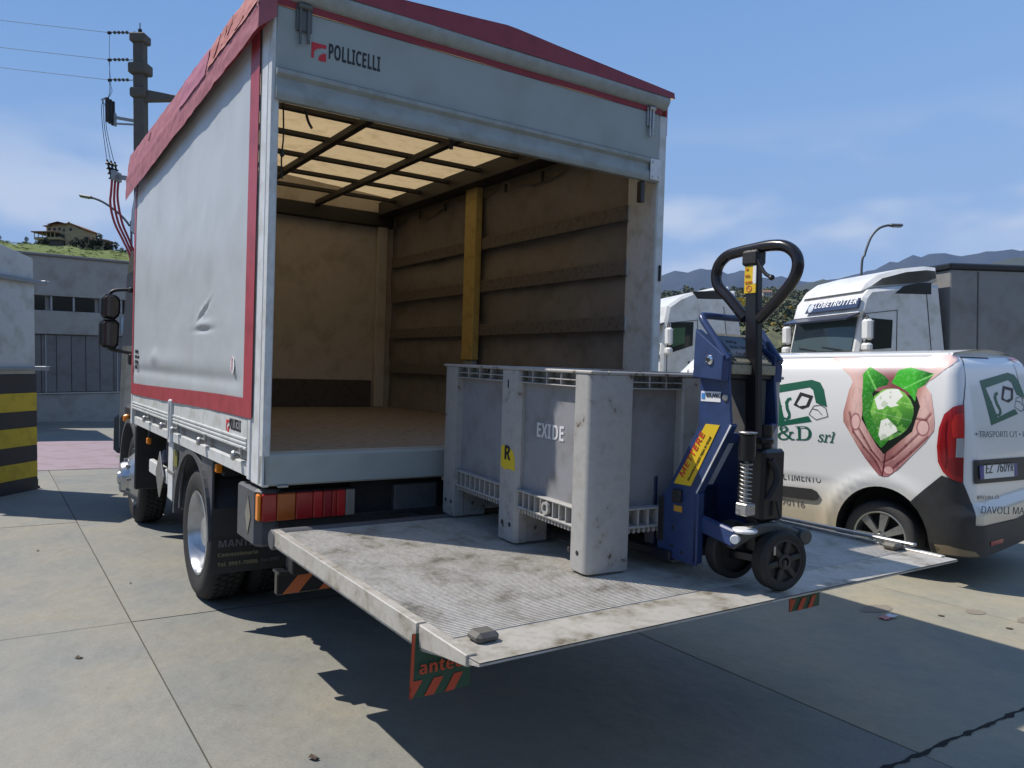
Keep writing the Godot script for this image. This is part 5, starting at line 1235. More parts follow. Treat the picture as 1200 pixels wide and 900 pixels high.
			if Geometry2D.is_point_in_polygon(p, globe):
				var g = fn.get_noise_2d(p.x, p.y)
				c = Color(0.45, 0.74, 0.28).lerp(Color(0.10, 0.32, 0.12), clampf((1.44 - p.y) * 3.0 + (p.x + 0.7) * 1.2, 0.0, 1.0))
				if g > 0.18: c = c.lerp(Color(0.55, 0.80, 0.35), 0.6)
				var r = p.distance_to(Vector2(-0.685, 1.335))
				if r > 0.165 and p.x > -0.78: c = c.lerp(Color(0.62, 0.82, 0.45), 0.5)
				if Geometry2D.is_point_in_polygon(p, na) or Geometry2D.is_point_in_polygon(p, sa): c = Color(0.95, 0.96, 0.92) if g > -0.3 else Color(0.80, 0.85, 0.76)
				elif absf(fposmod(p.y * 8.0 + p.x * 1.5, 1.0) - 0.5) < 0.02: c = c.lerp(Color.WHITE, 0.35)
			if Geometry2D.is_point_in_polygon(p, leaf_l):
				leaf = true; c = Color(0.30, 0.74, 0.20)
				c = c.lerp(Color(0.07, 0.36, 0.10), clampf(0.4 + (p.x - p.y * 0.6 + 1.86) * 3.2, 0.0, 1.0))
				if absf((p.x + 0.905) * 0.72 - (1.66 - p.y) * 0.42) < 0.006: c = Color(0.45, 0.78, 0.35)
			if Geometry2D.is_point_in_polygon(p, leaf_r):
				leaf = true; c = Color(0.24, 0.70, 0.18).lerp(Color(0.04, 0.28, 0.08), clampf((p.x + 0.50) * 6.0 + 0.2, 0.0, 1.0))
				if absf((p.y - 1.535) - (p.x + 0.62) * 0.52) < 0.007: c = Color(0.45, 0.80, 0.38)
			if leaf and fn.get_noise_2d(p.x * 3.0, p.y * 3.0) > 0.2: c = c.lightened(0.16)
			im.set_pixel(i, j, c)
	return ImageTexture.create_from_image(im)

func make_van():
	var O := Vector3(5.16320125, -0.299, 0.77542964)
	var fw := Vector3(-0.11971221, 0, -0.99280864)
	var rt := Vector3(0.99280864, 0, -0.11971221)
	var fr := Transform3D(Basis(rt, Vector3.UP, -fw), O)
	var t := thing("printed_panel_van", "white panel van printed with hands holding a green globe", "van", Vector3.ZERO, fr)
	var mid := Vector3(0.9, 0.9, -1.5)
	var f := func(u, v): return van_skin(u, v)
	var dirt := Image.create(8, 256, false, Image.FORMAT_RGB8)
	for j in 256:
		var h = 1.83 - (1.83 - 0.22) * j / 255.0
		var k = smoothstep(0.78, 0.40, h)
		for i in 8: dirt.set_pixel(i, j, Color(0.885, 0.89, 0.89).lerp(Color(0.74, 0.695, 0.61), k))
	var white := StandardMaterial3D.new()
	white.albedo_texture = ImageTexture.create_from_image(dirt)
	white.uv1_scale = Vector3(1, -1.0 / 1.61, 1); white.uv1_offset = Vector3(0, 1.83 / 1.61, 0)
	white.roughness = 0.3
	white.clearcoat_enabled = true; white.clearcoat = 0.6; white.clearcoat_roughness = 0.08
	var arch := []
	for k in 25: arch.append(Vector2(-0.765 + 0.385 * cos(PI * k / 24.0), 0.305 + 0.428 * sin(PI * k / 24.0)))
	arch += [Vector2(-1.15, 0.1), Vector2(-0.38, 0.1)]
	var arch2 := []
	for p in arch: arch2.append(p + Vector2(-2.80, 0))
	var b := MB.new()
	b.skin(f, [Vector2(-2.0, 0.25), Vector2(-0.30, 0.25), Vector2(-0.30, 1.83), Vector2(-2.0, 1.83)], 0.05, 0.0, arch, mid)
	b.skin(f, [Vector2(-4.25, 0.25), Vector2(-2.0, 0.25), Vector2(-2.0, 1.83), Vector2(-4.25, 1.83)], 0.06, 0.0, arch2, mid)
	b.skin(f, [Vector2(-0.30, 0.25), Vector2(1.758, 0.25), Vector2(1.758, 1.83), Vector2(-0.30, 1.83)], 0.045, 0.0, [], mid)
	var marc := []; var marc2 := []
	for p in arch: marc.append(Vector2(1.458 - p.x, p.y))
	for p in arch2: marc2.append(Vector2(1.458 - p.x, p.y))
	b.skin(f, [Vector2(1.758, 0.25), Vector2(3.458, 0.25), Vector2(3.458, 1.83), Vector2(1.758, 1.83)], 0.06, 0.0, marc, mid)
	b.skin(f, [Vector2(3.458, 0.25), Vector2(5.708, 0.25), Vector2(5.708, 1.83), Vector2(3.458, 1.83)], 0.06, 0.0, marc2, mid)
	obj("body", b, white, t)
	b = MB.new()
	b.sheet(func(u, v):
		var p = van_skin(u, 1.83); var q = Vector3(1.83 - p.x, p.y, p.z)
		return p.lerp(q, v) + Vector3(0, 0.035 * sin(v * PI) * (1.0 if p.y > 1.8 else 0.6), 0), steps(-4.25, -0.31, 44) + steps(-0.30, 0.729, 24), steps(0, 1, 12), Vector3.UP)
	b.sheet(func(u, v): return Vector3(lerpf(van_skin(-4.25, 0.25).x, 1.83 - van_skin(-4.25, 0.25).x, u), lerpf(0.25, 0.80, v), -4.25 - 0.06 * sin(u * PI)), steps(0, 1, 8), steps(0, 1, 5), Vector3(0, 0, -1))
	obj("roof", b, white, t)
	b = MB.new(); b.skin(f, [Vector2(-2.8, 1.80), Vector2(-0.45, 1.80), Vector2(-0.45, 1.815), Vector2(-2.8, 1.815)], 0.1, 0.004, [], mid); obj("roof_moulding", b, mk("moulding_pale", lin(0.5, 0.5, 0.5), 0.4), t)
	# dark lower tail
	var dark = mk("bumper_dark", lin(0.028, 0.029, 0.031), 0.55, 0.0, tex_grime, 2.0)
	b = MB.new()
	b.skin(f, [Vector2(-0.223, 0.848), Vector2(-0.293, 0.873), Vector2(-0.41, 0.76), Vector2(-0.527, 0.637), Vector2(-0.47, 0.58), Vector2(-0.425, 0.50), Vector2(-0.398, 0.42), Vector2(-0.383, 0.30), Vector2(-0.37, 0.25), Vector2(0.729, 0.25), Vector2(0.729, 0.455), Vector2(0.0, 0.49), Vector2(-0.082, 0.50), Vector2(-0.081, 0.651), Vector2(-0.125, 0.76), Vector2(-0.152, 0.825)], 0.05, 0.010, [], mid)
	b.skin(f, [Vector2(0.729, 0.25), Vector2(1.80, 0.25), Vector2(1.85, 0.64), Vector2(1.54, 0.65), Vector2(1.54, 0.50), Vector2(1.458, 0.49), Vector2(0.729, 0.455)], 0.05, 0.010, [], mid)
	var bp = obj("bumper", b, dark, t)
	b = MB.new(); b.skin(f, [Vector2(0.086, 0.325), Vector2(0.364, 0.312), Vector2(0.364, 0.345), Vector2(0.086, 0.358)], 0.05, 0.016, [], mid); put("reflector", b.mesh(), mats["tail_red"], bp)
	b = MB.new(); b.skin(f, [Vector2(-0.33, 0.26), Vector2(-0.05, 0.262), Vector2(-0.08, 0.30), Vector2(-0.25, 0.335), Vector2(-0.345, 0.33)], 0.05, 0.013, [], mid); put("dried_mud", b.mesh(), mk("dried_mud", lin(0.21, 0.165, 0.105), 0.85), bp)
	# tail lamps
	var lamp := [Vector2(-0.132, 1.422), Vector2(-0.18, 1.418), Vector2(-0.227, 1.402), Vector2(-0.285, 1.347), Vector2(-0.318, 1.236), Vector2(-0.329, 1.096), Vector2(-0.32, 0.977), Vector2(-0.284, 0.9), Vector2(-0.223, 0.846), Vector2(-0.158, 0.825), Vector2(-0.148, 1.1)]
	for m in [0, 1]:
		var mir = func(a): return a if m == 0 else a.map(func(p): return Vector2(1.458 - p.x, p.y))
		b = MB.new(); b.skin(f, mir.call(lamp), 0.03, 0.014, [], mid); var lo = obj("tail_lamp", b, mk("lamp_red", lin(0.36, 0.014, 0.018), 0.12), t)
		b = MB.new(); b.skin(f, mir.call([Vector2(-0.150, 1.36), Vector2(-0.21, 1.345), Vector2(-0.235, 1.28), Vector2(-0.225, 1.17), Vector2(-0.15, 1.17)]), 0.03, 0.018, [], mid); put("brake_segment", b.mesh(), mk("lamp_bright", lin(0.62, 0.03, 0.03), 0.1), lo)
		b = MB.new(); b.skin(f, mir.call([Vector2(-0.152, 1.165), Vector2(-0.20, 1.165), Vector2(-0.205, 1.02), Vector2(-0.152, 1.02)]), 0.03, 0.019, [], mid); put("reversing_lens", b.mesh(), mk("lamp_clear", lin(0.42, 0.42, 0.42), 0.12), lo)
		b = MB.new(); b.skin(f, mir.call([Vector2(-0.152, 1.01), Vector2(-0.24, 1.01), Vector2(-0.265, 0.95), Vector2(-0.22, 0.88), Vector2(-0.155, 0.87)]), 0.03, 0.018, [], mid); put("fog_segment", b.mesh(), mk("lamp_deep", lin(0.24, 0.010, 0.013), 0.12), lo)
		b = MB.new(); b.skin(f, mir.call([Vector2(-0.262, 1.33), Vector2(-0.30, 1.22), Vector2(-0.31, 1.09), Vector2(-0.30, 0.98), Vector2(-0.272, 0.93), Vector2(-0.262, 1.0), Vector2(-0.272, 1.2)]), 0.03, 0.018, [], mid); put("inner_edge", b.mesh(), mats["lamp_deep"], lo)
	# seams of doors and panels
	var seam = mk("seam", lin(0.02, 0.02, 0.022), 0.7)
	var lines := [
		[Vector2(0.112, 1.793), Vector2(-0.003, 1.715), Vector2(-0.10, 1.52), Vector2(-0.132, 1.422), Vector2(-0.150, 1.1), Vector2(-0.152, 0.819), Vector2(-0.081, 0.651), Vector2(-0.082, 0.492), Vector2(0.729, 0.452)],
		[Vector2(0.112, 1.793), Vector2(0.729, 1.79)], [Vector2(1.20, 1.74), Vector2(1.19, 0.46)],
		[Vector2(-1.92, 0.30), Vector2(-1.92, 1.70)], [Vector2(-2.75, 0.30), Vector2(-2.75, 1.70)], [Vector2(-3.3, 0.35), Vector2(-3.35, 1.0), Vector2(-3.3, 1.6)]]
	for q in lines:
		b = MB.new()
		for k in q.size() - 1:
			var d = (q[k + 1] - q[k]).normalized()
			var o = Vector2(-d.y, d.x) * 0.0045
			b.skin(f, [q[k] + o, q[k + 1] + o, q[k + 1] - o, q[k] - o], 0.05, 0.0025, [], mid)
		obj("panel_seam", b, seam, t)
	# number plate in its dark recess
	b = MB.new(); b.skin(f, [Vector2(-0.073, 0.998), Vector2(1.10, 0.94), Vector2(1.10, 0.742), Vector2(-0.067, 0.816)], 0.06, 0.012, [], mid); var rec = obj("plate_recess", b, dark, t)
	b = MB.new(); b.skin(f, [Vector2(-0.026, 0.954), Vector2(0.834, 0.908), Vector2(0.851, 0.797), Vector2(-0.012, 0.848)], 0.06, 0.020, [], mid); var pl = put("number_plate", b.mesh(), mk("plate_face", lin(0.72, 0.74, 0.75), 0.4), rec)
	b = MB.new(); b.skin(f, [Vector2(-0.026, 0.954), Vector2(0.055, 0.950), Vector2(0.065, 0.844), Vector2(-0.012, 0.848)], 0.06, 0.0215, [], mid); b.skin(f, [Vector2(0.755, 0.913), Vector2(0.834, 0.908), Vector2(0.851, 0.797), Vector2(0.770, 0.802)], 0.06, 0.0215, [], mid); put("blue_band", b.mesh(), mats["plate_blue"], rec)
	var place := func(u, h, lift, along := Vector2(1, 0)):
		var p = van_skin(u, h)
		var dx = (van_skin(u + along.x * 0.02, h + along.y * 0.02) - van_skin(u - along.x * 0.02, h - along.y * 0.02)).normalized()
		var dy = (van_skin(u, h + 0.02) - van_skin(u, h - 0.02)).normalized()
		var z = dx.cross(dy).normalized()
		if z.dot(p - mid) < 0: z = -z
		return Transform3D(Basis(dx, z.cross(dx), z), p + z * lift)
	text("lettering", "EZ 760YR", place.call(0.085, 0.860, 0.022, Vector2(0.86, -0.046)), 0.074, mats["black_ink"], rec, "Droid Sans Mono", 400, 1.32)
	text("lettering", "DOBLÒ", place.call(-0.02, 0.684, 0.004, Vector2(0.39, -0.03)), 0.026, mk("chrome_grey", lin(0.22, 0.23, 0.24), 0.3, 0.5), t, "Droid Sans", 700, 2.6)
	text("lettering", "DAVOLI MARINA (CZ)", place.call(-0.045, 0.575, 0.002, Vector2(0.93, -0.085)), 0.055, mk("ink_grey", lin(0.05, 0.055, 0.055), 0.5), t, "Droid Sans", 400, 1.12, 0.22)
	text("lettering", "• TRASPORTI C/T • RECUPERO", place.call(-0.03, 1.158, 0.006, Vector2(1.1, -0.045)), 0.046, mats["ink_grey"], t, "Droid Sans", 400, 1.24)
	b = MB.new(); b.skin(f, [Vector2(1.237, 1.778), Vector2(1.39, 1.762), Vector2(1.385, 1.785), Vector2(1.24, 1.803)], 0.04, 0.010, [], mid); obj("high_brake_lamp", b, mats["tail_red"], t)
	# printed picture of the hands
	var art := StandardMaterial3D.new()
	art.albedo_texture = hands_texture()
	art.roughness = 0.32
	art.uv1_scale = Vector3(1.0 / 1.4, -1.0 / 1.03, 1); art.uv1_offset = Vector3(1.30 / 1.4, 1.83 / 1.03, 0)
	b = MB.new()
	b.skin(f, [Vector2(-1.286, 1.812), Vector2(-1.20, 1.75), Vector2(-1.131, 1.699), Vector2(-1.06, 1.64), Vector2(-1.031, 1.590), Vector2(-1.055, 1.52), Vector2(-1.070, 1.43), Vector2(-1.09, 1.33), Vector2(-1.085, 1.25), Vector2(-1.030, 1.165), Vector2(-0.949, 1.036), Vector2(-0.89, 0.95), Vector2(-0.823, 0.872), Vector2(-0.778, 0.827), Vector2(-0.74, 0.818), Vector2(-0.701, 0.824), Vector2(-0.633, 0.878), Vector2(-0.57, 0.95), Vector2(-0.511, 1.018), Vector2(-0.42, 1.12), Vector2(-0.358, 1.214), Vector2(-0.355, 1.28), Vector2(-0.367, 1.37), Vector2(-0.395, 1.505), Vector2(-0.444, 1.565), Vector2(-0.425, 1.60), Vector2(-0.389, 1.623), Vector2(-0.304, 1.702), Vector2(-0.20, 1.745), Vector2(-0.10, 1.768), Vector2(0.0, 1.775), Vector2(0.05, 1.785), Vector2(0.05, 1.802), Vector2(-0.11, 1.812)], 0.04, 0.0022, [], mid)
	obj("printed_picture", b, art, t)
	# the firm's emblem and name, on the side and on the tail
	var green = mk("print_green", lin(0.008, 0.105, 0.062), 0.4)
	var shapes := {
		"green": [Vector2(-1.760, 1.546), Vector2(-1.403, 1.604), Vector2(-1.321, 1.581), Vector2(-1.281, 1.522), Vector2(-1.238, 1.369), Vector2(-1.342, 1.403), Vector2(-1.379, 1.514), Vector2(-1.415, 1.538), Vector2(-1.710, 1.484), Vector2(-1.630, 1.231), Vector2(-1.404, 1.284), Vector2(-1.371, 1.237), Vector2(-1.717, 1.175)],
		"script": [Vector2(-1.583, 1.445), Vector2(-1.616, 1.436), Vector2(-1.638, 1.399), Vector2(-1.624, 1.332), Vector2(-1.596, 1.285), Vector2(-1.611, 1.256), Vector2(-1.649, 1.269), Vector2(-1.644, 1.250), Vector2(-1.606, 1.237), Vector2(-1.574, 1.261), Vector2(-1.575, 1.299), Vector2(-1.600, 1.352), Vector2(-1.607, 1.394), Vector2(-1.596, 1.418), Vector2(-1.575, 1.42)],
		"oval": [Vector2(-1.661, 1.369), Vector2(-1.708, 1.356), Vector2(-1.732, 1.324), Vector2(-1.714, 1.286), Vector2(-1.658, 1.269), Vector2(-1.672, 1.288), Vector2(-1.698, 1.306), Vector2(-1.702, 1.333), Vector2(-1.676, 1.349)],
		"square": [Vector2(-1.498, 1.493), Vector2(-1.373, 1.462), Vector2(-1.405, 1.367), Vector2(-1.468, 1.342), Vector2(-1.552, 1.377)]}
	var hole := [Vector2(-1.482, 1.462), Vector2(-1.408, 1.443), Vector2(-1.432, 1.378), Vector2(-1.494, 1.367), Vector2(-1.524, 1.388)]
	for m in [0, 1]:
		var mv = func(a): return a if m == 0 else a.map(func(p): return Vector2(0.284 + (p.x + 1.749) * 1.96, 1.245 + (p.y - 1.175) * 0.97 + (p.x + 1.749) * 0.02))
		for key in ["green", "script", "oval", "square"]:
			b = MB.new(); b.skin(f, mv.call(shapes[key]), 0.05, 0.0025, mv.call(hole) if key == "square" else [], mid)
			obj("emblem", b, mats["black_ink"] if key == "square" else green, t)
		b = MB.new()
		var hd = [[Vector2(-1.40, 1.30), Vector2(-1.36, 1.375), Vector2(-1.30, 1.385), Vector2(-1.247, 1.358), Vector2(-1.225, 1.288)], [Vector2(-1.40, 1.30), Vector2(-1.33, 1.255), Vector2(-1.225, 1.288)], [Vector2(-1.37, 1.35), Vector2(-1.32, 1.34), Vector2(-1.28, 1.30)]]
		for q in hd:
			var w = mv.call(q)
			for k in w.size() - 1:
				var d = (w[k + 1] - w[k]).normalized()
				var o = Vector2(-d.y, d.x) * 0.003
				b.skin(f, [w[k] + o, w[k + 1] + o, w[k + 1] - o, w[k] - o], 0.1, 0.003, [], mid)
		obj("emblem_line", b, mats["ink_grey"], t)
	text("lettering", "P&D", place.call(-1.84, 1.008, 0.0015, Vector2(0.5, 0.025)), 0.124, green, t, "Droid Serif", 400, 1.36)
	text("lettering", "srl", place.call(-1.325, 1.036, 0.0015, Vector2(0.5, 0.0)), 0.088, green, t, "Droid Serif", 400, 1.0, 0.25)
	text("lettering", "SMALTIMENTO", place.call(-1.80, 0.674, 0.0015, Vector2(0.6, 0.012)), 0.062, mk("ink_black_side", lin(0.03, 0.03, 0.032), 0.5), t, "Droid Sans", 400, 0.90)
	text("lettering", "0967 70116", place.call(-1.86, 0.458, 0.0015, Vector2(0.6, -0.01)), 0.05, mk("ink_faint", lin(0.16, 0.15, 0.13), 0.6), t, "Droid Sans", 400, 1.18)
	b = MB.new(); b.skin(f, [Vector2(-3.0, 0.62), Vector2(-1.36, 0.645), Vector2(-1.31, 0.625), Vector2(-1.286, 0.592), Vector2(-1.305, 0.555), Vector2(-1.34, 0.543), Vector2(-3.0, 0.53)], 0.05, 0.014, [], mid); obj("rubbing_strip", b, dark, t)
	# wheels and wheel housings
	for q in [[0.06, -0.80, 1.0], [1.77, -0.80, -1.0], [0.06, -3.565, 1.0], [1.77, -3.565, -1.0]]:
		var w := Node3D.new(); w.name = "wheel"; t.add_child(w, true)
		w.transform = Transform3D(Basis(Vector3(q[2], 0, 0), Vector3(0, 1, 0), Vector3(0, 0, q[2])), Vector3(q[0], 0.30, q[1]))
		var ax := Transform3D(Basis(Vector3(0, 1, 0), Vector3(1, 0, 0), Vector3(0, 0, -1)), Vector3.ZERO)
		b = MB.new(); b.lathe([Vector2(0.205, 0.02), Vector2(0.215, 0.004), Vector2(0.235, -0.006), Vector2(0.275, -0.004), Vector2(0.29, 0.006), Vector2(0.300, 0.025), Vector2(0.300, 0.17), Vector2(0.285, 0.195), Vector2(0.2, 0.19)], 48, ax); put("tyre", b.mesh(), mk("car_rubber", lin(0.05, 0.05, 0.052), 0.8, 0.0, tex_grime, 3.0), w)
		b = MB.new(); b.lathe([Vector2(0.222, 0.004), Vector2(0.213, 0.0), Vector2(0.203, 0.006), Vector2(0.198, 0.03), Vector2(0.19, 0.09), Vector2(0.19, 0.17)], 48, ax)
		b.lathe([Vector2(0.062, 0.03), Vector2(0.06, 0.014), Vector2(0.05, 0.010), Vector2(0.03, 0.012), Vector2(0.026, 0.006), Vector2(0, 0.005)], 24, ax)
		var alloy = mk("alloy", lin(0.42, 0.43, 0.43), 0.3, 0.75, tex_grime, 4.0)
		var rim = put("rim", b.mesh(), alloy, w)
		for k in 7:
			var a = TAU * k / 7.0 + 0.2
			var d := Vector3(0, cos(a), sin(a)); var e := Vector3(0, -sin(a), cos(a))
			b = MB.new()
			var sp := [d * 0.05 + e * 0.02, d * 0.05 - e * 0.02, d * 0.198 - e * 0.036, d * 0.198 + e * 0.036]
			var x0 := Vector3(0.012, 0, 0); var x1 := Vector3(0.05, 0, 0)
			b.quad(sp[0] + x0, sp[1] + x0, sp[2] + x0 * 0.7, sp[3] + x0 * 0.7, Vector3(-1, 0, 0))
			for i in 4:
				var j = (i + 1) % 4
				b.quad(sp[i] + x0 * (1.0 if i < 2 else 0.7), sp[j] + x0 * (1.0 if j < 2 else 0.7), sp[j] + x1, sp[i] + x1, (sp[i] + sp[j]) * 0.5 - d * 0.12)
			put("spoke", b.mesh(), alloy, w)
		for k in 5:
			var a = TAU * k / 5.0
			b = MB.new(); b.cyl(Vector3(0.02, 0.042 * cos(a), 0.042 * sin(a)), Vector3(0.006, 0.042 * cos(a), 0.042 * sin(a)), 0.008, 8); put("wheel_bolt", b.mesh(), mats["chassis"], w)
		b = MB.new(); b.lathe([Vector2(0.19, 0.10), Vector2(0.0, 0.10)], 24, ax); put("brake_disc", b.mesh(), mats["chassis"], w)
	b = MB.new()
	for z in [-0.765, -3.565]:
		for x in [0.02, 1.55]:
			for k in 16:
				var a = PI * k / 16.0; var c = PI * (k + 1) / 16.0
				var r := 0.40
				b.quad(Vector3(x, 0.305 + 1.07 * r * sin(a), z + r * cos(a)), Vector3(x, 0.305 + 1.07 * r * sin(c), z + r * cos(c)), Vector3(x + 0.26, 0.305 + 1.07 * r * sin(c), z + r * cos(c)), Vector3(x + 0.26, 0.305 + 1.07 * r * sin(a), z + r * cos(a)))
			var xi = x + 0.26 if x < 1.0 else x
			b.bx(Vector3(xi - 0.004, 0.25, z - 0.42), Vector3(xi + 0.004, 0.75, z + 0.42), 0.0)
	b.bx(Vector3(0.3, 0.22, -4.1), Vector3(1.53, 0.30, -0.25), 0.02)
	obj("underbody", b, mats["chassis"], t)
	# glass at the front end
	b = MB.new(); b.skin(f, [Vector2(-2.85, 1.18), Vector2(-2.82, 1.62), Vector2(-2.0, 1.66), Vector2(-2.0, 1.20)], 0.08, 0.004, [], mid); obj("side_window", b, mats["glass_dark"], t)
	b = MB.new(); b.skin(f, [Vector2(4.308, 1.18), Vector2(4.278, 1.62), Vector2(3.458, 1.66), Vector2(3.458, 1.20)], 0.08, 0.004, [], mid); obj("side_window", b, mats["glass_dark"], t)
	b = MB.new(); b.sheet(func(u, v): return Vector3(lerpf(0.36 - 0.08 * v, 1.47 + 0.08 * v, u), lerpf(1.79, 1.16, v) + 0.045 * sin(u * PI), -lerpf(2.83, 3.62, v)), steps(0, 1, 8), steps(0, 1, 6), Vector3(0, 1, -1)); obj("windscreen", b, mats["glass_dark"], t)

func make_tractor(pos: Vector3, yaw: float, label: String, kind: int, group: String) -> Node3D:
	# s across from the left side, y up, z backwards from the front
	var t := thing("white_tractor_unit", label, "lorry cab", Vector3.ZERO, Transform3D(Basis(Vector3.UP, yaw), pos), group)
	var paint = mk("cab_white", lin(0.68, 0.69, 0.69), 0.3, 0.0, tex_grime, 0.4)
	var side_xf := Transform3D(Basis(Vector3(0, 0, 1), Vector3(0, 1, 0), Vector3(-1, 0, 0)), Vector3(2.5, 0, 0))
	var b := MB.new()
	var prof := [Vector2(0.0, 0.45), Vector2(-0.02, 1.2), Vector2(0.0, 2.08), Vector2(0.16, 2.84), Vector2(0.10, 2.90), Vector2(0.20, 3.22), Vector2(0.34, 3.38), Vector2(1.0, 3.46), Vector2(2.04, 3.52), Vector2(2.22, 2.1), Vector2(2.2, 0.95), Vector2(1.75, 0.95), Vector2(1.62, 1.15), Vector2(1.30, 1.24), Vector2(0.95, 1.15), Vector2(0.80, 0.9), Vector2(0.78, 0.45)]
	if kind == 1: prof = [Vector2(0.0, 0.45), Vector2(-0.02, 1.2), Vector2(0.0, 2.1), Vector2(0.10, 2.9), Vector2(0.18, 3.30), Vector2(0.5, 3.52), Vector2(0.85, 3.66), Vector2(1.65, 3.70), Vector2(2.04, 3.72), Vector2(2.22, 2.6), Vector2(2.2, 0.95), Vector2(1.75, 0.95), Vector2(1.62, 1.15), Vector2(1.30, 1.24), Vector2(0.95, 1.15), Vector2(0.80, 0.9), Vector2(0.78, 0.45)]
	b.prism(prof, 0.0, 2.5, 0.07, side_xf, 0.45)
	var cab = obj("cab", b, paint, t)
	# windscreen, visor, name board
	b = MB.new(); b.sheet(func(u, v): return Vector3(lerpf(0.14, 2.36, u), lerpf(2.10, 2.80, v), lerpf(-0.02, 0.13, v) - 0.05 * sin(u * PI)), steps(0, 1, 10), steps(0, 1, 3), Vector3(0, 0, -1)); put("windscreen", b.mesh(), mk("cab_glass", lin(0.05, 0.075, 0.085), 0.08), cab)
	b = MB.new(); b.prism([Vector2(-0.20, 2.78), Vector2(0.14, 2.90), Vector2(0.14, 2.86), Vector2(-0.19, 2.74)], 0.06, 2.44, 0.01, side_xf); put("sun_visor", b.mesh(), mk("visor_dark", lin(0.03, 0.035, 0.06), 0.3), cab)
	b = MB.new(); b.prism([Vector2(0.05, 2.08), Vector2(0.05, 2.10), Vector2(-0.06, 2.06), Vector2(-0.06, 1.98), Vector2(0.05, 1.98)], 0.1, 2.4, 0.01, side_xf); put("scuttle", b.mesh(), mats["black_plastic"], cab)
	for s in [0.4, 1.3]:
		b = MB.new(); b.beam(Vector3(s, 2.12, -0.07), Vector3(s + 0.7, 2.2, -0.055), 0.02, 0.02); put("wiper", b.mesh(), mats["black_plastic"], cab)
	if kind == 0:
		var o := Vector3(0.06, 2.96, 0.10); var yv := Vector3(0, 0.24, 0.09).normalized()
		var xf := plane_at(Vector3(2.42, 2.985, 0.085), Vector3(-1, 0, 0), yv)
		b = MB.new(); b.prism([Vector2(0.5, 0.0), Vector2(2.36, 0.0), Vector2(2.36, 0.22), Vector2(0.58, 0.22)], 0, 0.03, 0.004, xf); var sg = put("name_board", b.mesh(), mk("board_blue", lin(0.03, 0.045, 0.10), 0.35), cab)
		text("lettering", "GLOBETROTTER", xf * Transform3D(Basis(), Vector3(0.62, 0.055, 0.031)), 0.125, mats["white_ink"], sg, "Droid Sans", 800, 1.28, 0.25)
		b = MB.new(); b.lathe([Vector2(0, 0.006), Vector2(0.09, 0.004), Vector2(0.10, 0)], 20, xf * Transform3D(Basis(Vector3(1, 0, 0), Vector3(0, 0, 1), Vector3(0, -1, 0)), Vector3(0.68, 0.11, 0.03))); put("globe_mark", b.mesh(), mk("globe_pale", lin(0.5, 0.55, 0.62), 0.4), sg)
		# roof deflector
		b = MB.new(); b.prism([Vector2(0.24, 3.36), Vector2(0.36, 3.52), Vector2(0.66, 3.71), Vector2(1.25, 3.86), Vector2(1.78, 3.92), Vector2(2.08, 3.90), Vector2(2.13, 3.60), Vector2(1.84, 3.50), Vector2(1.2, 3.43), Vector2(0.86, 3.40), Vector2(0.4, 3.36)], 0.10, 2.40, 0.09, side_xf, 0.5); put("roof_deflector", b.mesh(), paint, cab)
		b = MB.new(); b.prism([Vector2(0.92, 3.30), Vector2(1.0, 3.36), Vector2(1.16, 3.47), Vector2(1.5, 3.545), Vector2(1.82, 3.55), Vector2(1.82, 3.30)], 2.46, 2.512, 0.01, side_xf); put("side_intake", b.mesh(), mats["black_paint"], cab)
	else:
		b = MB.new(); b.prism([Vector2(0.84, 3.67), Vector2(1.6, 3.71), Vector2(1.66, 3.49), Vector2(0.97, 3.49)], 2.46, 2.512, 0.01, side_xf); put("roof_panel", b.mesh(), mats["black_paint"], cab)
		b = MB.new(); b.prism([Vector2(1.05, 3.68), Vector2(1.6, 3.82), Vector2(2.02, 3.86), Vector2(2.06, 3.66)], 0.3, 2.2, 0.06, side_xf, 0.5); put("roof_deflector", b.mesh(), paint, cab)
	# side windows, door seams, mirrors, steps
	for m in [0, 1]:
		var x = -0.004 if m == 0 else 2.504
		var sx := Transform3D(Basis(Vector3(0, 0, 1), Vector3(0, 1, 0), Vector3(-1, 0, 0)), Vector3(x, 0, 0))
		b = MB.new(); b.prism([Vector2(0.20, 2.10), Vector2(0.84, 2.15 if kind == 0 else 2.30), Vector2(0.87, 2.74 if kind == 0 else 2.90), Vector2(0.26, 2.78 if kind == 0 else 2.88)], -0.006, 0.006, 0.0, sx); var wn = put("side_window", b.mesh(), mk("cab_glass_side", lin(0.02, 0.024, 0.026), 0.08), cab)
		if kind == 1:
			b = MB.new(); b.prism([Vector2(0.27, 2.26), Vector2(0.62, 2.36), Vector2(0.64, 2.76), Vector2(0.30, 2.74)], -0.009, 0.009, 0.0, sx); put("green_view", b.mesh(), mk("view_green", lin(0.06, 0.13, 0.07), 0.15), wn)
		for q in [[Vector2(0.12, 0.6), Vector2(0.16, 2.82)], [Vector2(0.96, 1.2), Vector2(0.98, 2.95)], [Vector2(0.16, 2.86), Vector2(0.98, 2.95)], [Vector2(1.70, 3.3), Vector2(1.84, 2.0)], [Vector2(1.84, 2.0), Vector2(1.84, 1.0)]]:
			b = MB.new(); b.beam(Vector3(x, q[0].y, q[0].x), Vector3(x, q[1].y, q[1].x), 0.012, 0.012, 0.0); put("door_seam", b.mesh(), mats["seam"], cab)
		b = MB.new(); b.bx(Vector3(x - 0.01, 1.85, 0.72), Vector3(x + 0.01, 1.9, 0.9), 0.005); put("door_handle", b.mesh(), mats["black_plastic"], cab)
		var ox = -0.22 if m == 0 else 2.72
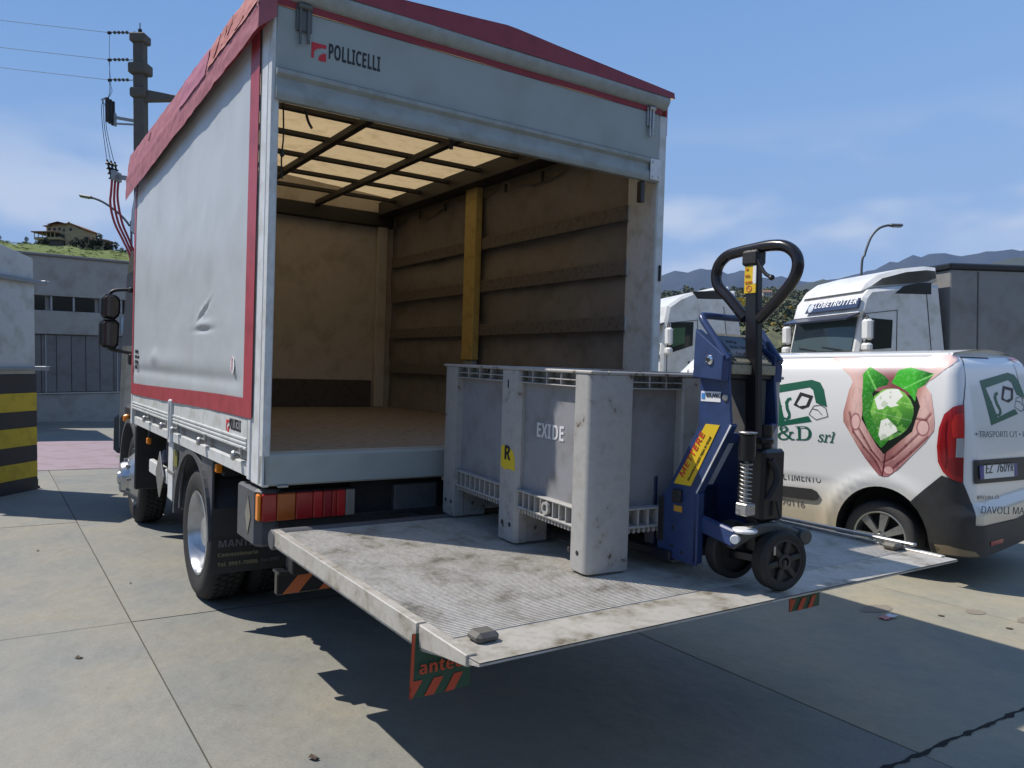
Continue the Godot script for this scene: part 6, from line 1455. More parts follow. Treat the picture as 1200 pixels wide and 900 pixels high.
		b = MB.new(); b.tube(lerp_pts([Vector3(0.05 if m == 0 else 2.45, 2.82, 0.22), Vector3(ox, 2.78, 0.10), Vector3(ox, 2.5, 0.08), Vector3(ox, 2.15, 0.08), Vector3(0.05 if m == 0 else 2.45, 2.1, 0.15)], 20), 0.025, 6); var arm = put("mirror_arm", b.mesh(), mats["black_plastic"], cab)
		b = MB.new(); b.box(Vector3(ox, 2.52, 0.10), Vector3(0.27, 0.44, 0.14), 0.05); put("mirror", b.mesh(), paint, cab)
		b = MB.new(); b.box(Vector3(ox, 2.16, 0.09), Vector3(0.26, 0.17, 0.14), 0.04); put("mirror", b.mesh(), paint, cab)
		b = MB.new(); b.bx(Vector3(ox - 0.11, 2.33, 0.171), Vector3(ox + 0.11, 2.71, 0.174), 0.0); put("mirror_glass", b.mesh(), mats["mirror_glass"], cab)
	b = MB.new(); b.bx(Vector3(0.06, 0.35, -0.10), Vector3(2.44, 1.0, 0.05), 0.06); put("bumper", b.mesh(), paint, cab)
	b = MB.new(); b.bx(Vector3(0.45, 1.05, -0.05), Vector3(2.05, 1.85, 0.02), 0.03); put("grille", b.mesh(), mats["black_plastic"], cab)
	b = MB.new(); b.bx(Vector3(0.55, 0.7, 0.8), Vector3(1.95, 1.0, 6.0), 0.02); obj("frame_rails", b, mats["chassis"], t)
	for q in [[0.05, 1.35], [2.2, 1.35], [0.05, 5.0], [2.2, 5.0]]:
		var w := Node3D.new(); w.name = "wheel"; t.add_child(w, true)
		w.transform = Transform3D(Basis(), Vector3(q[0], 0.5, q[1]))
		b = MB.new(); b.lathe([Vector2(0.29, 0.02), Vector2(0.32, 0.0), Vector2(0.46, 0.0), Vector2(0.5, 0.04), Vector2(0.5, 0.26), Vector2(0.46, 0.3), Vector2(0.29, 0.28)], 32, Transform3D(Basis(Vector3(0, 1, 0), Vector3(1, 0, 0), Vector3(0, 0, -1)), Vector3.ZERO)); put("tyre", b.mesh(), mats["rubber"], w)
		b = MB.new(); b.lathe([Vector2(0.29, 0.02), Vector2(0.27, 0.06), Vector2(0.2, 0.1), Vector2(0.1, 0.05), Vector2(0, 0.05)], 24, Transform3D(Basis(Vector3(0, 1, 0), Vector3(1, 0, 0), Vector3(0, 0, -1)), Vector3.ZERO)); put("rim", b.mesh(), mats["steel"], w)
	return t

func make_far_vehicles():
	make_tractor(Vector3(14.05, -0.3, -5.855), 1.2, "white tractor unit with dark name board and tall roof deflector before a grey trailer", 0, "white tractor units parked beyond the yard")
	make_tractor(Vector3(13.058, -0.3, -10.511), 1.2, "white tractor unit with black roof panel half hidden behind the pallet box", 1, "white tractor units parked beyond the yard")
	# semi-trailer behind the first tractor
	var fr := Transform3D(Basis(Vector3.UP, 1.2), Vector3(14.05, -0.3, -5.855))
	var t := thing("grey_semi_trailer", "grey curtain-sided semi-trailer with black top rail behind the white cab", "trailer", Vector3(1.25, 0, 8.0), fr)
	var b := MB.new(); b.bx(Vector3(0.02, 1.15, 2.33), Vector3(2.48, 3.86, 15.6), 0.02); obj("curtain", b, mk("trailer_grey", lin(0.23, 0.235, 0.24), 0.55, 0.0, tex_grime, 0.25, nrm_wave, 0.5), t)
	b = MB.new(); b.bx(Vector3(-0.02, 3.84, 2.28), Vector3(2.52, 3.99, 15.65), 0.03); obj("top_rail", b, mats["black_paint"], t)
	b = MB.new(); b.bx(Vector3(0.0, 1.0, 2.28), Vector3(2.5, 1.17, 15.65), 0.02); obj("deck_rail", b, mats["chassis"], t)
	for k in 9:
		b = MB.new(); b.bx(Vector3(0.012, 1.2, 3.0 + 1.4 * k), Vector3(0.022, 3.82, 3.04 + 1.4 * k), 0.004); obj("curtain_strap", b, mk("strap_dark", lin(0.07, 0.072, 0.075), 0.6), t)
	for k in 3:
		for x in [0.02, 2.15]:
			b = MB.new(); b.lathe([Vector2(0, 0.03), Vector2(0.3, 0.02), Vector2(0.32, 0.0), Vector2(0.46, 0.0), Vector2(0.5, 0.04), Vector2(0.5, 0.3), Vector2(0.0, 0.3)], 28, Transform3D(Basis(Vector3(0, 1, 0), Vector3(1, 0, 0), Vector3(0, 0, -1)), Vector3(x, 0.5, 11.0 + 1.3 * k))); obj("wheel", b, mats["rubber"], t)
	b = MB.new(); b.bx(Vector3(0.5, 0.6, 5.0), Vector3(2.0, 1.0, 15.0)); b.bx(Vector3(0.6, 0.0, 5.6), Vector3(0.75, 1.0, 5.8)); b.bx(Vector3(1.75, 0.0, 5.6), Vector3(1.9, 1.0, 5.8)); obj("undercarriage", b, mats["chassis"], t)
	# blue skip between the cabs
	var p := Vector3(18.3, -0.35, -14.2)
	t = thing("blue_skip", "blue metal skip whose rim shows between the two white cabs", "skip", p)
	b = MB.new(); b.prism([Vector2(-1.6, 0.0), Vector2(1.6, 0.0), Vector2(2.1, 2.05), Vector2(-2.1, 2.05)], -0.9, 0.9, 0.02, Transform3D(Basis(Vector3.UP, -0.6), p)); obj("hull", b, mk("skip_blue", lin(0.025, 0.06, 0.26), 0.5, 0.0, tex_scratch, 0.8), t)
	b = MB.new(); b.box(Vector3(0, 2.1, 0), Vector3(4.3, 0.12, 1.9), 0.02, Transform3D(Basis(Vector3.UP, -0.6), p)); obj("rim", b, mats["skip_blue"], t)
	# folded yellow crane arm behind the second cab
	p = Vector3(22.0, 0.0, -17.0)
	t = thing("yellow_crane_arm", "folded yellow loading crane arm rising behind the second white cab", "crane", p)
	var ym = mk("crane_yellow", lin(0.55, 0.36, 0.03), 0.5)
	b = MB.new(); b.beam(p + Vector3(0.1, 0, 0), p + Vector3(0.1, 2.3, 0), 0.3, 0.3); obj("column", b, ym, t)
	b = MB.new(); b.beam(p + Vector3(0.1, 2.2, 0), p + Vector3(1.25, 4.05, 0.75), 0.14, 0.16); obj("lower_arm", b, ym, t)
	b = MB.new(); b.beam(p + Vector3(1.35, 4.08, 0.8), p + Vector3(-0.9, 4.12, -0.75), 0.11, 0.13); obj("upper_arm", b, ym, t)

func make_left_side():
	# --- gatehouse pillar with yellow and black bands
	var K := Vector3(-0.560, 0.08, -6.43)
	var wd := Vector3(-0.64, 0, 0.77).normalized()
	var fr := Transform3D(Basis(-wd, Vector3.UP, (-wd).cross(Vector3.UP)), K)   # x to the far end, z towards the viewer
	var t := thing("banded_gate_pillar", "grey rendered pillar with black and yellow bands beside the drive", "pillar", Vector3(-0.5, -0.05, -0.35), fr)
	var wall = mk("render_grey", lin(0.47, 0.50, 0.51), 0.75, 0.0, tex_grime, 0.8)
	var b := MB.new(); b.bx(Vector3(-1.0, -0.12, -0.75), Vector3(0.0, 2.30, 0.0), 0.006); obj("shaft", b, wall, t)
	b = MB.new(); b.prism([Vector2(-1.0, 2.304), Vector2(0.0, 2.304), Vector2(0.0, 2.53), Vector2(-1.0, 2.72)], -0.75, -0.012, 0.005); obj("parapet", b, wall, t)
	var ys := [-0.10, 0.14, 0.315, 0.49, 0.69, 0.865, 1.065, 1.27]
	for k in 7:
		b = MB.new(); b.bx(Vector3(-1.008, ys[k], -0.758), Vector3(0.008, ys[k + 1] - 0.002, 0.008), 0.003)
		obj("yellow_band" if k % 2 == 1 else "black_band", b, mk("band_yellow", lin(0.52, 0.38, 0.012), 0.6, 0.0, tex_grime, 1.2) if k % 2 == 1 else mk("band_black", lin(0.017, 0.017, 0.02), 0.6, 0.0, tex_grime, 1.2), t)
	for y in [1.325, 2.275]:
		b = MB.new(); b.bx(Vector3(-1.05, y - 0.02, -0.85), Vector3(0.16, y + 0.02, 0.05), 0.006)
		var lg = obj("ledge", b, mk("ledge_metal", lin(0.20, 0.23, 0.26), 0.45, 0.3), t)
		b = MB.new(); b.bx(Vector3(0.10, y + 0.021, -0.84), Vector3(0.168, y + 0.027, 0.052), 0.002); put("bright_lip", b.mesh(), mats["alu"], lg)
	b = MB.new(); b.bx(Vector3(-0.90, 1.78, -0.005), Vector3(-0.62, 1.90, 0.006), 0.003); obj("small_window", b, mats["glass_dark"], t)
	b = MB.new(); b.cyl(Vector3(0.06, -0.1, -0.05), Vector3(0.06, 0.10, -0.05), 0.02, 10); b.box(Vector3(0.06, 0.0, -0.05), Vector3(0.06, 0.05, 0.06), 0.01); obj("base_fitting", b, mats["black_plastic"], t)
	# --- grey industrial hall
	var B0 := Vector3(-0.018, 0.05, -18.055)
	var hx := Vector3(0.98, 0, -0.2).normalized()
	var hf := Transform3D(Basis(hx, Vector3.UP, hx.cross(Vector3.UP)), B0)
	t = thing("industrial_hall", "long grey rendered industrial hall with window strip and panelled doors", "building", Vector3(4, 0, -3), hf)
	var hall = mk("hall_grey", lin(0.32, 0.315, 0.305), 0.8, 0.0, tex_grime, 0.35)
	b = MB.new()
	b.bx(Vector3(-6, 0.76, -8), Vector3(16, 2.20, -0.10), 0.0); b.bx(Vector3(-6, -0.4, -8), Vector3(16, 0.757, 0.0), 0.01)
	b.bx(Vector3(-6, 2.197, -8), Vector3(16, 2.76, 0.0), 0.008); b.bx(Vector3(-6, 2.763, -8), Vector3(16, 3.12, -0.12), 0.0); b.bx(Vector3(-6, 3.117, -8), Vector3(16, 4.06, 0.0), 0.01)
	obj("wall", b, hall, t)
	b = MB.new(); b.bx(Vector3(-6.05, 4.06, -8.1), Vector3(16.05, 4.12, 0.05), 0.01); obj("coping", b, mk("coping_grey", lin(0.2, 0.2, 0.205), 0.7), t)
	for k in 12:
		var x = -2.42 + 0.55 * k + (0.06 if k % 2 == 1 else 0.0)
		b = MB.new(); b.bx(Vector3(x, 2.775, -0.075), Vector3(x + 0.46, 3.105, -0.06), 0.003); obj("window", b, mats["glass_dark"], t)
		b = MB.new(); b.bx(Vector3(x - 0.045, 2.765, -0.10), Vector3(x - 0.002, 3.115, -0.03), 0.004); obj("mullion", b, mk("mullion_grey", lin(0.30, 0.31, 0.32), 0.5), t)
	for k in 26:
		var x = -3.1 + 0.325 * k
		b = MB.new(); b.bx(Vector3(x, 0.80, -0.075), Vector3(x + 0.315, 2.185, -0.055), 0.008); obj("door_panel", b, mk("panel_grey%d" % (k % 3), lin(0.15 + 0.008 * (k % 3), 0.153 + 0.008 * (k % 3), 0.158 + 0.008 * (k % 3)), 0.6, 0.1, tex_grime, 0.6), t)
	for x in [0.22, 1.84, 3.5]:
		b = MB.new(); b.bx(Vector3(x, 0.78, -0.06), Vector3(x + 0.03, 2.19, -0.035), 0.004); obj("door_post", b, mats["mullion_grey"], t)
	b = MB.new(); b.bx(Vector3(-6, 0.757, -0.05), Vector3(16, 0.785, 0.03), 0.004); obj("sill", b, mk("pale_sill", lin(0.42, 0.41, 0.38), 0.6), t)
	b = MB.new(); b.bx(Vector3(1.92, 2.24, 0.005), Vector3(2.3, 2.68, 0.03), 0.004); obj("pale_sign", b, mk("pale_blue", lin(0.28, 0.36, 0.42), 0.5), t)
	# --- grey shed roof and mast behind the pillar
	var sp := Vector3(-2.6, 0.0, -15.2)
	t = thing("grey_shed", "low grey shed with curved roof behind the banded pillar", "shed", sp)
	b = MB.new(); b.bx(sp + Vector3(-5, -0.2, -1.5), sp + Vector3(1.95, 3.55, 1.2), 0.01); obj("wall", b, hall, t)
	b = MB.new(); var rp := [Vector2(-5.1, 3.551), Vector2(2.02, 3.551), Vector2(2.02, 3.66)]
	for k in 9: rp.append(Vector2(lerpf(2.02, -5.1, (k + 1) / 9.0), 3.66 + 0.62 * sin(PI * 0.5 * (k + 1) / 9.0)))
	b.prism(rp, -1.6, 1.3, 0.01, Transform3D(Basis(), sp), 0.4); obj("roof", b, mk("shed_roof", lin(0.20, 0.19, 0.175), 0.7, 0.0, tex_grime, 0.5), t)
	var mp := Vector3(-2.2, 0.0, -22.0)
	t = thing("thin_mast", "thin pale mast rising above the grey shed roof", "mast", mp)
	b = MB.new(); b.cyl(mp, mp + Vector3(0, 6.0, 0), 0.045, 8, 0.002, 0.03); obj("pole", b, mk("galvanised", lin(0.30, 0.31, 0.32), 0.5, 0.5), t)
	make_power_pole()
	make_lamp(Vector3(5.0, 0.0, -38.4), [Vector3(5.0, 0, -38.4), Vector3(5.0, 8.0, -38.4), Vector3(4.95, 8.35, -38.42), Vector3(4.62, 8.85, -38.6), Vector3(4.18, 9.29, -38.9), Vector3(3.8, 9.58, -39.15), Vector3(3.43, 9.75, -39.4)], Vector3(-0.82, 0.18, -0.55), "grey street lamp whose curved arm shows beside the red cables")
	make_lamp(Vector3(32.5, -0.3, -17.3), [Vector3(32.5, -0.3, -17.3), Vector3(32.55, 5.8, -17.25), Vector3(32.66, 6.63, -17.17), Vector3(32.78, 7.1, -17.1), Vector3(32.95, 7.55, -17.0), Vector3(33.22, 7.90, -16.82), Vector3(33.5, 8.03, -16.62), Vector3(33.62, 8.05, -16.55)], Vector3(0.82, -0.02, 0.56), "dark street lamp with curved arm above the white cabs")

func make_lamp(base: Vector3, pts: Array, dir: Vector3, label: String):
	var t := thing("street_lamp", label, "street lamp", base, Transform3D(), "curved street lamps")
	var b := MB.new(); b.tube(lerp_pts(pts, 60), 0.055, 8); obj("post", b, mk("lamp_post", lin(0.13, 0.14, 0.15), 0.5, 0.4), t)
	var e: Vector3 = pts[pts.size() - 1]
	var d := dir.normalized()
	var xf := Transform3D(Basis(d.cross(Vector3.UP).normalized(), d.cross(Vector3.UP).normalized().cross(-d).normalized() * -1.0, -d), e + d * 0.3)
	b = MB.new(); b.box(Vector3.ZERO, Vector3(0.26, 0.13, 0.62), 0.05, xf); var h = obj("lamp_head", b, mk("lamp_head", lin(0.16, 0.165, 0.17), 0.4, 0.3), t)
	b = MB.new(); b.box(Vector3(0, -0.075, -0.05), Vector3(0.2, 0.03, 0.4), 0.01, xf); put("diffuser", b.mesh(), mk("lamp_glass", lin(0.55, 0.56, 0.55), 0.2), h)

func make_power_pole():
	var P := Vector3(3.215, 0.0, -23.83)
	var t := thing("power_pole", "tall concrete power pole with insulators and cable terminals", "utility pole", P)
	var con = mk("pole_concrete", lin(0.115, 0.105, 0.092), 0.85, 0.0, tex_grime, 0.8)
	# camera-facing axes of the pole: r to the right in the picture
	var r := Vector3(0.828, 0, 0.560)
	var q := Vector3(0.560, 0, -0.828)
	var at := func(a, y, d = 0.0): return P + r * a + Vector3(0, y, 0) + q * d
	var up := Basis(r, Vector3.UP, -q)
	var b := MB.new()
	for k in 1: b.prism([Vector2(-0.20, -0.2), Vector2(0.20, -0.2), Vector2(0.165, 12.0), Vector2(-0.165, 12.0)], -0.16, 0.16, 0.02, Transform3D(up, P)); 
	obj("shaft", b, con, t)
	for y in [[11.93, 0.25, 0.28], [10.97, 0.30, 0.34], [10.2, 0.25, 0.30]]:
		b = MB.new(); b.box(Vector3(0, y[0], 0), Vector3(y[1] * 2.0, y[2], 0.5), 0.04, Transform3D(up, P)); obj("collar", b, con, t)
	b = MB.new(); b.prism([Vector2(0.15, 9.95), Vector2(0.15, 10.32), Vector2(1.28, 10.10), Vector2(1.28, 9.97)], -0.12, 0.12, 0.02, Transform3D(up, P)); obj("crossarm", b, con, t)
	b = MB.new(); b.cyl(at.call(0.0, 11.95), at.call(0.0, 12.25), 0.06, 8); b.cyl(at.call(0.0, 12.2), at.call(0.0, 12.45), 0.015, 6); obj("top_pin", b, mats["chassis"], t)
	# strings of insulators that take the three conductors
	var wires := [[12.16, -1.02, 12.12], [11.30, -1.1, 11.20], [10.66, -1.05, 10.50]]
	for w in wires:
		b = MB.new(); b.tube(lerp_pts([at.call(-0.16, w[0] + 0.02), at.call(-0.3, w[0] - 0.02), at.call(-1.0, w[0] + 0.0)], 10), 0.014, 6)
		var ins = obj("insulator_string", b, mats["chassis"], t)
		for k in 4:
			b = MB.new(); b.lathe([Vector2(0, -0.04), Vector2(0.05, -0.03), Vector2(0.055, 0.02), Vector2(0.02, 0.05), Vector2(0, 0.05)], 10, Transform3D(MB.along(-r), at.call(-0.42 - 0.13 * k, w[0] - 0.01))); put("insulator", b.mesh(), mk("insulator", lin(0.06, 0.075, 0.055), 0.3), ins)
		b = MB.new(); b.box(Vector3(-0.98, w[0] - 0.02, 0), Vector3(0.12, 0.09, 0.06), 0.01, Transform3D(up, P)); put("clamp", b.mesh(), mats["chassis"], ins)
	# brackets with surge arrester and cable terminals
	b = MB.new(); b.beam(at.call(-0.1, 9.33), at.call(-0.85, 9.46), 0.08, 0.09); b.beam(at.call(-0.1, 9.22), at.call(-0.85, 9.26), 0.05, 0.05); b.box(Vector3(-0.82, 9.38, 0), Vector3(0.07, 0.42, 0.07), 0.01, Transform3D(up, P)); obj("arrester_bracket", b, mats["galvanised"], t)
	b = MB.new()
	for k in 3: b.cyl(at.call(-0.98, 9.26, -0.18 + 0.18 * k), at.call(-0.98, 10.02, -0.18 + 0.18 * k), 0.06, 10)
	obj("surge_arrester", b, mats["bow"], t)
	b = MB.new(); b.beam(at.call(-0.1, 7.46), at.call(-0.85, 7.58), 0.10, 0.14); b.box(Vector3(-0.80, 7.58, 0), Vector3(0.12, 0.3, 0.5), 0.02, Transform3D(up, P)); obj("terminal_bracket", b, mats["galvanised"], t)
	for k in 3:
		var dd = -0.14 + 0.14 * k
		b = MB.new(); b.cyl(at.call(-1.02 + 0.05 * k, 8.08, dd), at.call(-0.86 + 0.03 * k, 7.38, dd), 0.03, 8)
		for i in 4: b.lathe([Vector2(0.02, -0.02), Vector2(0.085, -0.03), Vector2(0.03, 0.03)], 10, Transform3D(MB.along(at.call(-0.16, 0.7, 0.0) - P), at.call(lerpf(-1.0, -0.9, i / 3.0) + 0.04 * k, lerpf(7.98, 7.51, i / 3.0), dd)))
		obj("cable_terminal", b, mats["bow"], t)
		b = MB.new(); b.tube(lerp_pts([at.call(-0.87 + 0.03 * k, 7.42, dd), at.call(-0.90 + 0.03 * k, 7.05, dd), at.call(-0.93 + 0.06 * k, 6.67, dd), at.call(-0.80 + 0.06 * k, 6.07, dd), at.call(-0.50 + 0.04 * k, 5.44, dd), at.call(-0.30 + 0.02 * k, 4.9, dd), at.call(-0.24, 3.6, dd), at.call(-0.24, 0.1, dd)], 50), 0.036, 6); obj("red_cable", b, mk("cable_red", lin(0.33, 0.03, 0.035), 0.5), t)
	b = MB.new()
	for k in 3:
		b.tube(lerp_pts([at.call(-0.98, 10.02, -0.18 + 0.18 * k), at.call(-1.15 - 0.06 * k, 10.06, 0.0), at.call(-1.25 + 0.06 * k, 9.8, 0.0), at.call(-1.22 + 0.06 * k, 9.1, 0.0), at.call(-1.03 + 0.04 * k, 8.1, -0.14 + 0.14 * k)], 24), 0.01, 5)
		b.tube(lerp_pts([at.call(-0.98 - 0.02 * k, wires[k][0] - 0.05), at.call(-0.99 + 0.04 * k, 10.4 - 0.05 * k), at.call(-1.05, 10.05)], 12), 0.007, 5)
	var jl = obj("jumper_leads", b, mats["bow"], t); jl.set_meta("kind", "stuff")
	var lab := ["topmost thin overhead wire leaving the power pole towards the left", "middle thin overhead wire leaving the power pole towards the left", "lowest thin overhead wire leaving the power pole towards the left"]
	for k in 3:
		var a = at.call(-1.03, wires[k][0] - 0.01)
		var wt := thing("overhead_wire", lab[k], "wire", a, Transform3D(), "overhead wires of the power pole")
		b = MB.new(); b.tube(lerp_pts([a, a + r * -8.0 + Vector3(0, 0.95, 0), a + r * -22.0 + Vector3(0, 2.9, 0), a + r * -40.0 + Vector3(0, 6.2, 0)], 40), 0.008, 5); obj("strand", b, mk("wire_grey", lin(0.16, 0.17, 0.19), 0.5), wt)

func bush_mesh(seed_: int, n: int, leaf: float, flat := 0.75) -> ArrayMesh:
	# a crown of small leaf-sized faces gathered in clumps, about one metre across
	var rng := RandomNumberGenerator.new()
	rng.seed = seed_
	var b := MB.new()
	var clumps := []
	for k in 9: clumps.append(Vector3(rng.randfn(0, 0.22), 0.42 + rng.randfn(0, 0.2) * flat, rng.randfn(0, 0.22)))
	for k in n:
		var c: Vector3 = clumps[rng.randi() % clumps.size()]
		var d := Vector3(rng.randfn(), rng.randfn(), rng.randfn()).normalized()
		var p = c + d * 0.2 * pow(rng.randf(), 0.4)
		if p.y < 0.0: p.y = rng.randf() * 0.1
		var o := (d + Vector3(rng.randfn(), rng.randfn() + 0.6, rng.randfn()) * 0.6).normalized()
		var x := o.cross(Vector3(rng.randfn(), rng.randfn(), rng.randfn())).normalized() * leaf * rng.randf_range(0.6, 1.3)
		var y := o.cross(x)
		b.col = Color(1, 1, 1) * rng.randf_range(0.65, 1.25)
		b.tri(p - x, p + x * 0.9 + y * 0.3, p + y * 1.2, o, o, o)
		b.tri(p - x, p + x * 0.9 - y * 0.4, p + x * 0.9 + y * 0.3, o, o, o)
	return b.mesh(true)

func terrain(called: String, az0: float, az1: float, na: int, dist: Array, height: Callable, mat: Material) -> MeshInstance3D:
	# a stretch of land between two bearings (degrees to the right of the lorry's heading) from near to far
	var b := MB.new()
	b.sheet(func(u, v): return Vector3(sin(deg_to_rad(u)) * v, height.call(u, v), -cos(deg_to_rad(u)) * v), steps(az0, az1, na), dist, Vector3.UP)
	return struct(called, b, mat)

func ridge(table: Array, a: float) -> float:   # height of a ridge as a slope above eye level
	if a <= table[0][0]: return table[0][1]
	for k in table.size() - 1:
		if a < table[k + 1][0]: return lerpf(table[k][1], table[k + 1][1], smoothstep(0, 1, (a - table[k][0]) / (table[k + 1][0] - table[k][0])))
	return table[table.size() - 1][1]

func make_land():
	var fn := FastNoiseLite.new(); fn.seed = 3; fn.frequency = 1.0; fn.fractal_octaves = 5
	var leaf := StandardMaterial3D.new()
	leaf.vertex_color_use_as_albedo = true; leaf.roughness = 0.8
	leaf.backlight_enabled = true; leaf.backlight = Color(0.1, 0.13, 0.05)
	mats["leaf"] = leaf
	# --- added hills out of view that cut low sky light on shaded faces
	terrain("added_shading_hills", 100, 300, 120, [260.0, 320.0, 400.0, 480.0, 560.0, 640.0, 760.0, 1000.0], func(u, v):
		var f = clampf((v - 260.0) / 380.0, 0, 1)
		return 640.0 * f * (0.17 + 0.07 * sin(deg_to_rad(u * 2.0)) + 0.05 * fn.get_noise_1d(u * 0.05)) * smoothstep(100, 125, u) * (1.0 - smoothstep(285, 300, u)) + fn.get_noise_2d(u * 0.6, v * 0.01) * 12.0 * f - 2.0 - maxf(0, v - 640.0) * 0.2, mk("added_hill", lin(0.045, 0.055, 0.028), 0.95, 0.0, tex_grime, 0.01))
	# --- far blue mountains
	var far := [[-60.0, 0.05], [-20.0, 0.07], [10.0, 0.09], [30.0, 0.1], [40.0, 0.108], [44.9, 0.117], [46.6, 0.124], [50.0, 0.121], [52.2, 0.111], [54.2, 0.107], [55.6, 0.106], [58.3, 0.1136], [60.0, 0.123], [61.5, 0.129], [62.7, 0.130], [65.0, 0.128], [67.3, 0.128], [75.0, 0.13], [95.0, 0.10], [130.0, 0.08]]
	var mm = mk("mountain", lin(0.035, 0.045, 0.038), 0.95)
	terrain("far_mountains", -60, 130, 420, [4200.0, 4700.0, 5200.0, 5600.0, 6000.0, 6400.0, 7200.0], func(u, v):
		var f = clampf((v - 4200.0) / 1800.0, 0, 1)
		var h = ridge(far, u) * 6000.0 * pow(f, 0.85)
		h += fn.get_noise_2d(u * 0.55, v * 0.0011) * 36.0 * f + fn.get_noise_2d(u * 2.6, v * 0.003) * 14.0 * f
		return h - maxf(0, v - 6000.0) * 0.3, mm)
	# --- darker wooded ridge in front of them, rising to the right
	var dark := [[-60.0, 0.0], [35.0, 0.03], [46.0, 0.09], [50.0, 0.098], [54.3, 0.101], [56.5, 0.108], [58.3, 0.107], [61.5, 0.115], [64.0, 0.114], [67.3, 0.119], [80.0, 0.13], [100.0, 0.11], [130.0, 0.08]]
	var dm = mk("wooded_ridge", lin(0.040, 0.050, 0.030), 0.95, 0.0, tex_grime, 0.004)
	terrain("wooded_ridge", -60, 130, 420, [1500.0, 1750.0, 2000.0, 2300.0, 2600.0, 2900.0, 3400.0], func(u, v):
		var f = clampf((v - 1500.0) / 1100.0, 0, 1)
		var h = ridge(dark, u) * 2600.0 * pow(f, 0.8)
		h += fn.get_noise_2d(u * 0.9 + 40.0, v * 0.002) * 20.0 * f + fn.get_noise_2d(u * 4.5, v * 0.006) * 9.0
		return h - maxf(0, v - 2600.0) * 0.2 - 8.0 * (1.0 - f), dm)
	# --- olive green valley side behind the cabs
	var near := [[-60.0, 0.0], [30.0, 0.03], [38.0, 0.075], [43.0, 0.095], [47.0, 0.097], [51.0, 0.097], [54.5, 0.092], [58.0, 0.088], [62.0, 0.070], [70.0, 0.05], [85.0, 0.03], [130.0, 0.02]]
	var vm = mk("valley_side", lin(0.098, 0.104, 0.045), 0.95, 0.0, ramp_texture(512, 0.02, 51, [[0.0, Color(0.45, 0.5, 0.4)], [0.45, Color(0.9, 0.9, 0.8)], [0.7, Color(1, 1, 0.9)], [1.0, Color(1, 0.92, 0.7)]], 6, 0.65), 0.006)
	vm.uv1_world_triplanar = true
	var vh := func(u, v):
		var f = clampf((v - 70.0) / 830.0, 0, 1)
		var h = ridge(near, u) * 900.0 * pow(f, 1.15) + 1.0
		h += fn.get_noise_2d(u * 0.8 + 9.0, v * 0.006) * 9.0 * sqrt(f) + fn.get_noise_2d(u * 3.0, v * 0.02) * 3.0 * sqrt(f)
		return h - 2.2 * (1.0 - f) - maxf(0, v - 900.0) * 0.15
	terrain("valley_side", 25, 100, 240, [70.0, 100.0, 140.0, 190.0, 250.0, 320.0, 400.0, 480.0, 560.0, 640.0, 720.0, 800.0, 860.0, 900.0, 1000.0], vh, vm)
	# scrub over the valley side
	var rng := RandomNumberGenerator.new()
	rng.seed = 12
	for kind in 3:
		var m := MultiMesh.new()
		m.transform_format = MultiMesh.TRANSFORM_3D
		m.use_colors = true
		m.mesh = bush_mesh(60 + kind, 46, 0.17)
		var n: int = [1500, 1100, 380][kind]
		m.instance_count = n
		for k in n:
			var v = 85.0 + 790.0 * pow(rng.randf(), 0.75)
			var u = rng.randf_range(33.0, 72.0)
			if fn.get_noise_2d(u * 1.3, v * 0.012 + kind * 7.0) < -0.12: u = rng.randf_range(40.0, 56.0)
			var s = rng.randf_range(1.6, 3.8) * (0.75 + v / 900.0) * (0.7 if kind == 2 else 1.0)
			m.set_instance_transform(k, Transform3D(Basis(Vector3.UP, rng.randf() * TAU).scaled(Vector3(s * 1.25, s * rng.randf_range(0.7, 1.1), s * 1.25)), Vector3(sin(deg_to_rad(u)) * v, vh.call(u, v) - 0.15 * s, -cos(deg_to_rad(u)) * v)))
			var g = rng.randf_range(0.75, 1.25)
			m.set_instance_color(k, [Color(0.085, 0.105, 0.05), Color(0.14, 0.15, 0.078), Color(0.36, 0.27, 0.05)][kind] * g)
		var o := MultiMeshInstance3D.new()
		o.multimesh = m; o.material_override = leaf; o.name = ["dark_scrub", "pale_scrub", "yellow_scrub"][kind]
		add_child(o)
		tag(o, ["dark green scrub spread over the valley side", "grey green scrub spread over the valley side", "yellow flowering scrub spread over the valley side"][kind], "scrub", "", "stuff")
	# a few pale houses on the valley side
	for q in [[52.3, 620.0, 7.0, "small pale house on the valley side left of the name board"], [51.2, 560.0, 6.0, "low pale shed on the valley side above the van roof"], [46.5, 700.0, 7.0, "small white house on the valley side behind the second cab"]]:
		var p := Vector3(sin(deg_to_rad(q[0])) * q[1], vh.call(q[0], q[1]), -cos(deg_to_rad(q[0])) * q[1])
		house("hillside_house", p, deg_to_rad(q[0]) * -1.0 + 0.4, q[2], q[3])
	# yellow and green shrubs close behind the cabs
	var sh := [[19.5, -13.9, 2.9, 0, "yellow flowering shrub left of the dark windscreen"], [20.6, -13.7, 2.2, 1, "low dark green shrub beside the yellow one by the cabs"], [23.0, -17.0, 3.4, 0, "tall yellow shrub standing behind the blue skip"]]
	for q in sh:
		shrub(Vector3(q[0], -0.3, q[1]), q[2], 1.5, [Color(0.22, 0.155, 0.012), Color(0.03, 0.05, 0.018)][q[3]], q[4], "shrubs behind the parked cabs")
	# --- the grassy rise with the villa on the left
	var gm = mk("grass_slope", lin(0.10, 0.14, 0.02), 0.95, 0.0, ramp_texture(512, 0.03, 52, [[0.0, Color(0.6, 0.66, 0.45)], [0.5, Color(0.95, 0.97, 0.8)], [1.0, Color(1, 0.96, 0.75)]], 6, 0.65), 0.08)
	gm.uv1_world_triplanar = true
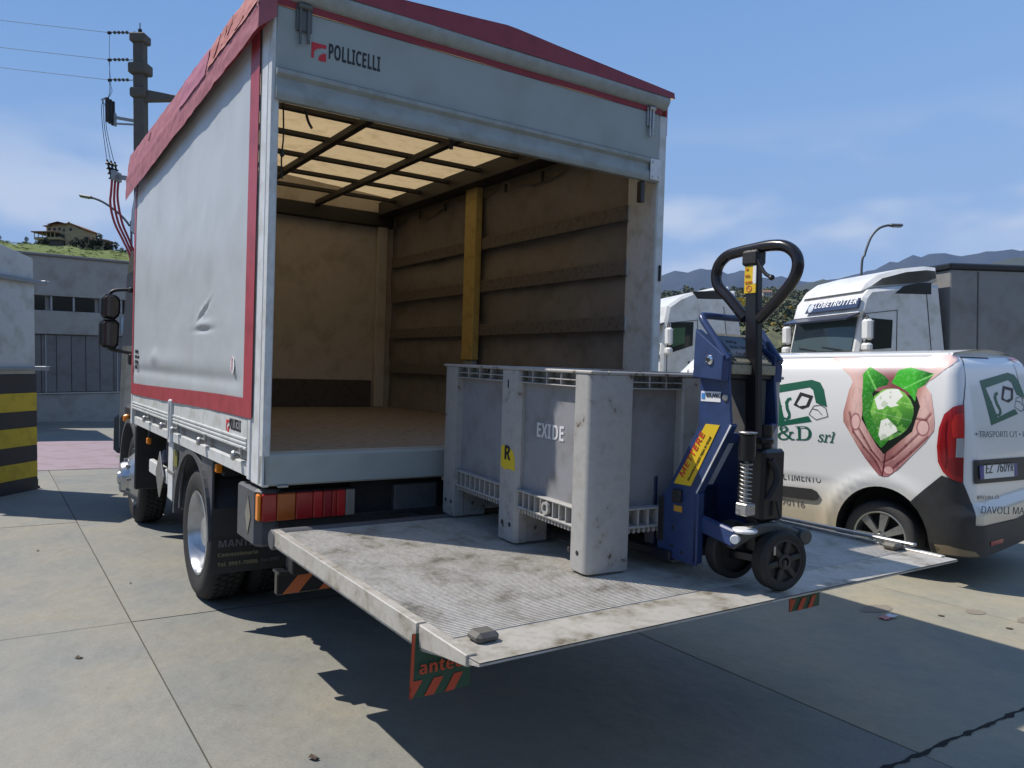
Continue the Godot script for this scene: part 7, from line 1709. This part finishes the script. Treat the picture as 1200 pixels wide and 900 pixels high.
	var hill := func(u, v):
		var f = clampf((v - 34.0) / 62.0, 0, 1)
		var top = 14.45 - 0.05 * (u - 4.0)
		return 1.0 + (top - 1.0) * smoothstep(0, 1, f) * lerpf(1.0, 0.35, smoothstep(20, 34, u)) * lerpf(0.5, 1.0, smoothstep(-40, -6, u)) + 0.35 * fn.get_noise_2d(u * 0.7, v * 0.08)
	terrain("grass_hill", -60, 34, 120, [34.0, 42.0, 50.0, 58.0, 66.0, 74.0, 82.0, 90.0, 96.0, 104.0, 120.0, 150.0, 220.0], hill, gm)
	villa()
	var gr := RandomNumberGenerator.new(); gr.seed = 31
	var tm := MultiMesh.new(); tm.transform_format = MultiMesh.TRANSFORM_3D; tm.use_colors = true; tm.mesh = bush_mesh(90, 24, 0.12, 0.4); tm.instance_count = 1600
	for k in 1600:
		var a = gr.randf_range(-6.0, 13.0); var v = gr.randf_range(70.0, 99.0)
		var s = gr.randf_range(0.12, 0.34)
		tm.set_instance_transform(k, Transform3D(Basis(Vector3.UP, gr.randf() * TAU).scaled(Vector3(s * 1.6, s * 0.6, s * 1.6)), Vector3(sin(deg_to_rad(a)) * v, hill.call(a, v) - 0.05, -cos(deg_to_rad(a)) * v)))
		tm.set_instance_color(k, [Color(0.14, 0.19, 0.03), Color(0.19, 0.22, 0.05), Color(0.11, 0.15, 0.03)][gr.randi() % 3])
	var to := MultiMeshInstance3D.new()
	to.multimesh = tm; to.material_override = leaf; to.name = "grass_tufts"
	add_child(to)
	tag(to, "tufts of bright green grass on the rise below the villa", "grass", "", "stuff")
	# trees and bushes round the villa: bearing, distance, height, tone, label
	var tr := [[2.75, 96.0, 2.8, 0, "dark bush under the villa terrace at its left end"], [1.7, 99.0, 2.2, 2, "pale green bush left of the dark one by the villa"], [0.2, 97.0, 2.4, 1, "loose grey green bush nearest the thin mast"], [4.55, 95.0, 2.6, 0, "dark bush before the middle of the villa"], [5.5, 95.0, 3.6, 0, "round dark tree before the right half of the villa"], [6.5, 95.5, 3.3, 0, "dark tree at the right corner of the villa"], [7.3, 97.0, 2.0, 2, "light green bush beside the villa wall"], [8.4, 98.0, 2.6, 1, "grey green tree right of the villa annexe"], [9.4, 99.0, 2.9, 0, "dark tree between annexe and red cables"], [10.4, 98.0, 2.2, 1, "grey bush behind the red cables"], [8.9, 94.0, 1.6, 2, "low bright bush on the slope below the annexe"]]
	for q in tr:
		var p := Vector3(sin(deg_to_rad(q[0])) * q[1], hill.call(q[0], q[1]) - 0.1, -cos(deg_to_rad(q[0])) * q[1])
		shrub(p, q[2] * 0.62, q[2] * 0.42, [Color(0.018, 0.028, 0.014), Color(0.045, 0.055, 0.035), Color(0.06, 0.095, 0.025)][q[3]], q[4], "bushes and trees round the villa")

func shrub(p: Vector3, h: float, w: float, c: Color, label: String, group: String):
	var t := thing("shrub" if h < 2.5 else "tree", label, "shrub" if h < 2.5 else "tree", p, Transform3D(), group)
	var b := MB.new()
	b.cyl(p, p + Vector3(0.05 * h, h * 0.5, 0), 0.05 * h * 0.6, 7, 0.002, 0.02 * h)
	for k in 4:
		var f = TAU * k / 4.0 + p.x
		b.cyl(p + Vector3(0.02 * h, h * 0.28, 0), p + Vector3(cos(f) * w * 0.3, h * 0.7, sin(f) * w * 0.3), 0.015 * h, 5, 0.001, 0.006 * h)
	obj("trunk", b, mk("bark", lin(0.06, 0.045, 0.03), 0.9), t)
	var rng := RandomNumberGenerator.new()
	rng.seed = int(absf(p.x) * 100.0 + absf(p.z) * 10.0)
	var key = "leaf" + c.to_html()
	if not mats.has(key):
		var m := StandardMaterial3D.new()
		m.vertex_color_use_as_albedo = true
		m.albedo_color = lin(minf(c.r, 1.0), minf(c.g, 1.0), minf(c.b, 1.0))
		m.roughness = 0.8
		mats[key] = m
	put("crown", bush_mesh(rng.seed, 900, 0.05, 1.0), mats[key], t, Transform3D(Basis().scaled(Vector3(w * 1.3, h * 1.05, w * 1.3)), p + Vector3(0, h * 0.05, 0)))

func house(called: String, p: Vector3, yaw: float, w: float, label: String):
	var fr := Transform3D(Basis(Vector3.UP, yaw), p)
	var t := thing(called, label, "house", Vector3.ZERO, fr, "houses on the valley side")
	var b := MB.new(); b.bx(Vector3(-w * 0.5, -1.5, -w * 0.35), Vector3(w * 0.5, w * 0.5, w * 0.35), 0.05); obj("wall", b, mk("house_wall", lin(0.42, 0.39, 0.34), 0.8), t)
	b = MB.new(); b.prism([Vector2(-w * 0.42, w * 0.5), Vector2(w * 0.42, w * 0.5), Vector2(0, w * 0.72)], -w * 0.55, w * 0.55, 0.05, Transform3D(Basis(Vector3(0, 0, 1), Vector3(0, 1, 0), Vector3(-1, 0, 0)), Vector3.ZERO)); obj("roof", b, mk("house_roof", lin(0.24, 0.13, 0.08), 0.8), t)
	for k in 3:
		b = MB.new(); b.bx(Vector3(-w * 0.32 + w * 0.28 * k, w * 0.15, w * 0.35), Vector3(-w * 0.2 + w * 0.28 * k, w * 0.35, w * 0.36), 0.0); obj("window", b, mats["glass_dark"], t)

func villa():
	# a cream villa on the rise: picture axes r to the right, seen from the yard
	var O := Vector3(6.65, 15.35, -100.2)
	var r := Vector3(0.83, 0, 0.56)
	var fr := Transform3D(Basis(r, Vector3.UP, Vector3(-0.56, 0, 0.83)).scaled(Vector3.ONE * 0.84), O)
	var t := thing("hilltop_villa", "cream villa with balconies and low tiled roofs on the grassy rise", "villa", Vector3.ZERO, fr)
	var cream = mk("villa_cream", lin(0.40, 0.32, 0.19), 0.85, 0.0, tex_grime, 0.4)
	var tile = mk("villa_tile", lin(0.20, 0.11, 0.07), 0.85)
	var dk = mk("villa_shade", lin(0.08, 0.07, 0.065), 0.8)
	var b := MB.new(); b.bx(Vector3(-2.2, 0, -3), Vector3(0.55, 3.0, 0.0), 0.02); b.bx(Vector3(0.5, 0, -3.4), Vector3(3.0, 2.65, 0.25), 0.02); b.bx(Vector3(-1.5, 2.99, -2.8), Vector3(0.4, 3.35, -0.1), 0.02); obj("wall", b, cream, t)
	b = MB.new(); b.prism([Vector2(-1.75, 3.22), Vector2(0.75, 3.42), Vector2(0.75, 3.36), Vector2(-0.5, 3.68), Vector2(-2.0, 3.28)], -3.1, 0.3, 0.02); b.prism([Vector2(-2.5, 3.0), Vector2(-1.4, 3.12), Vector2(-1.4, 3.22), Vector2(-2.5, 3.1)], -3.1, 0.3, 0.02); obj("roof", b, tile, t)
	b = MB.new(); b.prism([Vector2(0.6, 3.35), Vector2(1.2, 3.48), Vector2(3.3, 2.62), Vector2(3.3, 2.54), Vector2(1.2, 3.36), Vector2(0.6, 3.24)], -3.6, 0.5, 0.02); var rf = obj("roof", b, tile, t)
	b = MB.new(); b.bx(Vector3(0.52, 3.2, -0.6), Vector3(0.72, 3.75, -0.4), 0.01); put("chimney", b.mesh(), cream, rf)
	b = MB.new(); b.prism([Vector2(0.55, 2.5), Vector2(2.8, 2.5), Vector2(1.3, 3.36), Vector2(0.62, 3.26)], -3.2, 0.2, 0.0); obj("gable", b, cream, t)
	for q in [[-1.95, 2.5], [-1.25, 2.5], [-0.55, 2.5], [0.1, 2.35], [1.1, 2.4]]:
		b = MB.new(); b.bx(Vector3(q[0], q[1] - 0.02, 0.255 if q[0] > 0.5 else 0.005), Vector3(q[0] + 0.36, q[1] + 0.34, 0.29 if q[0] > 0.5 else 0.03), 0.0); obj("window", b, mats["glass_dark"], t)
	b = MB.new(); b.bx(Vector3(-3.3, 1.95, -1.5), Vector3(-0.2, 2.10, 1.7), 0.02); var bal = obj("terrace_roof", b, tile, t)
	b = MB.new(); b.bx(Vector3(-3.0, 1.0, -1.4), Vector3(0.5, 1.32, 1.5), 0.02); obj("balcony", b, cream, t)
	for k in 6:
		b = MB.new(); b.bx(Vector3(-3.0 + 0.55 * k, 1.3, 1.4), Vector3(-2.92 + 0.55 * k, 1.96, 1.48), 0.0); obj("column", b, cream, t)
	b = MB.new(); b.bx(Vector3(-2.0, 1.33, 0.01), Vector3(0.3, 1.94, 0.03), 0.0); b.bx(Vector3(-2.6, 0.1, -1.0), Vector3(0.4, 0.95, 1.2), 0.02); obj("shaded_opening", b, dk, t)
	b = MB.new(); b.bx(Vector3(-3.1, -2.6, -1.0), Vector3(3.2, 0.12, 1.6), 0.02); obj("terrace_wall", b, cream, t)
	b = MB.new(); b.bx(Vector3(3.4, -2.3, -3.0), Vector3(5.4, 1.15, -0.6), 0.02); obj("annexe", b, cream, t)
	b = MB.new(); b.prism([Vector2(3.2, 1.15), Vector2(3.2, 1.7), Vector2(5.8, 1.3), Vector2(5.8, 1.12)], -3.2, -0.4, 0.02); obj("annexe_roof", b, mk("annexe_tile", lin(0.33, 0.16, 0.09), 0.85), t)
	b = MB.new(); b.bx(Vector3(10.2, -2.5, -3.0), Vector3(14.4, 0.75, -1.0), 0.02); obj("outbuilding", b, dk, t)
	b = MB.new(); b.prism([Vector2(9.4, 0.76), Vector2(14.6, 0.76), Vector2(12.5, 1.2)], -3.2, -0.8, 0.02); obj("outbuilding_roof", b, tile, t)

func _ready():
	make_camera_and_light()
	make_textures()
	make_materials()
	make_ground()
	make_land()
	make_left_side()
	make_truck()
	make_van()
	make_far_vehicles()
	make_bin()
	make_pallet_truck()
